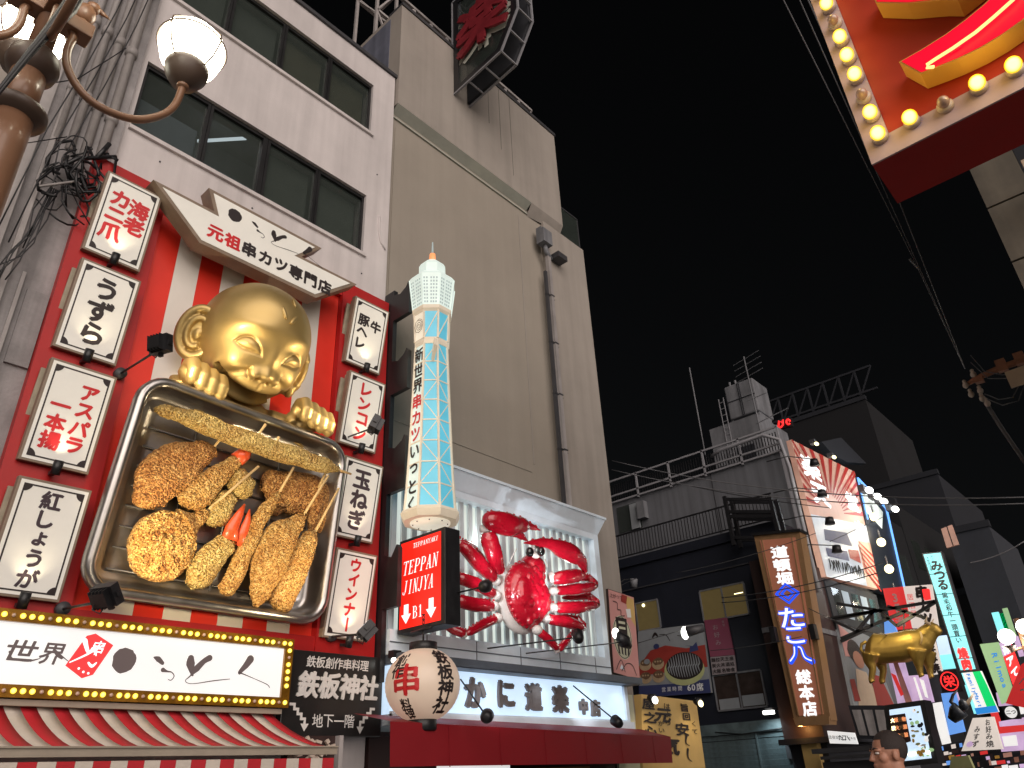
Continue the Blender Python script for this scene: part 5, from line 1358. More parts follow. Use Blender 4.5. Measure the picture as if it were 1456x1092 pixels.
# small bird ornament on the block
mb = MB(); b = Vector(ax(121, 20, -3.6)-np.array([LPX, LPY, 0])); mb.ell(b, (.05, .06, .075), n=14, m=10); mb.ell(b+Vector((.0, .03, .085)), (.035, .04, .038), n=12, m=8); mb.tube([b+Vector((0, .06, .09)), b+Vector((0, .13, .075))], [.02, .003], 6); mb.tube([b+Vector((0, 0, -.07)), b+Vector((0, 0, -.16))], .03, 8); mb.build('bird_ornament', 'post_brown', ST)
# cable sweeping past the post
cb = thing('thick_cable', 'thick twisted black cable crossing in front of the lamp post', 'cable', (-3.3, .1, 4.2))
mb = MB()
for d in (0, .05):
    P_ = [V(ax(a-d*90, b, -3.35))-Vector(cb.location)+Vector((0, -.0, 0)) for a, b in ((-15, 150), (15, 112), (45, 75), (75, 40), (100, 12), (118, -20))]
    mb.tube(P_, [.006, .01, .014, .022, .034, .034], 8)
mb.build('cable', 'cable', cb)

# ------------------------------------------------------------------ generic boards from real corner positions
class Board:
    """flat board with thickness in a plane y=const (facing -Y) or x=const (facing +X)"""
    def __init__(s, nm, label, cat, px4, m, y=None, x=None, th=.12, group=None, frame=None, fw=.05, W=1., H=1., frame_m=None):
        pts = [ay(a, b, y) if y is not None else ax(a, b, x) for a, b in px4]
        bl_ = pts[3]
        s.t = thing(nm, label, cat, tuple(bl_), (0, 0, 0) if y is not None else wallrot(), group)
        s.q = [LP(s.t, p) for p in pts]; s.W, s.H = W, H
        poly = [(p.x, p.z) for p in s.q]
        if frame:
            MB().prism(poly, 0, th).build('box', frame, s.t)
            MB().prism(offset(poly, fw), -.01, -.002).build('face', m, s.t)
        else: MB().prism(poly, 0, th).build('panel', m, s.t)
    def pt(s, u, v, d=0):
        a = s.q[3].lerp(s.q[2], u); b = s.q[0].lerp(s.q[1], u); p = a.lerp(b, v); return Vector((p.x, d, p.z))
    def put(s, mb, m, name='lettering'):
        mb.v = [tuple(s.pt(p[0]/s.W, p[2]/s.H, p[1]-.012)) for p in mb.v]
        return mb.build(name, m, s.t)
    def poly(s, pts, m, name='patch', d=0):
        mb = MB(); mb.add([(a, d, b) for a, b in pts], [tuple(range(len(pts)))]); 
        a = sum(pts[i][0]*pts[(i+1) % len(pts)][1]-pts[(i+1) % len(pts)][0]*pts[i][1] for i in range(len(pts)))
        if a < 0: mb.f = [tuple(reversed(mb.f[0]))]
        return s.put(mb, m, name)
def ellp(cx, cz, rx, rz, n=24, wob=0): return [(cx+(rx+random.uniform(-wob, wob))*math.cos(6.2832*k/n), cz+(rz+random.uniform(-wob, wob))*math.sin(6.2832*k/n)) for k in range(n)]

# pink board on the corner
random.seed(8)
b = Board('pink_cartoon_board', 'pink advertising board with a black and white oval emblem right of the crab box', 'advertising board', [(864, 837), (901, 849), (910, 968), (872, 957)], 'pink_board', x=-8.95, W=1, H=2, frame='brown_wall', fw=.015)
b.poly([(.62, 1.97), (.97, 1.93), (.97, 1.25), (.72, 1.5)], 'yellow_board'); b.poly([(.5, 1.97), (.72, 1.96), (.66, 1.75), (.45, 1.78)], 'poster_red', d=-.002); b.poly([(.62, 1.62), (.8, 1.66), (.82, 1.45), (.66, 1.42)], 'white_paint', d=-.004)
b.poly(ellp(.42, .9, .36, .52), 'cream_board', 'emblem'); b.poly(ellp(.42, .9, .34, .50), 'ink', 'emblem_line', -.001); b.poly(ellp(.42, .9, .32, .48), 'cream_board', 'emblem', -.002)
b.poly([(.2, 1.35), (.62, 1.38), (.62, .98), (.22, .98)], 'ink', 'emblem_mark', -.004)
for k in range(2): b.poly([(.3, 1.27-.13*k), (.55, 1.29-.13*k), (.55, 1.23-.13*k), (.3, 1.21-.13*k)], 'cream_board', 'emblem_mark', -.006)
b.poly([(.12, .95), (.72, .95), (.6, .74), (.2, .72)], 'ink', 'emblem_mark', -.004)
for k in range(4): b.poly([(.2+.13*k, .70), (.27+.13*k, .70), (.30+.11*k, .48), (.24+.11*k, .50)], 'ink', 'emblem_mark', -.004)
mb = MB(); mb.brush([(.15, 1.72), (.3, 1.7), (.3, 1.55), (.42, 1.55), (.42, 1.42), (.55, 1.44)], [.02]*6); htext(mb, '上がって', .28, 1.86, .13, width=.5); mb.brush([(.1, .1), (.3, .35), (.42, .1)], [.02]*3); mb.brush([(.3, .1), (.5, .3), (.72, .3), (.85, .1)], [.02]*4); b.put(mb, 'ink')
b.poly([(.24, .14), (.4, .14), (.32, .26)], 'kani_white', 'patch', -.001)

# yellow board shop
ys = Board('yellow_lettered_shop_board', 'yellow board with large brushed black lettering right of the crimson awning', 'shop board', [(912, 987), (990, 997), (1003, 1092), (914, 1092)], 'yellow_board', x=-8.85, W=1, H=1.35, th=.5)
MB().box2((-.7, .05, -.0), (-.003, .45, ys.q[0].z-.02)).build('side_panel', 'cream_board', ys.t)
mb = MB()
glyph(mb, '屋', .10, 1.17, .22, bold=.03); glyph(mb, '之', .12, .92, .22, bold=.03); glyph(mb, '心', .12, .66, .22, bold=.03)
vtext(mb, 'はより', .42, 1.25, .13, .16, bold=.012); vtext(mb, 'がい', .30, .9, .11, .14, bold=.01)
glyph(mb, '元', .34, .98, .30, bold=.04, slant=.2); glyph(mb, '気', .42, .40, .34, bold=.04, slant=.1); glyph(mb, '安', .66, .74, .26, bold=.03); glyph(mb, '旨', .74, 1.18, .17, bold=.03); glyph(mb, '回', .76, 1.0, .15, bold=.03)
mb.brush([(.72, .62), (.70, .48), (.76, .42)], [.04, .02, .01]); mb.brush([(.72, .36), (.71, .2), (.77, .12)], [.04, .02, .01]); vtext(mb, 'くて', .88, .95, .12, .16, bold=.012)
ys.put(mb, 'ink')
lw = thing('low_shop', 'low dark shop building behind the yellow lettered board', 'building', (-9.4, 13.7, 0)); MB().box2((-6, 0, 0), (0, 2.6, 3.0)).build('wall', 'brown_wall', lw)
for (px, py), lb in (((995, 999), 'bright warm floodlight at the right corner of the yellow board'), ((930, 994), 'small white spotlight above the left column of the yellow board')):
    p = ax(px, py, -8.5); t = thing('board_spotlight', lb, 'spotlight', tuple(p), wallrot()); mb = MB(); mb.tube([(0, 0, 0), (.0, .12, .05)], [.10, .06], 12); mb.build('housing', 'black_metal', t); mb = MB(); mb.ell((0, -.02, -.02), (.09, .04, .07), n=12, m=8); mb.build('lens', 'hot_yellow' if px > 950 else 'hot_white', t)
    spot('beam', t, (0, -.05, -.05), (.0, .35, -.9), 22, (1, .8, .5), 120, 1, .05)

# ------------------------------------------------------------------ building D: navy front and white upper part
DY = 24.0
bD = thing('navy_front_building', 'dark navy fronted building facing down the street with brown lit windows', 'building', (-17.5, DY, 0))
def PD(x, z, d=0): return (x+17.5, d, z)
MB().box2(PD(-17.5, 2.95, 0), PD(-9.35, 8.62, 6)).build('wall', 'navy_wall', bD); MB().box2(PD(-17.5, 8.622, -.1), PD(-9.3, 8.95, 1.3)).build('parapet', 'navy_wall', bD)
mb = MB(); mb.box2(PD(-17.5, 7.75, -.05), PD(-9.8, 7.79, -.002)); mb.build('trim_line', 'dark_grey', bD)
def win(x0, x1, z0, z1, ms, lbs=None):
    mb = MB(); n = len(ms); t = .05
    mb.box2(PD(x0, z0, -.06), PD(x1, z0+t, -.002)); mb.box2(PD(x0, z1-t, -.06), PD(x1, z1, -.002))
    for k in range(n+1): x = x0+(x1-x0)*k/n; mb.box2(PD(x-t/2, z0+t, -.058), PD(x+t/2, z1-t, -.002))
    w_ = mb.build('window', 'tank_grey', bD)
    for k, m in enumerate(ms): MB().box2(PD(x0+(x1-x0)*k/n+t/2, z0+t, -.03), PD(x0+(x1-x0)*(k+1)/n-t/2, z1-t, -.001)).build('pane', m, w_)
    return w_
win(-12.57, -10.9, 6.13, 7.21, ['win_yellow', 'win_yellow']); win(-12.58, -10.88, 3.32, 4.44, ['win_brown', 'win_brown']); win(-15.25, -14.3, 6.2, 7.25, ['win_yellow'])
for a in ((-12.5, -11.8, 3.36), (-11.68, -10.95, 3.4)): MB().box2(PD(a[0], a[2], -.04), PD(a[1], a[2]+.32, -.031)).build('blind', 'poster_white', bD)
MB().box2(PD(-11.3, 6.85, -.036), PD(-10.98, 6.88, -.031)).build('lamp_strip', 'hot_yellow', bD)
p = LP(bD, ay(916, 861, DY)); mb = MB(); mb.ell(p+Vector((0, -.06, 0)), (.06, .04, .06), n=10, m=8); mb.build('window_lamp', 'hot_yellow', bD)
# ground floor siding
gf = thing('siding_shop_front', 'ground floor front of dark teal wooden siding lit by a small lamp', 'shopfront', (-17.5, DY-.3, 0))
MB().box2((0, 0, 0), (8.1, .28, 2.94)).build('back_wall', 'dark_gap', gf)
mat('siding', (.085, .12, .13), .55, var=.4, vs=3, bump=.3, bs=14)
MB().box2((0, -.12, 2.62), (8.1, .0, 2.94)).build('fascia', 'siding', gf)
pk = MB(); pk.v = []; pk.box((4.05, 0, 0), (8.1, .03, .145), rot=Matrix.Rotation(R_(9), 3, 'X')); pkm = pk.mesh('siding_plank'); pkm.materials.append(MATS['siding'])
for k in range(17):
    o = bpy.data.objects.new('siding_plank', pkm); COL.objects.link(o); o.parent = gf; o.location = (0, -.03-.002*(k % 3), 2.53-.15*k); o.rotation_euler = (0, R_(random.uniform(-.12, .12)), 0)
for x in (6.2, 7.6): MB().box2((x, -.09, 0), (x+.05, -.05, 2.6)).build('upright', 'siding', gf)
mb = MB()
mb.tube([(4.9, -.14, 2.72), (5.8, -.16, 2.60), (6.8, -.16, 2.66), (8.0, -.15, 2.74)], .014, 5); mb.build('cable', 'black_metal', gf)
MB().box2((7.1, -.12, 1.85), (7.5, -.09, 2.2)).build('notice_plate', 'dark_grey', gf)
p = ay(1093, 1013, DY-.9); lt = thing('wall_light', 'small bright wall light above the teal siding', 'wall light', tuple(p)); MB().box((0, .3, .1), (.22, .55, .05)).build('arm', 'dark_grey', lt); MB().box((0, 0, 0), (.3, .16, .10)).build('lens', 'hot_white', lt)
spot('beam', lt, (0, 0, -.07), (0, .35, -1.5), 120, (.8, .95, 1), 150, 1, .1)
# posters
b = Board('okonomiyaki_billboard', 'wide food billboard with a sauced round pancake on a red and blue ground', 'billboard', [(907, 898), (999, 886), (1011, 985), (909, 992)], 'poster_white', y=DY-.15, W=2.6, H=2.2)
b.poly([(0, 0), (2.6, 0), (2.6, .42), (1.3, .36), (0, .38)], 'poster_blue', d=-.002); b.poly([(0, 1.0), (.5, 1.5), (1.1, 1.62), (1.9, 1.45), (2.6, 1.5), (2.6, .8), (0, .7)], 'poster_red', d=-.003)
random.seed(12)
for k in range(2):
    for j in range(2):
        b.poly(ellp(.28+.5*j, .62+.42*k, .24, .19, 14), 'food_tan', 'dish', -.005); b.poly(ellp(.28+.5*j, .70+.42*k, .20, .12, 12, .02), 'food_brown', 'dish', -.007)
        for q in range(3): b.poly(ellp(.18+.5*j+.1*q, .70+.42*k, .035, .03, 8), 'food_tan', 'dish', -.009)
b.poly(ellp(1.75, .78, .74, .50, 28), 'yellow_green', 'dish', -.005); b.poly(ellp(1.77, .90, .68, .44, 28), 'ink', 'dish', -.007)
for k in range(13):
    x = 1.2+.092*k; mb = MB(); h = .4*math.sqrt(max(.05, 1-((x-1.77)/.68)**2)); mb.brush([(x, .9+h), (x+.03, .95), (x-.03, .85), (x+.02, .9-h*.9)], [.02, .05, .05, .02], y=-.022); b.put(mb, 'poster_white', 'sauce_line')
b.t.children[-1]['kind'] = 'stuff' if False else b.t.children[-1].get('kind', 'stuff')
for k, ch in enumerate(((.35, 1.15), (.75, 1.62), (1.2, 1.5))): b.poly(ellp(ch[0], ch[1], .12, .09, 10), ['poster_white', 'poster_blue', 'poster_red'][k], 'patch', -.011)
b.poly([(1.85, 1.55), (2.05, 1.5), (2.0, 1.3), (2.35, 1.35), (2.3, 1.62), (2.15, 1.5)], 'poster_blue', 'patch', -.011)
mb = MB(); htext(mb, '営業時間', 1.25, .2, .16, width=.8, y=-.012); htext(mb, '60席', 2.1, .2, .26, width=.6, bold=.02, y=-.012); b.put(mb, 'white_paint')
mb = MB(); mb.brush([(.9, 2.0), (1.15, 1.96), (1.3, 1.75)], [.02, .03, .02], y=0); mb.brush([(.62, 1.95), (.72, 2.05), (.82, 1.95)], [.06, .1, .05], y=0); mb.brush([(1.6, 1.9), (1.8, 1.85)], [.02, .02], y=0); b.put(mb, 'ink', 'drawing')
b = Board('magenta_poster', 'tall dark magenta poster above a grid of dark characters', 'poster', [(1001, 882), (1033, 878), (1044, 931), (1010, 934)], 'poster_magenta', y=DY-.12, W=1, H=1.7, th=.06)
mb = MB(); vtext(mb, 'お好み', .45, 1.5, .26, .36, y=0); vtext(mb, '食堂', .82, 1.6, .13, .15, y=0); b.put(mb, 'poster_pale')
b = Board('character_grid_poster', 'pale poster with three rows of dark square characters', 'poster', [(1010, 934.5), (1044, 931.5), (1047, 956), (1013, 960)], 'poster_pale', y=DY-.12, W=1, H=.75, th=.06)
mb = MB()
for r, st_ in enumerate(('麺拉天王座', '炭火丼酒処', '大阪名物食')):
    for k, ch in enumerate(st_): glyph(mb, ch, .12+.19*k, .62-.24*r, .18, bold=.03, y=0)
b.put(mb, 'ink')
p = ay(975, 899, DY-2.2); t = thing('billboard_spotlight', 'bright white spotlight on a rod in front of the food billboard', 'spotlight', tuple(p)); mb = MB(); mb.tube([(0, 0, 0), (.45, .35, .1)], [.16, .12], 12); mb.build('housing', 'dark_grey', t); mb = MB(); mb.ell((-.02, -.02, -.02), (.12, .12, .2), n=12, m=8); mb.build('lens', 'hot_white', t)
spot('beam', t, (0, .1, -.2), (-.3, 2.1, -1.2), 14, (.95, 1, .95), 120, 1, .1); MB().tube([(0, 0, .1), LP(t, ay(895, 918, 20))], .012, 5).build('rod', 'black_metal', t)
p = ay(901, 835, 20); t = thing('corner_spotlight', 'small white spotlight on a thin rod at the navy wall left edge', 'spotlight', tuple(p)); mb = MB(); mb.tube([(0, 0, 0), (.05, 0, .25)], [.10, .12], 12); mb.build('housing', 'tank_grey', t); MB().tube([(.05, 0, .25), (-.3, .0, .3), LP(t, ay(862, 843, 17))], .014, 5).build('rod', 'black_metal', t)
p = ay(885, 915, 13.2); t = thing('cone_spotlight', 'black cone shaped spotlight covering the emblem of the pink board', 'spotlight', tuple(ax(888, 912, -8.2)), wallrot())
mb = MB(); mb.tube([(-.12, .1, .15), (.0, .0, .0), (.14, -.02, -.09)], [.07, .13, .05], 14); mb.build('housing', 'black_metal', t); MB().tube([(.05, 0, 0), LP(t, ax(748, 929, -8.45))], .011, 5).build('rod', 'black_metal', t); mb = MB(); mb.ell((-.12, .1, .15), (.08, .07, .10), n=10, m=8); mb.build('lens', 'hot_white', t)

# balcony railing on the navy parapet
rg = thing('balcony_railing', 'thin black balcony railing along the top of the navy front', 'railing', (-17.5, DY-.05, 8.95))
mb = MB(); mb.beam((0, 0, .95), (8.2, 0, .95), .05); mb.beam((0, 0, .1), (8.2, 0, .1), .04); mb.build('rail', 'black_metal', rg)
bm2 = MB(); bm2.box((0, 0, .52), (.022, .022, .84)); bm2 = bm2.mesh('baluster'); bm2.materials.append(MATS['black_metal'])
for k in range(64): o = bpy.data.objects.new('baluster', bm2); COL.objects.link(o); o.parent = rg; o.location = (.06+k*.128, 0, 0)
# black scaffold for a sign
fr_ = thing('black_sign_scaffold', 'black steel scaffold frame standing above the brown lit sign', 'scaffold', tuple(ay(1030, 760, 23.2)))
mb = MB(); pp = [LP(fr_, ay(*q, 23.2)) for q in ((1030, 706), (1044, 775), (1094, 706), (1112, 775))]
for a_, b_ in ((0, 1), (2, 3)):
    for dy in (0, .5): mb.beam(pp[a_]+Vector((0, dy, 0)), pp[b_]+Vector((0, dy, 0)), .12)
for v in (.06, .32, .42, .85):
    mb.beam(pp[0].lerp(pp[1], v), pp[2].lerp(pp[3], v), .10); mb.beam(pp[0].lerp(pp[1], v)+Vector((0, .5, 0)), pp[2].lerp(pp[3], v)+Vector((0, .5, 0)), .08)
mb.build('frame', 'black_metal', fr_)
# white upper part
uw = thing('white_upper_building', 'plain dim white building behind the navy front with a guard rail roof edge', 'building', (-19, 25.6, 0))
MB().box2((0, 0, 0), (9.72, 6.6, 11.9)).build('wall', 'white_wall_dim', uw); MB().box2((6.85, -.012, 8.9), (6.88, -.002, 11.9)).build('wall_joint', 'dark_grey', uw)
wfr = MB(); a = LP(uw, ay(880, 722, 25.6)); b_ = LP(uw, ay(914, 750, 25.6)); wfr.box2((a.x-.1, -.05, b_.z), (b_.x, -.002, a.z)); wfr.build('window', 'glass_dark', uw); MB().box2((b_.x-.45, -.12, b_.z), (b_.x-.05, -.051, a.z-.05)).build('shutter', 'poster_white', uw)
MB().box2((b_.x, -.3, b_.z+.3), (b_.x+.35, -.002, a.z-.1)).build('vent_box', 'tank_grey', uw)
gr_ = thing('roof_guard_rail', 'white roof guard rail with dense black pickets on the dim white building', 'railing', (-19, 25.5, 11.9))
mb = MB()
for z in (.0, .28, .95): mb.beam((2, 0, z), (9.85, 0, z), .07)
for k in range(6): mb.beam((2+k*1.57, 0, -.1), (2+k*1.57, 0, 1.0), .07)
mb.tube([(7.2, -.25, .5), (7.6, -.3, .62), (9.4, -.3, .66), (9.95, -.25, .3), (10.05, -.2, -.8), (10.05, -.2, -5.2)], .07, 8); mb.build('rail', 'rail_white', gr_)
pm = MB(); pm.box((0, .2, .45), (.03, .03, .8)); pm = pm.mesh('picket'); pm.materials.append(MATS['black_metal'])
for k in range(70): o = bpy.data.objects.new('picket', pm); COL.objects.link(o); o.parent = gr_; o.location = (2.0+k*.113, 0, 0)
ph = thing('roof_penthouse', 'pale box shaped rooftop room carrying the water tank', 'rooftop room', (-12.95, 28, 11.8))
MB().box2((0, 0, 0), (2.25, 3.0, 3.0)).build('wall', 'tank_grey', ph); MB().box2((.1, -.03, .9), (.45, -.002, 1.2)).build('vent_hole', 'dark_gap', ph); MB().box2((1.1, -.04, 1.0), (1.85, -.002, 1.75)).build('louvre', 'far_grey', ph)
mb = MB(); 
for x in (.72, .95): mb.beam((x, -.08, 0), (x, -.08, 4.2), .03)
for k in range(14): mb.beam((.72, -.08, .3*k+.1), (.95, -.08, .3*k+.1), .02)
mb.build('ladder', 'rail_white', ph)
wt = thing('water_tank', 'tall pale panelled water tank on the rooftop room', 'water tank', (-12.05, 28.3, 15.05))
MB().box2((0, 0, 0), (1.35, 1.5, 1.6)).build('tank_body', 'tank_grey', wt, bevel=.06); mb = MB()
for x in (.62, .70): mb.box2((x, -.03, .02), (x+.02, -.002, 1.6))
mb.box2((.02, -.03, .8), (1.33, -.002, .83)); mb.build('panel_seam', 'far_grey', wt); mb = MB(); [mb.box2((x, .1, -.25), (x+.1, 1.3, -.002)) for x in (.0, 1.2)]; mb.build('tank_stand', 'tank_grey', wt)
mb = MB(); [mb.tube([(x, .4, 1.6), (x, .4, 1.95)], .05, 8) for x in (.15, .42)]; mb.build('breather_pipe', 'tank_grey', wt)
an = thing('rooftop_antenna_mast', 'thin pale mast left of the water tank', 'antenna', (-13.35, 28, 12.5)); MB().tube([(0, 0, 0), (0, 0, 5.6)], .03, 6).build('mast', 'tank_grey', an)
an = thing('tv_antenna', 'television antenna with several crossbars right of the water tank', 'antenna', (-10.35, 27, 12)); mb = MB(); mb.tube([(0, 0, 0), (0, 0, 5.0)], .03, 6)
mb.build('mast', 'tank_grey', an); mb = MB()
for k in range(4): mb.beam((-.6, .2, 4.9-.28*k), (.75, -.2, 4.9-.28*k), .022)
mb.beam((0, 0, 4.9), (0, 0, 3.9), .04); mb.beam((-.3, 0, 3.0), (.6, 0, 3.05), .03); mb.beam((-.1, 0, 1.9), (1.3, 0, 2.1), .03); mb.build('crossbar', 'tank_grey', an)

# brown lit vertical sign
b = Board('brown_lit_vertical_sign', 'tall brown lit sign with a wooden frame and blue neon kana', 'sign', [(1072, 762), (1137, 756), (1181, 1024), (1130, 1027)], 'tako_face', y=22.6, th=.5, frame='wood_frame', fw=.16, W=1.0, H=4.6)
MB().prism([tuple((p.x, p.z)) for p in (b.pt(-.03, 1.0), b.pt(1.03, 1.0), b.pt(1.03, 1.015), b.pt(-.03, 1.015))], -.08, .55).build('top_cap', 'black_metal', b.t)
MB().prism([tuple((p.x, p.z)) for p in (b.pt(.04, -.02), b.pt(.96, -.02), b.pt(1.0, .02), b.pt(0, .02))], -.06, .5).build('bottom_cap', 'wood_frame', b.t)
mb = MB()
for v0, v1, u in ((.03, .97, .16), (.03, .97, .82)): mb.beam(b.pt(u, v0, -.03), b.pt(u, v1, -.03), .035)
mb.build('frame_bead', 'wood_frame', b.t)
for u in (-.0, .97): p0 = b.pt(u, .44, -.1); mb = MB(); mb.box(p0, (.16, .25, .42)); mb.build('clamp', 'black_metal', b.t)
mb = MB(); vtext(mb, '道頓堀', .5, 4.28, .33, .35, bold=.045, y=-.02, sx=1.2); vtext(mb, '総本店', .5, 1.18, .34, .36, bold=.045, y=-.02, sx=1.2); b.put(mb, 'txt_white')
mb = MB()
for ch, z, h in (('た', 2.42, .56), ('こ', 1.98, .52)): glyph(mb, ch, .5, z, h, bold=.075, y=-.02, sx=1.25)
mb.brush([(.44, 1.70), (.40, 1.52), (.26, 1.36)], [.12, .11, .13], y=-.02); mb.brush([(.50, 1.72), (.58, 1.66), (.64, 1.45), (.80, 1.34)], [.06, .10, .12, .15], y=-.021)
for r_ in (.21, .11):
    q = [(.5, 3.02+r_*1.15), (.5+r_*1.25, 3.02), (.5, 3.02-r_*1.15), (.5-r_*1.25, 3.02), (.5, 3.02+r_*1.15)]; 
    for a_, b2 in zip(q[:-1], q[1:]): mb.brush([a_, b2], [.055, .055], y=-.02-.001*q.index(a_))
b.put(mb, 'blue_neon', 'neon_lettering')
mb = MB()
for ch, z, h in (('た', 2.42, .56), ('こ', 1.98, .52)): glyph(mb, ch, .49, z, h*1.0, bold=.012, y=-.035, sx=1.25)
mb.brush([(.42, 1.70), (.38, 1.52), (.25, 1.38)], [.03, .03, .03], y=-.035); mb.brush([(.52, 1.70), (.58, 1.66), (.63, 1.45), (.78, 1.36)], [.03]*4, y=-.036); b.put(mb, 'txt_white', 'neon_core')
tc = thing('corner_tile_building', 'dark brown tiled corner block right of the brown lit sign', 'building', (-10.2, 23.15, 0)); MB().box2((0, 0, 2.35), (1.2, 4.2, 7.6)).build('wall', 'brown_wall', tc); MB().box2((-.1, -.2, 2.2), (1.6, 4.2, 2.348)).build('canopy_edge', 'far_grey', tc); MB().box2((.0, -.05, 5.35), (1.23, 4.25, 5.5)).build('metal_band', 'tank_grey', tc); MB().box2((.0, .3, 0), (1.1, 4.2, 2.19)).build('ground_floor', 'dark_gap', tc)
a = LP(tc, ay(1192, 1030, 23)); 
b = Board('small_white_shop_sign', 'small white lit shop sign with grey lettering under the dark canopy', 'sign', [(1176, 1039), (1214, 1042), (1219, 1058), (1180, 1057)], 'sign_white', y=22.9, W=3, H=1.2, th=.1)
mb = MB(); htext(mb, '道頓堀', .6, .6, .4, y=0); htext(mb, 'たこ八', 1.75, .6, .62, width=1.0, bold=.03, y=0); htext(mb, '総本店', 2.6, .6, .3, y=0); b.put(mb, 'far_grey')
dk = thing('dark_shop_canopy', 'dark folded canopy under the small white shop sign', 'canopy', tuple(ay(1172, 1075, 22.5))); mb = MB(); mb.box((.6, 0, .12), (1.6, .6, .12)); mb.box((.9, .1, -.05), (1.8, .8, .08)); mb.box((.7, .2, -.3), (1.5, .6, .3)); mb.build('canopy_slab', 'dark_grey', dk)
pl_ = thing('orange_lit_pillar', 'narrow orange lit wooden pillar under the brown sign', 'pillar', tuple(ay(1158, 1092, 23.2))); mb = MB(); mb.box2((-.25, 0, -1.2), (.22, .3, 1.05)); mb.build('pillar', 'yellow_board', pl_); point('pillar_light', pl_, (0, -.35, 1.0), 14, (1, .5, .15), .05)

# ------------------------------------------------------------------ street beyond: billboard and signs
b = Board('sunburst_billboard', 'large lit billboard with red and tan sunburst and white characters on the far facade', 'billboard', [(1125, 625), (1215, 671), (1251, 838), (1174, 820)], 'bill_tan', x=-8.85, W=4, H=6, th=.2)
for k in range(22):
    a0_ = R_(5+k*8.2); a1_ = a0_+R_(3.4); c0 = (1.6, 3.2); L0, L1 = .8, 4.2
    pts = [(max(0, min(4, c0[0]+r*math.cos(a))), max(0, min(6, c0[1]+r*math.sin(a)))) for r, a in ((L0, a0_), (L1, a0_), (L1, a1_), (L0, a1_))]
    b.poly(pts, 'bill_red', 'ray', -.002-.0005*k)
b.poly([(0, 2.6), (4, 3.1), (4, 2.2), (2.9, 1.9), (2.9, 0), (0, 0)], 'bill_white_glow', 'white_glow_patch', -.02)  # white print ground with the arm lamps' glow put into it
b.poly([(.6, 2.1), (2.2, 2.3), (2.4, 1.7), (.5, 1.6)], 'poster_blue', 'patch', -.03); b.poly([(2.0, 1.5), (2.8, 1.6), (2.8, 1.0), (2.0, 1.1)], 'poster_red', 'patch', -.03); b.poly([(.4, 1.25), (1.9, 1.4), (1.9, .95), (.4, .9)], 'poster_blue', 'patch', -.032)
b.poly([(2.95, 2.1), (4, 2.2), (4, .1), (3.2, .6)], 'bill_tan', 'patch', -.022)
for k in range(6): b.poly([(3.0, 2.1-.25*k), (4, 1.6-.32*k), (4, 1.45-.32*k), (3.0, 2.0-.25*k)], 'bill_red', 'ray', -.026-.001*k)
mb = MB(); glyph(mb, '楽', .75, 4.95, 1.1, bold=.05, y=-.03); glyph(mb, '天', .95, 3.75, 1.1, bold=.05, y=-.03); glyph(mb, '堂', 3.2, 4.1, .95, bold=.05, y=-.03); glyph(mb, '肉', 3.3, 2.75, .8, bold=.05, y=-.04); b.put(mb, 'txt_white')  # white print made to glow in place of lamp light
mb = MB()
random.seed(19)
for k in range(15): x = .35+.17*k; mb.brush([(x, .28+random.uniform(0, .1)), (x+random.uniform(-.05, .12), .55), (x+random.uniform(.0, .15), .82+random.uniform(-.1, .06)), (x+.12, .5)], [.03, .09, .07, .03], y=-.034-.0008*k)
b.put(mb, 'far_dark', 'scribble_lettering')
for k, (px, py) in enumerate(((1158, 657), (1169, 701), (1180, 740), (1190, 780))):
    p = ax(px, py, -7.7); t = thing('billboard_arm_lamp', ['highest', 'second highest', 'third highest', 'lowest'][k]+' dark arm lamp in front of the sunburst billboard', 'lamp', tuple(p), wallrot(), 'arm lamps in front of the sunburst billboard')
    mb = MB(); mb.tube([(0, 0, .1), (0, .02, -.12)], [.12, .17], 10); mb.build('shade', 'black_metal', t); MB().tube([(0, 0, .1), (-1.2, .4, .0), (-1.3, 1.1, 0)], .018, 5).build('rod', 'black_metal', t)
    spot('beam', t, (.1, .1, -.1), (2.0, 1.05, -.6), 190, (1, .98, .88), 75, 1, .05)
for k, (px, py) in enumerate(((1236, 697), (1248, 706), (1257, 713), (1273, 724), (1161, 631), (1186, 650))):
    p = ax(px, py, -8.2); t = thing('roof_floodlight', ['leftmost bright roof floodlight above the blue LED outline', 'second bright roof floodlight above the blue LED outline', 'third bright roof floodlight above the blue LED outline', 'rightmost bright roof floodlight beyond the LED corner', 'small floodlight at the billboard top near the guard rail', 'second small floodlight on the billboard top edge'][k], 'floodlight', tuple(p), wallrot(), 'floodlights along the far roof edge')
    s_ = 1 if k < 4 else .5; point('flood_glow', t, (.0, -.5, .2), 40 if k < 4 else 10, (.85, .95, 1), .12); mb = MB(); mb.ell((0, 0, 0), (.26*s_, .14*s_, .13*s_), n=12, m=8); mb.build('lens', 'hot_white' if k < 4 else 'hot_yellow', t); mb = MB(); mb.box((0, .22*s_, .1), (.5*s_, .2, .3*s_)); mb.build('housing', 'dark_grey', t)
fo = thing('roof_fold_panel', 'pale folded metal roof panel above the sunburst billboard', 'roof panel', tuple(ax(1180, 655, -9.2)), wallrot())
q = [LP(fo, ax(*p, -9.2)) for p in ((1168, 628), (1196, 622), (1232, 659), (1205, 657), (1186, 648))]; MB().prism([(p.x, p.z) for p in q], 0, .3).build('panel', 'far_grey', fo)
lb_ = Board('dark_box_facade', 'dark facade box outlined with blue LED lines and hanging lamps', 'facade', [(1217, 676), (1260, 722), (1288, 850), (1252, 838)], 'navy_wall', x=-8.8, W=2, H=5, th=.4)
mb = MB(); e = [lb_.pt(*p, -.05) for p in ((0, .97), (.95, .97), (.98, .0))]
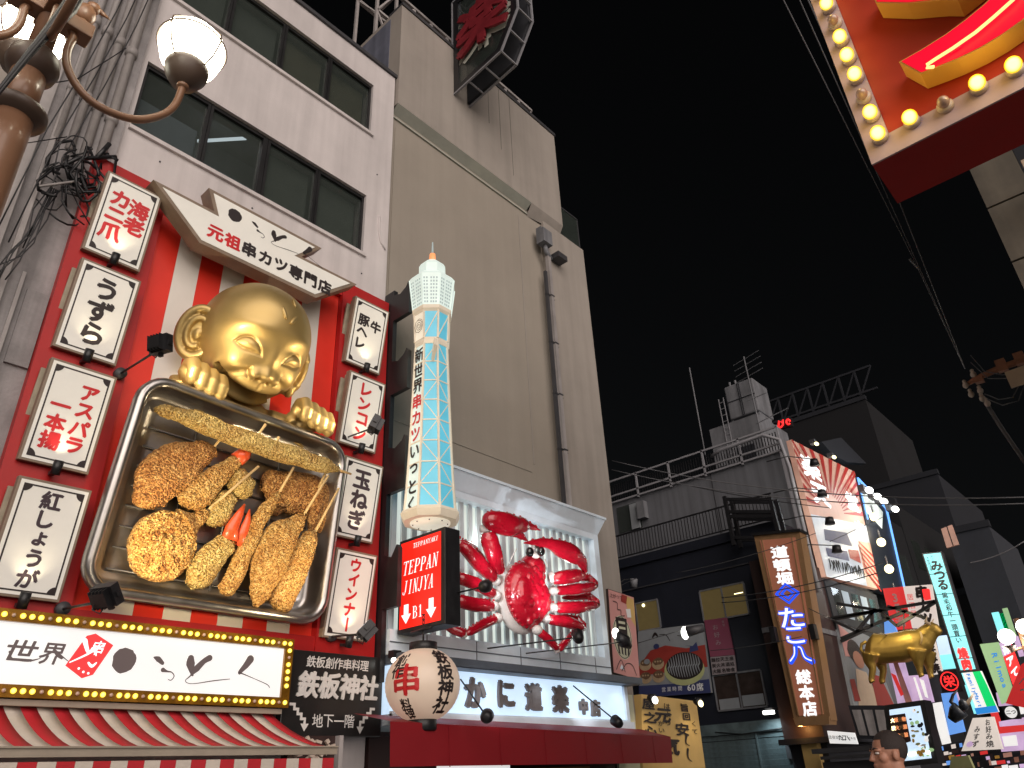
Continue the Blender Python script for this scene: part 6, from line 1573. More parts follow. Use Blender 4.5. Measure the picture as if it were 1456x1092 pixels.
mb.beam(e[0], e[1], .07); mb.beam(e[1], e[2], .07); mb.beam(e[0], lb_.pt(.05, .6, -.05), .05); mb.build('led_outline', 'blue_led', lb_.t)
lb_.poly([(.1, 4.7), (1.6, 4.4), (1.2, 3.2), (.2, 3.4)], 'kani_back', 'lit_glass')
for k, (px, py) in enumerate(((1243, 735), (1253, 771), (1264, 809), (1277, 868), (1275, 848))):
    p = ax(px, py, -8.3); t = thing('hanging_street_bulb', ['highest', 'second', 'third', 'lowest large', 'fourth'][k]+' glowing yellow lamp of the row on the LED outlined facade', 'lamp', tuple(p), (0, 0, 0), 'yellow lamps on the LED outlined facade')
    mb = MB(); mb.ell((0, 0, 0), (.17, .17, .17), n=12, m=8); mb.build('bulb_glass', 'hot_yellow', t); MB().tube([(0, 0, .15), (0, 0, .5)], .03, 6).build('stem', 'dark_grey', t); point('bulb_light', t, (.4, -.35, -.1), 45, (1, .9, .7), .12)
point('lamp_row_light', lb_.t, (1, -.6, 2.5), 40, (1, .85, .6), .2)
b = Board('grey_window_wall', 'grey facade with narrow vertical windows under the sunburst billboard', 'facade', [(1172, 824), (1246, 846), (1262, 915), (1190, 895)], 'far_grey', x=-8.95, W=4, H=3, th=.2)
for k in range(5): b.poly([(.3+.72*k, 2.6), (.82+.72*k, 2.6), (.86+.72*k, .9), (.34+.72*k, .9)], 'blind_blue' if k % 2 else 'glass_dark', 'window', -.004)
point('under_light', b.t, b.pt(.5, 1.1, -.8), 30, (.8, .9, 1), .3)
b = Board('portrait_poster', 'large poster of brown and peach portrait shapes behind the golden cow', 'poster', [(1190, 884), (1236, 905), (1272, 1003), (1214, 1003)], 'poster_white', x=-8.9, W=3, H=4, th=.1)
random.seed(6)
b.poly([(.0, 3.9), (.9, 3.6), (.7, 2.4), (.1, 2.3)], 'pink_board', d=-.001)
b.poly(ellp(1.0, 2.7, .62, .6, 18, .04), 'hair', 'patch', -.004); b.poly(ellp(1.12, 2.3, .42, .45, 16), 'skin', 'patch', -.006); b.poly([(.3, 0), (.7, 1.8), (1.5, 1.7), (1.9, .0)], 'letter_cream', 'patch', -.003)
b.poly(ellp(2.1, 2.5, .5, .55, 16, .03), 'hair', 'patch', -.007); b.poly(ellp(2.15, 2.2, .34, .42, 14), 'skin', 'patch', -.009); b.poly([(1.6, 0), (1.8, 1.7), (2.6, 1.6), (2.95, 0)], 'poster_red', 'patch', -.005); b.poly([(.05, 1.2), (.4, 1.25), (.5, .2), (.1, .2)], 'poster_red', 'patch', -.006)
for t_, p4, m, W_, H_, lab, cat, y in (
 ('grey_shutter_panel', [(1206, 1003), (1262, 1003), (1268, 1052), (1220, 1050)], 'far_grey', 3, 3, 'grey panelled shutter box under the portrait poster', 'shutter', 24.5),):
    b = Board(t_, lab, cat, p4, m, y=y, W=W_, H=H_, th=.2)
    for k in range(3): b.poly([(.2+.9*k, 2.6), (.9+.9*k, 2.6), (.95+.9*k, .3), (.25+.9*k, .3)], 'concrete_grey', 'panel_face', -.003)
point('poster_fill_lamp', b.t, (0, -1.0, 3), 30, (.95, .85, .75), .3)

# black truss arms
trs = thing('sign_truss', 'black steel truss arms carrying the golden cow over the street', 'truss', tuple(ay(1190, 880, 26)))
mb = MB(); T_ = lambda a, b_, y=26: LP(trs, ay(a, b_, y))
for (p, q_) in (((1182, 879), (1330, 855)), ((1182, 882), (1250, 868)), ((1190, 858), (1262, 870)), ((1196, 908), (1290, 868)), ((1188, 884), (1218, 898)), ((1218, 898), (1245, 866)), ((1196, 912), (1230, 896)), ((1250, 868), (1275, 890)), ((1262, 862), (1320, 880)), ((1275, 890), (1330, 856)), ((1240, 868), (1240, 892))): mb.beam(T_(*p), T_(*q_), .09)
mb.build('truss_bar', 'black_metal', trs)

# golden cow
CWp = ay(1283, 985, 26); cow = thing('golden_cow_statue', 'golden cow statue hanging over the street with its head to the right', 'statue', tuple(CWp))
K = lambda a, b_, dy=0: LP(cow, ay(a, b_, 26))+Vector((0, dy, 0))
mb = MB()
mb.tube([K(1233, 918), K(1243, 922), K(1262, 922), (K(1283, 920)), K(1303, 915), K(1318, 908)], [.22, .48, .44, .46, .44, .30], 18, flat=(Vector((0, 1, 0)), .75))
mb.tube([K(1310, 912), K(1322, 898), K(1330, 892)], [.36, .26, .2], 14, flat=(Vector((0, 1, 0)), .7)); mb.tube([K(1322, 892), K(1330, 895), K(1338, 901)], [.18, .17, .10], 12)
for dx, dy in ((0, -.26), (7, .26)):
    mb.tube([K(1242+dx, 930, dy), K(1241+dx, 943, dy), K(1245+dx, 953, dy), K(1243+dx, 968, dy), K(1245+dx, 971, dy)], [.30, .18, .11, .09, .11], 10)
    mb.tube([K(1308+dx, 925, dy), K(1309+dx, 940, dy), K(1311+dx, 950, dy), K(1313+dx, 960, dy), K(1315+dx, 963, dy)], [.26, .17, .11, .08, .10], 10)
o = mb.build('body', 'gold_cow', cow); rm = o.modifiers.new('r', 'REMESH'); rm.mode = 'VOXEL'; rm.voxel_size = .03; rm.use_smooth_shade = True; o.modifiers.new('s', 'SMOOTH').iterations = 3
MB().tube([K(1232, 912), K(1225, 916), K(1224, 924), K(1230, 930)], [.05, .05, .05, .04], 8).build('tail', 'gold_cow', cow)
for s_ in (-1, 1): MB().tube([K(1324, 889, s_*.1), K(1320, 885, s_*.3), K(1323, 878, s_*.35)], [.05, .04, .01], 8).build('horn', 'letter_cream', cow)
MB().tube([K(1313, 900, -.3), K(1316, 908, -.36), K(1313, 918, -.3)], .03, 6).build('halter', 'wood_skewer', cow)
spot('cow_light', cow, K(1277, 870, -1.2), K(1283, 925, 0), 90, (1, .85, .5), 110, 1, .1)
MB().beam(K(1285, 905), K(1285, 866), .03).build('hanging_rod', 'black_metal', cow)

# signs facing down the street
def sgn(nm, lab, cat, p4, m, y, W_, H_, frame=None, fw=.05, th=.15): return Board(nm, lab, cat, p4, m, y=y, W=W_, H=H_, frame=frame, fw=fw, th=th)
mat('sign_red_lit', (.5, .02, .02), .5, emit=(.62, .03, .03), es=.7, samp=False)
mat('sign_pale_lit', (.5, .45, .42), .5, emit=(.62, .55, .5), es=.75, samp=False)
b = sgn('red_floor_sign', 'red 3F sign panel left of the white kushikatsu sign', 'sign', [(1255, 837), (1284, 834), (1297, 893), (1269, 896)], 'sign_red_lit', 28, 1, 2)
mb = MB(); glyph(mb, '3', .5, 1.5, .55, bold=.04, asc=True, y=0); glyph(mb, 'F', .52, 1.0, .55, bold=.04, asc=True, y=0); glyph(mb, '酒', .5, .35, .5, bold=.03, y=0); b.put(mb, 'pink_board')
b = sgn('white_kushikatsu_sign', 'white sign with brushed black kushikatsu characters above the cow head', 'sign', [(1284, 834), (1324, 831), (1334, 892), (1297, 893)], 'sign_pale_lit', 28, 2, 3)
mb = MB(); vtext(mb, '串カツ', 1.25, 2.95, 1.0, .95, bold=.06, y=0); b.put(mb, 'ink'); mb = MB(); vtext(mb, '居酒屋', .35, 2.5, .5, .6, y=0); b.put(mb, 'sign_red_lit')
b = sgn('small_red_neon_sign', 'small oval red neon sign on the right edge of the kushikatsu sign', 'neon sign', [(1311, 838), (1320, 837), (1322, 852), (1314, 853)], 'neon_red', 27.5, 1, 2)
b = sgn('blue_banner', 'light blue hanging banner left of the 3F sign', 'banner', [(1257, 884), (1268, 881), (1276, 901), (1258, 905)], 'lantern_paper', 27, 1, 1); b.t.children[0].data.materials.clear(); b.t.children[0].data.materials.append(MATS['cyan_sign'])
mat('banner_blue', (.1, .25, .6), .5, emit=(.12, .3, .75), es=.8, samp=False); b.t.children[0].data.materials.clear(); b.t.children[0].data.materials.append(MATS['banner_blue'])
b = sgn('okonomiyaki_sign', 'pale sign with black okonomiyaki characters at the cow front legs', 'sign', [(1311, 905), (1327, 903), (1340, 957), (1322, 960)], 'sign_pale_lit', 27.2, 1, 3.4)
mb = MB(); vtext(mb, 'お好み焼', .5, 3.3, .85, .8, bold=.06, y=0); b.put(mb, 'ink')
b = sgn('purple_banner', 'tall lilac and pink lit banner left of the pink light box', 'banner', [(1263, 940), (1284, 938), (1301, 1001), (1277, 1004)], 'pink_lit', 26.5, 1, 3); b.poly([(.3, 3), (.6, 3), (.9, 0), (.5, 0)], 'pink_board'); b.poly([(0, 2.2), (.3, 2.0), (.5, .7), (.3, .6)], 'sign_red_lit', d=-.003)
b = sgn('pink_light_box', 'pale pink rounded light box above the glass showcase', 'light box', [(1290, 961), (1317, 959), (1327, 998), (1301, 1001)], 'pink_lit', 26, 1, 1.4); b.poly([(.3, 1.3), (.4, 1.3), (.5, 0), (.35, 0)], 'sign_white'); b.poly([(.6, 1.2), (.8, 1.1), (.8, .2), (.65, .3)], 'sign_white', d=-.003)
sc_b = sgn('glass_showcase', 'black framed glass showcase full of bright food lights', 'showcase', [(1257, 1003), (1314, 995), (1334, 1085), (1266, 1092)], 'kani_sign', 22, 3, 4, 'black_metal', .12, .6)
random.seed(14)
sc_b.poly([(.3, 3.3), (1.5, 3.3), (1.6, 1.5), (.45, 1.3)], 'brown_wall', 'menu_panel', -.02)
for r in range(3):
    for k in range(4): mb = MB(); glyph(mb, '大阪名物炭火丼酒処肉安旨'[r*4+k], .55+.27*k, 2.95-.5*r, .3, bold=.05, y=-.035); sc_b.put(mb, ['hot_yellow', 'orange', 'wood_frame', 'orange'][k], 'menu_character')
for k in range(34):
    x, z = random.uniform(1.75, 2.8), random.uniform(.5, 3.5)
    sc_b.poly(ellp(x, z, random.uniform(.06, .2), random.uniform(.05, .14), 7, .02), random.choice(['yellow_green', 'far_grey', 'sign_white', 'letter_yellow', 'white_paint', 'lime_lit']), 'dish', -.02-.001*k)
for k in range(8): sc_b.poly(ellp(.6+.28*k, .75+random.uniform(-.2, .2), .15, .12, 8), random.choice(['hot_yellow', 'hot_white', 'letter_yellow']), 'dish', -.06-.001*k)
b = sgn('cyan_vertical_sign', 'very tall cyan lit vertical sign with black brushed kana and red characters at its foot', 'sign', [(1310.7, 787), (1338.6, 784), (1390, 953), (1364.5, 955)], 'cyan_sign', 35, 1, 6.2, 'dark_grey', .05, .4)
mb = MB(); vtext(mb, 'みつる', .55, 5.7, .62, .52, bold=.04, y=-.012); vtext(mb, '黒毛和牛一頭買い', .5, 4.0, .33, .33, bold=.02, y=-.012); vtext(mb, '大阪居酒屋', .22, 6.0, .16, .16, y=-.012); vtext(mb, '炭火焼', .45, 6.05, .13, .14, y=-.012); b.put(mb, 'ink')
mb = MB(); vtext(mb, '焼肉', .5, 1.15, .55, .55, bold=.08, y=-.014); b.put(mb, 'neon_red')
for k in range(5): b.poly([(.0, .6+1.1*k), (1, .6+1.1*k), (1, .63+1.1*k), (0, .63+1.1*k)], 'far_grey', 'sign_joint', -.02)
b = sgn('convenience_store_sign', 'vertical store sign with white, green and blue stripes below the cyan sign', 'sign', [(1367, 957), (1395, 954), (1420, 1012), (1389, 1016)], 'sign_white', 33, 2, 4)
b.poly([(1.15, 4), (1.9, 4), (2, 2.6), (2, .6), (1.15, .6)], 'green_lit', 'stripe', -.003); b.poly([(0, .6), (2, .6), (2, 0), (0, 0)], 'famblue', 'stripe', -.004); b.poly([(0, 4), (.12, 4), (.12, .6), (0, .6)], 'cyan_sign', 'stripe', -.004)
mb = MB()
for k, ch in enumerate('FamilyMart'): glyph(mb, ch, .62, 3.75-.33*k, .52, rot=-math.pi/2, bold=.03, y=-.006, asc=True)
b.put(mb, 'famblue')
b = sgn('lime_vertical_sign', 'pale lime vertical sign with teal Latin lettering right of the convenience store sign', 'sign', [(1393, 916), (1419, 913), (1443, 992), (1424, 1001)], 'lime_lit', 33.5, 1.4, 4)
mb = MB()
for k, ch in enumerate('Rilmoa'): glyph(mb, ch, .85, 3.1-.42*k, .6, rot=-math.pi/2, bold=.02, y=-.004, asc=True)
b.put(mb, 'famblue')
b = sgn('pink_vertical_sign', 'narrow pink and red vertical sign with white characters at the far right', 'sign', [(1420, 914), (1436, 912), (1456, 965), (1444, 985)], 'neon_red', 36, 1, 3.5)
b.poly([(0, 3.5), (1, 3.5), (1, 2.5), (0, 2.5)], 'pink_lit', 'patch', -.003); mb = MB(); vtext(mb, '楽アて', .5, 3.4, .75, .95, bold=.05, y=-.01); b.put(mb, 'txt_white')
b = sgn('red_corner_banner', 'plain red banner with a white swirl at the right edge', 'banner', [(1452, 945), (1475, 930), (1480, 1012), (1430, 1000)], 'billboard_red', 14, 1, 1, th=.05); b.t.children[0].data.materials.clear(); b.t.children[0].data.materials.append(MATS['sign_red_lit']); mb = MB(); mb.brush([(.25, .5), (.4, .6), (.5, .4), (.35, .35)], [.04]*4, y=-.01); b.put(mb, 'white_paint', 'swirl')
b = sgn('round_lettered_sign', 'small dark sign with a white disc and two characters', 'sign', [(1424, 1004), (1446, 1002), (1451, 1022), (1430, 1023)], 'far_dark', 20, 1, 1); b.poly(ellp(.5, .5, .4, .42), 'sign_white', 'disc'); mb = MB(); htext(mb, '二つ', .5, .5, .34, bold=.03, y=-.006); b.put(mb, 'ink')
b = sgn('round_red_neon_sign', 'dark board with a red neon ring and character beside the black bull head', 'neon sign', [(1333, 955), (1359, 952), (1370, 983), (1340, 985)], 'far_dark', 25, 1, 1.1)
mb = MB(); P_ = [b.pt(.5+.42*math.cos(t), .5+.42*math.sin(t), -.05) for t in [i/24*6.2832 for i in range(25)]]; mb.tube(P_, .018, 6); mb.build('neon_ring', 'neon_red', b.t); mb = MB(); glyph(mb, '栄', .5, .55, .6, bold=.03, y=-.02); b.put(mb, 'neon_red')
b = sgn('lettered_cloth_sign', 'pale square cloth sign with two columns of dark kana at the bottom right', 'sign', [(1383, 1021), (1412, 1019), (1425, 1065), (1367, 1068)], 'sign_pale_lit', 21, 2, 2)
mb = MB(); vtext(mb, 'お好み焼', 1.45, 1.9, .42, .44, bold=.02, y=0); vtext(mb, 'みすず', .65, 1.5, .42, .44, bold=.02, y=0); b.put(mb, 'ink'); b.poly(ellp(.35, .4, .2, .18, 8), 'pink_lit', 'flower')
bh = thing('black_bull_head', 'black bull head with curved tan horns above the cloth sign', 'bull head', tuple(ay(1360, 1015, 20)))
K2 = lambda a, b_, dy=0: LP(bh, ay(a, b_, 20))+Vector((0, dy, 0))
mb = MB(); mb.tube([K2(1366, 1008), K2(1360, 1014), K2(1353, 1024)], [.18, .17, .09], 12); mb.ell(K2(1370, 1002), (.1, .1, .12)); mb.build('head', 'bull_black', bh)
MB().tube([K2(1366, 1003), K2(1376, 1000), K2(1380, 993), K2(1384, 986)], [.05, .045, .03, .01], 8).build('horn', 'letter_cream', bh); MB().tube([K2(1358, 1003), K2(1352, 998), K2(1355, 988), K2(1361, 982)], [.05, .045, .03, .01], 8).build('horn', 'bull_black', bh)
b = sgn('lit_white_awning_sign', 'cluttered bright shop strip of many small goods at the bottom right corner', 'shop strip', [(1335, 1060), (1456, 1035), (1470, 1100), (1345, 1110)], 'far_grey', 30, 4, 2)
random.seed(33)
GC = ['pink_lit', 'sign_red_lit', 'far_dark', 'far_dark', 'banner_blue', 'sign_pale_lit', 'letter_yellow', 'sign_white', 'far_grey', 'far_dark', 'brown_wall', 'skin', 'bill_tan']
for r in range(7):
    u_ = 0
    while u_ < 3.8:
        w_ = random.uniform(.08, .42); h_ = random.uniform(.10, .27); b.poly([(u_, .28*r), (u_+w_, .28*r), (u_+w_, .28*r+h_), (u_, .28*r+h_)], random.choice(GC), 'shop_goods', -.004-.002*r); u_ += w_+random.uniform(.0, .08)
b = sgn('lilac_lit_panel', 'lilac white lit panel with red band under the round sign, right edge', 'sign', [(1414, 1034), (1462, 1030), (1466, 1066), (1424, 1069)], 'pink_lit', 29, 2, 1); b.poly([(0, 1), (2, 1), (2, .75), (0, .72)], 'sign_red_lit', 'stripe'); b.poly([(.3, .6), (1.2, .62), (1.2, .2), (.3, .2)], 'sign_white', 'stripe', -.002)
b = sgn('green_umbrella_canopy', 'small dull green canopy at the bottom edge left of the lilac panel', 'canopy', [(1352, 1076), (1376, 1074), (1384, 1092), (1350, 1092)], 'lime_lit', 18, 1, 1); b.t.children[0].data.materials.clear(); b.t.children[0].data.materials.append(MATS['yellow_green'])
random.seed(77)
CN = (('pink', 'pink_lit'), ('red', 'sign_red_lit'), ('turquoise', 'cyan_sign'), ('blue', 'banner_blue'), ('white', 'sign_white'), ('lime', 'lime_lit'), ('green', 'green_lit'), ('yellow', 'hot_yellow'))
for k in range(16):
    nm_, m_ = CN[k//2]
    px, py = [(1400+random.uniform(0, 50), 860+random.uniform(0, 140)), (1338+random.uniform(0, 34), 900+random.uniform(0, 100))][k % 2]
    w_ = random.uniform(6, 14); h_ = random.uniform(12, 46)
    q = sgn('distant_sign', 'small %s lit sign %s' % (nm_, ['far down the street behind the lime vertical sign', 'between the golden cow and the cyan vertical sign'][k % 2]), 'sign', [(px, py), (px+w_, py-1.5), (px+w_+h_*.33, py+h_-1.5), (px+h_*.33, py+h_)], m_, 39+k*.5, 1, 2)
    q.t['group'] = 'small lit signs far down the street'
for (p4, m, lab) in (([(1416, 985), (1456, 975), (1462, 1002), (1420, 1004)], 'pink_lit', 'pink lit strip under the lime sign'), ([(1330, 905), (1345, 903), (1352, 930), (1336, 932)], 'kani_sign', 'small blue white lit box left of the cyan sign'), ([(1333, 932), (1352, 930), (1358, 950), (1338, 952)], 'cyan_sign', 'small turquoise lit panel above the red neon ring'),
        ([(1338, 986), (1358, 984), (1372, 1040), (1350, 1045)], 'banner_blue', 'blue lit panel behind the black bull head'), ([(1326, 1000), (1338, 998), (1352, 1060), (1338, 1064)], 'sign_white', 'narrow white vertical banner right of the glass showcase'),
        ([(1385, 960), (1396, 958), (1412, 1000), (1402, 1006)], 'sign_red_lit', 'narrow pink red strip between the store sign and the lime sign'), ([(1420, 1026), (1456, 1020), (1460, 1050), (1426, 1055)], 'pink_lit', 'lower pink lit strip at the right frame edge')):
    sgn('small_lit_sign', lab, 'sign', p4, m, 37, 1, 1)

mat('far_wall', (.028, .032, .042), .85, var=.2)
# distant dark buildings
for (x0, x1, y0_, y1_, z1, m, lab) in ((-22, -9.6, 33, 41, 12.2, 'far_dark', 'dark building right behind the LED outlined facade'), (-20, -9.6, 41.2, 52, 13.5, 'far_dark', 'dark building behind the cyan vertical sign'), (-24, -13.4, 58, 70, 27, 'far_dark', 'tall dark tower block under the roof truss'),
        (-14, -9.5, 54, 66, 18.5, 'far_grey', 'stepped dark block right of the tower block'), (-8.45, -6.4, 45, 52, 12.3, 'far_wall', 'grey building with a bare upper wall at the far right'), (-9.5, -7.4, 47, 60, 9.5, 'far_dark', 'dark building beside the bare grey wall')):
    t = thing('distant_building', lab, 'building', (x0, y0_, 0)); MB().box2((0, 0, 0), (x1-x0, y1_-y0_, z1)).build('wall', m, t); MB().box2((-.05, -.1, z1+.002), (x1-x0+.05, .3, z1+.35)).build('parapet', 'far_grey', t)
    if m == 'far_dark' and z1 < 20:
        for k in range(3):
            for j in range(2): MB().box2((x1-x0+.002, .8+2.4*k, z1-3.2-2.8*j), (x1-x0+.03, 2.2+2.4*k, z1-1.7-2.8*j)).build('window', 'glass_dark', t)
b = sgn('lit_window_pair', 'pair of yellowish lit window panes on the dark far facade', 'window', [(1338, 752), (1353, 746), (1363, 774), (1346, 779)], 'hot_yellow', 40.9, 1, 1); b.t.children[0].data.materials.clear(); b.t.children[0].data.materials.append(MATS['bill_tan']); mb = MB(); b.poly([(.52, 1), (.6, 1), (.6, 0), (.52, 0)], 'far_dark', 'mullion')
rt = thing('far_roof_truss', 'dim steel lattice truss on top of the tall dark tower block', 'truss', (-24, 58, 27.4)); mb = MB()
for k in range(9): mb.beam((k*1.3, 0, 0), (k*1.3, 0, 2.2), .14); mb.beam((k*1.3, 0, 0), ((k+1)*1.3, 0, 2.2), .10)
mb.beam((0, 0, 2.2), (11.7, 0, 2.2), .16); mb.beam((0, 0, .2), (11.7, 0, .2), .16); mb.build('truss_bar', 'far_grey', rt)
nz = sgn('red_neon_emblem', 'small glowing red neon emblem right of the rooftop room', 'neon sign', [(1104, 600), (1125, 594), (1127, 606), (1106, 610)], 'far_dark', 40, 2, 1)
mb = MB(); P_ = [nz.pt(u, v, -.15) for u, v in ((.1, .0), (.25, .9), (.4, .6), (.5, .9), (.45, .3), (.3, .05), (.1, .0))]; mb.tube(P_, .06, 6); P_ = [nz.pt(.82+.12*math.cos(t), .5+.3*math.sin(t), -.15) for t in [i/10*6.28 for i in range(10)]]; mb.tube(P_, .06, 6); mb.build('neon_tube', 'neon_red', nz.t)

# far street lamp with two globes
fl = thing('street_lamp', 'far street lamp with two bright globes at the right edge', 'street lamp', tuple(ay(1452, 1092, 20))); base = LP(fl, ay(1452, 1092, 20)); g1 = LP(fl, ay(1431, 905, 20)); g2 = LP(fl, ay(1457, 891, 20))
mid = (g1+g2)/2+Vector((.05, .3, -.5)); MB().tube([Vector((mid.x, mid.y, -1.6)), mid+Vector((0, 0, .8))], .06, 10).build('post', 'post_brown', fl)
for g in (g1, g2):
    point('globe_light', fl, g+Vector((-.3, 0, -.3)), 70, (1, .93, .8), .2)
    mb = MB(); mb.ell(g, (.17, .17, .16), n=16, m=12); mb.build('globe', 'lamp_globe_far', fl); mb = MB(); mb.lathe([(.03, -.34), (.13, -.2), (.0, -.2)], 14, Matrix.Translation(g), cap=False); mb.build('lamp_cup', 'post_dark', fl); MB().tube([mid+Vector((0, 0, .2)), g+Vector((0, 0, -.3))], .03, 8).build('arm', 'post_brown', fl)

# ------------------------------------------------------------------ red neon sign at the top right
RY = 3.2; RX0, RX1, RZ0, RZ1 = -.40, 1.3, 4.14, 6.2
rs = thing('red_bulb_sign', 'large red sign with bulb studded pale border and raised neon letters, top right', 'sign', (RX0, RY, RZ0))
dep = az(1275, 290, RZ0)[1]-RY
MB().box2((0, 0, 0), (RX1-RX0, dep, RZ1-RZ0)).build('box', 'side_red', rs)
mb = MB(); W_, H_, bw = RX1-RX0, RZ1-RZ0, .125
mb.box2((0, -.012, 0), (W_, -.001, bw)); mb.box2((0, -.012, bw), (bw*.9, -.001, H_)); mb.build('border', 'border_pink', rs)
MB().box2((bw*.9+.001, -.006, bw+.001), (W_, -.001, H_)).build('face', 'wall_red', rs)
def RP(px, py, d=0): return LP(rs, ay(px, py, RY+d))
bbm = MB(); bbm.ell((0, -.03, 0), (.034, .04, .034), n=14, m=10); bbm = bbm.mesh('bulb'); bbm.materials.append(MATS['bulb_lit']); dbm = bbm.copy(); dbm.materials.clear(); dbm.materials.append(MATS['bulb_dead'])
bulbmat('bulb_big', (.98, .60, .0), (1, .97, .55), True); bbm.materials.clear(); bbm.materials.append(MATS['bulb_big'])
skm = MB(); skm.lathe([(.036, 0), (.036, .02), (.03, .026)], 14, Matrix.Rotation(R_(90), 4, 'X')); skm = skm.mesh('socket'); skm.materials.append(MATS['porcelain'])
for px, py, on in ((1172, -8, 1), (1181, 15, 1), (1190, 38, 0), (1200, 62, 1), (1210, 88, 1), (1221, 115, 1), (1231, 143, 0), (1243, 169, 1), (1254, 199, 1), (1299, 177, 1), (1346, 155, 0), (1394, 129, 1), (1445, 104, 1)):
    p = RP(px, py); p.y = -.012
    o = bpy.data.objects.new('bulb', bbm if on else dbm); COL.objects.link(o); o.parent = rs; o.location = p+Vector((0, -.02, 0)); o.scale = (1, 1, 1) if on else (.8, .8, .8)
    o = bpy.data.objects.new('socket', skm); COL.objects.link(o); o.parent = rs; o.location = p
    if on: point('bulb_glow', rs, p+Vector((0, -.12, 0)), .28, (1, .62, .12), .03)
# raised letters
def rletter(face, d=.13):
    pts = [RP(a, b_, -d) for a, b_ in face]; pl = [(p.x, p.z) for p in pts]
    m = MB(); m.prism(pl, -d, -.014); o = m.build('raised_letter', ['letter_yellow', 'letter_red'], rs)
    ins = offset([(a, c) for a, c in pl], .007); n = len(ins)
    MB().prism(ins, -d-.003, -d-.0005).build('letter_face', 'letter_red', rs)
    return pts
up = [(1278, 88), (1310, 70), (1345, 48), (1372, 28), (1400, 5), (1430, -25), (1450, -60)]
lo = [(1500, -40), (1480, 0), (1456, 28), (1425, 50), (1395, 68), (1362, 84), (1335, 95), (1309, 105)]
rletter(up+lo)
rletter([(1245, 4), (1240, -15), (1300, -60), (1420, -80), (1400, -30), (1362, 0), (1340, 0), (1290, 5)])
mb = MB(); P_ = [RP(a, b_, -.16) for a, b_ in ((1328, 95), (1318, 96), (1318, 92), (1330, 84), (1354, 69), (1387, 46), (1412, 25), (1440, 0), (1465, -30))]
mb.tube(P_, .0075, 8); mb.build('neon_tube', 'neon_warm', rs); MB().tube([RP(1352, 76, -.135), RP(1366, 66, -.14)], .005, 6).build('tube_clip', 'letter_red', rs)
MB().tube([RP(1300, -10, -.16), RP(1380, -25, -.16), RP(1420, -60, -.16)], .0075, 8).build('neon_tube', 'neon_warm', rs)
# right hand building beyond
rb = thing('corrugated_wall_building', 'brown grey corrugated cladding wall at the right edge behind the red sign', 'building', (-.12, 7, 0))
MB().box2((.0, .12, 0), (4, 6, 11)).build('wall', 'corrugated', rb)
for k in range(14): MB().box2((0, 0, 3.0+.62*k), (.36, .118, 3.60+.62*k)).build('cladding_panel', 'corrugated', rb)
MB().box2((.365, .04, 3), (.46, .118, 11)).build('dark_channel', 'dark_gap', rb)
rib = MB(); rib.tube([(0, 0, 0), (3.4, 0, 0)], .035, 8); ribm = rib.mesh('rib'); ribm.materials.append(MATS['corrugated'])
for k in range(62): o = bpy.data.objects.new('rib', ribm); COL.objects.link(o); o.parent = rb; o.location = (.48, .10, 3.1+.13*k)
wl = thing('lit_window_edge', 'pale lit window frame corner at the right edge under the red sign', 'window', tuple(ay(1453, 232, 6.6))); MB().box2((0, 0, -.2), (.3, .05, .03)).build('frame', 'letter_cream', wl)

# utility crossarm and cables
ca = thing('utility_crossarm', 'rusty utility crossarm with white insulators at the right edge', 'crossarm', tuple(ay(1378, 545, 13)))
U = lambda a, b_, dy=0: LP(ca, ay(a, b_, 13))+Vector((0, dy, 0))
mb = MB(); mb.tube([U(1372, 548), U(1395, 535), U(1425, 522), U(1475, 505)], [.035, .05, .055, .06], 8); mb.build('arm', 'rust', ca); MB().box(U(1424, 520), (.14, .10, .2)).build('clamp', 'rust', ca); MB().box(U(1450, 510), (.14, .1, .2)).build('clamp', 'rust', ca); MB().box(U(1392, 540), (.12, .12, .1)).build('clamp', 'rust', ca)
for (a, b_) in ((1385, 534), (1395, 557), (1374, 549), (1398, 568), (1405, 575), (1382, 562)): mb = MB(); mb.ell(U(a, b_, -.05), (.045, .045, .055), n=10, m=8); mb.ell(U(a, b_, -.05)+Vector((0, 0, .07)), (.03, .03, .03), n=10, m=6); mb.build('insulator', 'porcelain', ca)
pts = [U(1431, 534), U(1470, 520), U(1475, 545), U(1441, 556)]; MB().prism([(p.x, p.z) for p in pts], -.15, -.12).build('white_plate', 'letter_cream', ca)
def cable(lab, pts, r, m='cable', grp=None, sag=0):
    P0 = V(pts[0]); t = thing('overhead_cable', lab, 'cable', tuple(P0), (0, 0, 0), grp); n = len(pts); q = [V(p)-P0 for p in pts]
    if n == 2: q = [q[0].lerp(q[1], i/16)+Vector((0, 0, -sag*4*(i/16)*(1-i/16))) for i in range(17)]
    MB().tube(q, r, 6).build('wire', m, t)
cable('leftmost of the three thin cables running down to the utility crossarm', [ay(1104, -20, 6), ay(1300, 370, 10.5), ay(1370, 520, 13)], .006, 'cable_grey', 'cables running to the crossarm')
cable('middle of the three thin cables running down to the utility crossarm', [ay(1128, -20, 6), ay(1307, 380, 10.8), ay(1371, 522, 13)], .006, 'cable_grey', 'cables running to the crossarm')
cable('rightmost of the three thin cables, coming from under the red sign', [ay(1140, -20, 6), ay(1280, 290, 9), ay(1372, 524, 13)], .007, 'cable_grey', 'cables running to the crossarm')
mb = MB(); P0 = V(ay(1300, 375, 10.5)); t = thing('cable_clamp', 'small knot where the thin overhead cables join', 'clamp', tuple(P0)); mb.tube([(-.03, 0, .1), (.0, 0, 0), (.04, 0, -.12)], .022, 6); mb.build('clamp_body', 'cable_grey', t)
cable('thick pale cable dropping right from the crossarm insulators', [ay(1400, 570, 13), ay(1425, 610, 13), ay(1465, 668, 13)], .035, 'cable_grey')
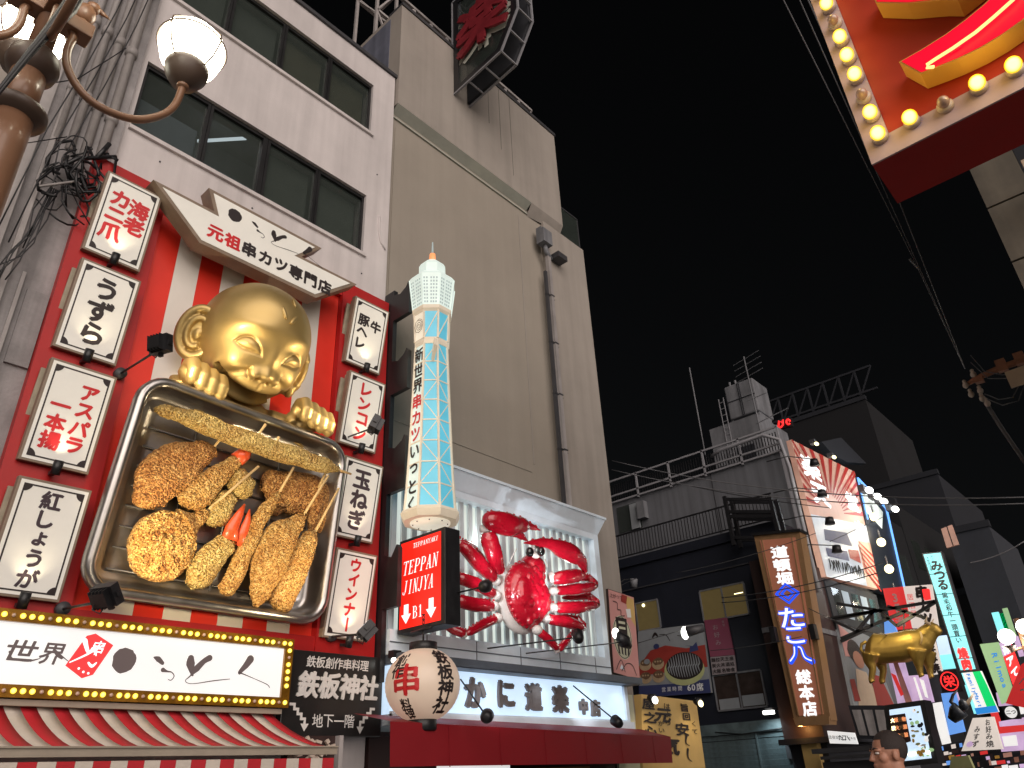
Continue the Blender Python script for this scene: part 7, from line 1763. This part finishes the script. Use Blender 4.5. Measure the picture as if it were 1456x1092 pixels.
for k, (p, lab) in enumerate((([(1380, 505), (1400, 528), (1425, 533), (1460, 527)], 'upper looping cable at the crossarm'), ([(1380, 515), (1405, 538), (1430, 538), (1460, 528)], 'second looping cable at the crossarm'), ([(1400, 560), (1420, 568), (1440, 565), (1448, 550)], 'lower looping cable under the white plate'), ([(1403, 567), (1425, 576), (1448, 570), (1458, 545)], 'lowest looping cable under the white plate'))):
    cable(lab, [ay(a, b_, 12.9) for a, b_ in p], .008, 'cable_grey', 'looping cables at the crossarm')
for k, (a, b_, ya, yb, r, sg) in enumerate((((870, 655), (1456, 707), 16, 17, .012, .35), ((870, 668), (1456, 716), 16, 17, .012, .35), ((935, 680), (1180, 722), 20, 20, .012, .1), ((1026, 850), (1256, 800), 18, 19, .012, .12), ((1026, 857), (1256, 812), 18, 19, .012, .12), ((1180, 770), (1256, 735), 22, 26, .01, .0), ((960, 815), (1160, 758), 20, 22, .01, .1), ((1150, 865), (1290, 905), 22, 27, .012, .2), ((1380, 800), (1456, 770), 30, 30, .02, .1), ((1010, 925), (1140, 905), 20, 21, .01, .05))):
    cable(['upper of the two long cables crossing the whole street', 'lower of the two long cables crossing the whole street', 'short cable across the white upper building', 'upper of two cables crossing the brown lit sign', 'lower of two cables crossing the brown lit sign', 'thin cable in front of the sunburst billboard', 'cable crossing the black scaffold', 'cable running down beside the golden cow', 'cable at the far right in front of the grey building', 'cable crossing the kana of the brown lit sign'][k], [ay(*a, ya), ay(*b_, yb)], r, 'cable_grey' if k in (0, 1, 8) else 'cable', 'cables across the street', sg)
cable('thin cable from the white wall spotlight across the blank wall', [ay(862, 842, 14.2), ay(905, 822, 16)], .008, 'cable')

# ------------------------------------------------------------------ the man
hp = ay(1262, 1072, 5.3); fz = hp[2]
man = thing('person', 'man with close cropped hair and dark top seen in profile, bottom right', 'person', (hp[0], hp[1], 0), (0, 0, math.atan2(-.67, -.74)))
hz = fz  # head centre height; local +x is where he looks
bp_ = [(0, 0, .92), (0, 0, 1.15), (-.01, 0, hz-.26), (-.01, 0, hz-.17), (0, 0, hz-.08), (0, .1, .9), (.01, .1, .5), (0, .1, .08), (.14, .1, .04), (0, -.1, .9), (.01, -.1, .5), (0, -.1, .08), (.14, -.1, .04), (-.01, .19, hz-.29), (-.03, .25, hz-.58), (.08, .24, hz-.82), (-.01, -.19, hz-.29), (-.03, -.25, hz-.58), (.08, -.24, hz-.82)]
be = [(0, 1), (1, 2), (2, 3), (3, 4), (0, 5), (5, 6), (6, 7), (7, 8), (0, 9), (9, 10), (10, 11), (11, 12), (2, 13), (13, 14), (14, 15), (2, 16), (16, 17), (17, 18)]
br = [.15, .14, .15, .062, .06, .10, .065, .05, .045, .10, .065, .05, .045, .07, .05, .035, .07, .05, .035]
me = bpy.data.meshes.new('body'); me.from_pydata(bp_, be, []); o = bpy.data.objects.new('body', me); COL.objects.link(o); o.parent = man; o.data.materials.append(MATS['cloth_dark'])
sk = o.modifiers.new('k', 'SKIN'); 
for i, r in enumerate(br): me.skin_vertices[0].data[i].radius = (r, r)
me.skin_vertices[0].data[0].use_root = True; o.modifiers.new('u', 'SUBSURF').levels = 2
mb = MB(); c = Vector((0, 0, hz))
mb.ell(c+Vector((-.018, 0, .025)), (.098, .076, .098), n=28, m=20); mb.ell(c+Vector((.03, 0, -.045)), (.062, .056, .075), n=20, m=14); mb.ell(c+Vector((.055, 0, -.10)), (.028, .028, .022), n=12, m=8)
mb.tube([c+Vector((.078, 0, .02)), c+Vector((.098, 0, -.01)), c+Vector((.108, 0, -.028)), c+Vector((.09, 0, -.035))], [.012, .013, .015, .010], 10)
for s_ in (-1, 1): mb.ell(c+Vector((.072, s_*.032, .022)), (.022, .024, .011), n=12, m=8); mb.ell(c+Vector((.05, s_*.045, -.02)), (.03, .022, .03), n=12, m=8); mb.ell(c+Vector((-.012, s_*.078, -.01)), (.020, .010, .032), n=12, m=8)
mb.ell(c+Vector((.088, 0, -.058)), (.014, .024, .007), n=12, m=6); mb.ell(c+Vector((.086, 0, -.070)), (.014, .022, .008), n=12, m=6)
mb.tube([c+Vector((-.02, 0, -.05)), c+Vector((-.025, 0, -.19))], [.058, .062], 16)
o = mb.build('head', 'skin', man); rm = o.modifiers.new('r', 'REMESH'); rm.mode = 'VOXEL'; rm.voxel_size = .005; rm.use_smooth_shade = True; o.modifiers.new('s', 'SMOOTH').iterations = 3
for s_ in (-1, 1):
    mb = MB(); mb.ell(c+Vector((.076, s_*.03, .006)), (.014, .014, .008), n=10, m=6); mb.build('eye', 'crab_white', man); mb = MB(); mb.tube([c+Vector((.090, s_*.012, .028)), c+Vector((.088, s_*.03, .033)), c+Vector((.074, s_*.05, .028))], [.004, .006, .003], 6); mb.build('eyebrow', 'hair', man)
mb = MB(); mb.ell(c+Vector((-.026, 0, .036)), (.101, .081, .097), n=36, m=26)
keep = []
for f in mb.f:
    q = sum((Vector(mb.v[i])-c for i in f), Vector())/len(f)
    if q.z > .02+.045*max(0, (q.x-.02)/.06)+(-.10 if q.x < -.035 else 0)*(1) and not (q.x > .045 and q.z < .085): keep.append(f)
mb.f = keep; mb.smooth = [True]*len(keep); o = mb.build('hair', 'hair', man)
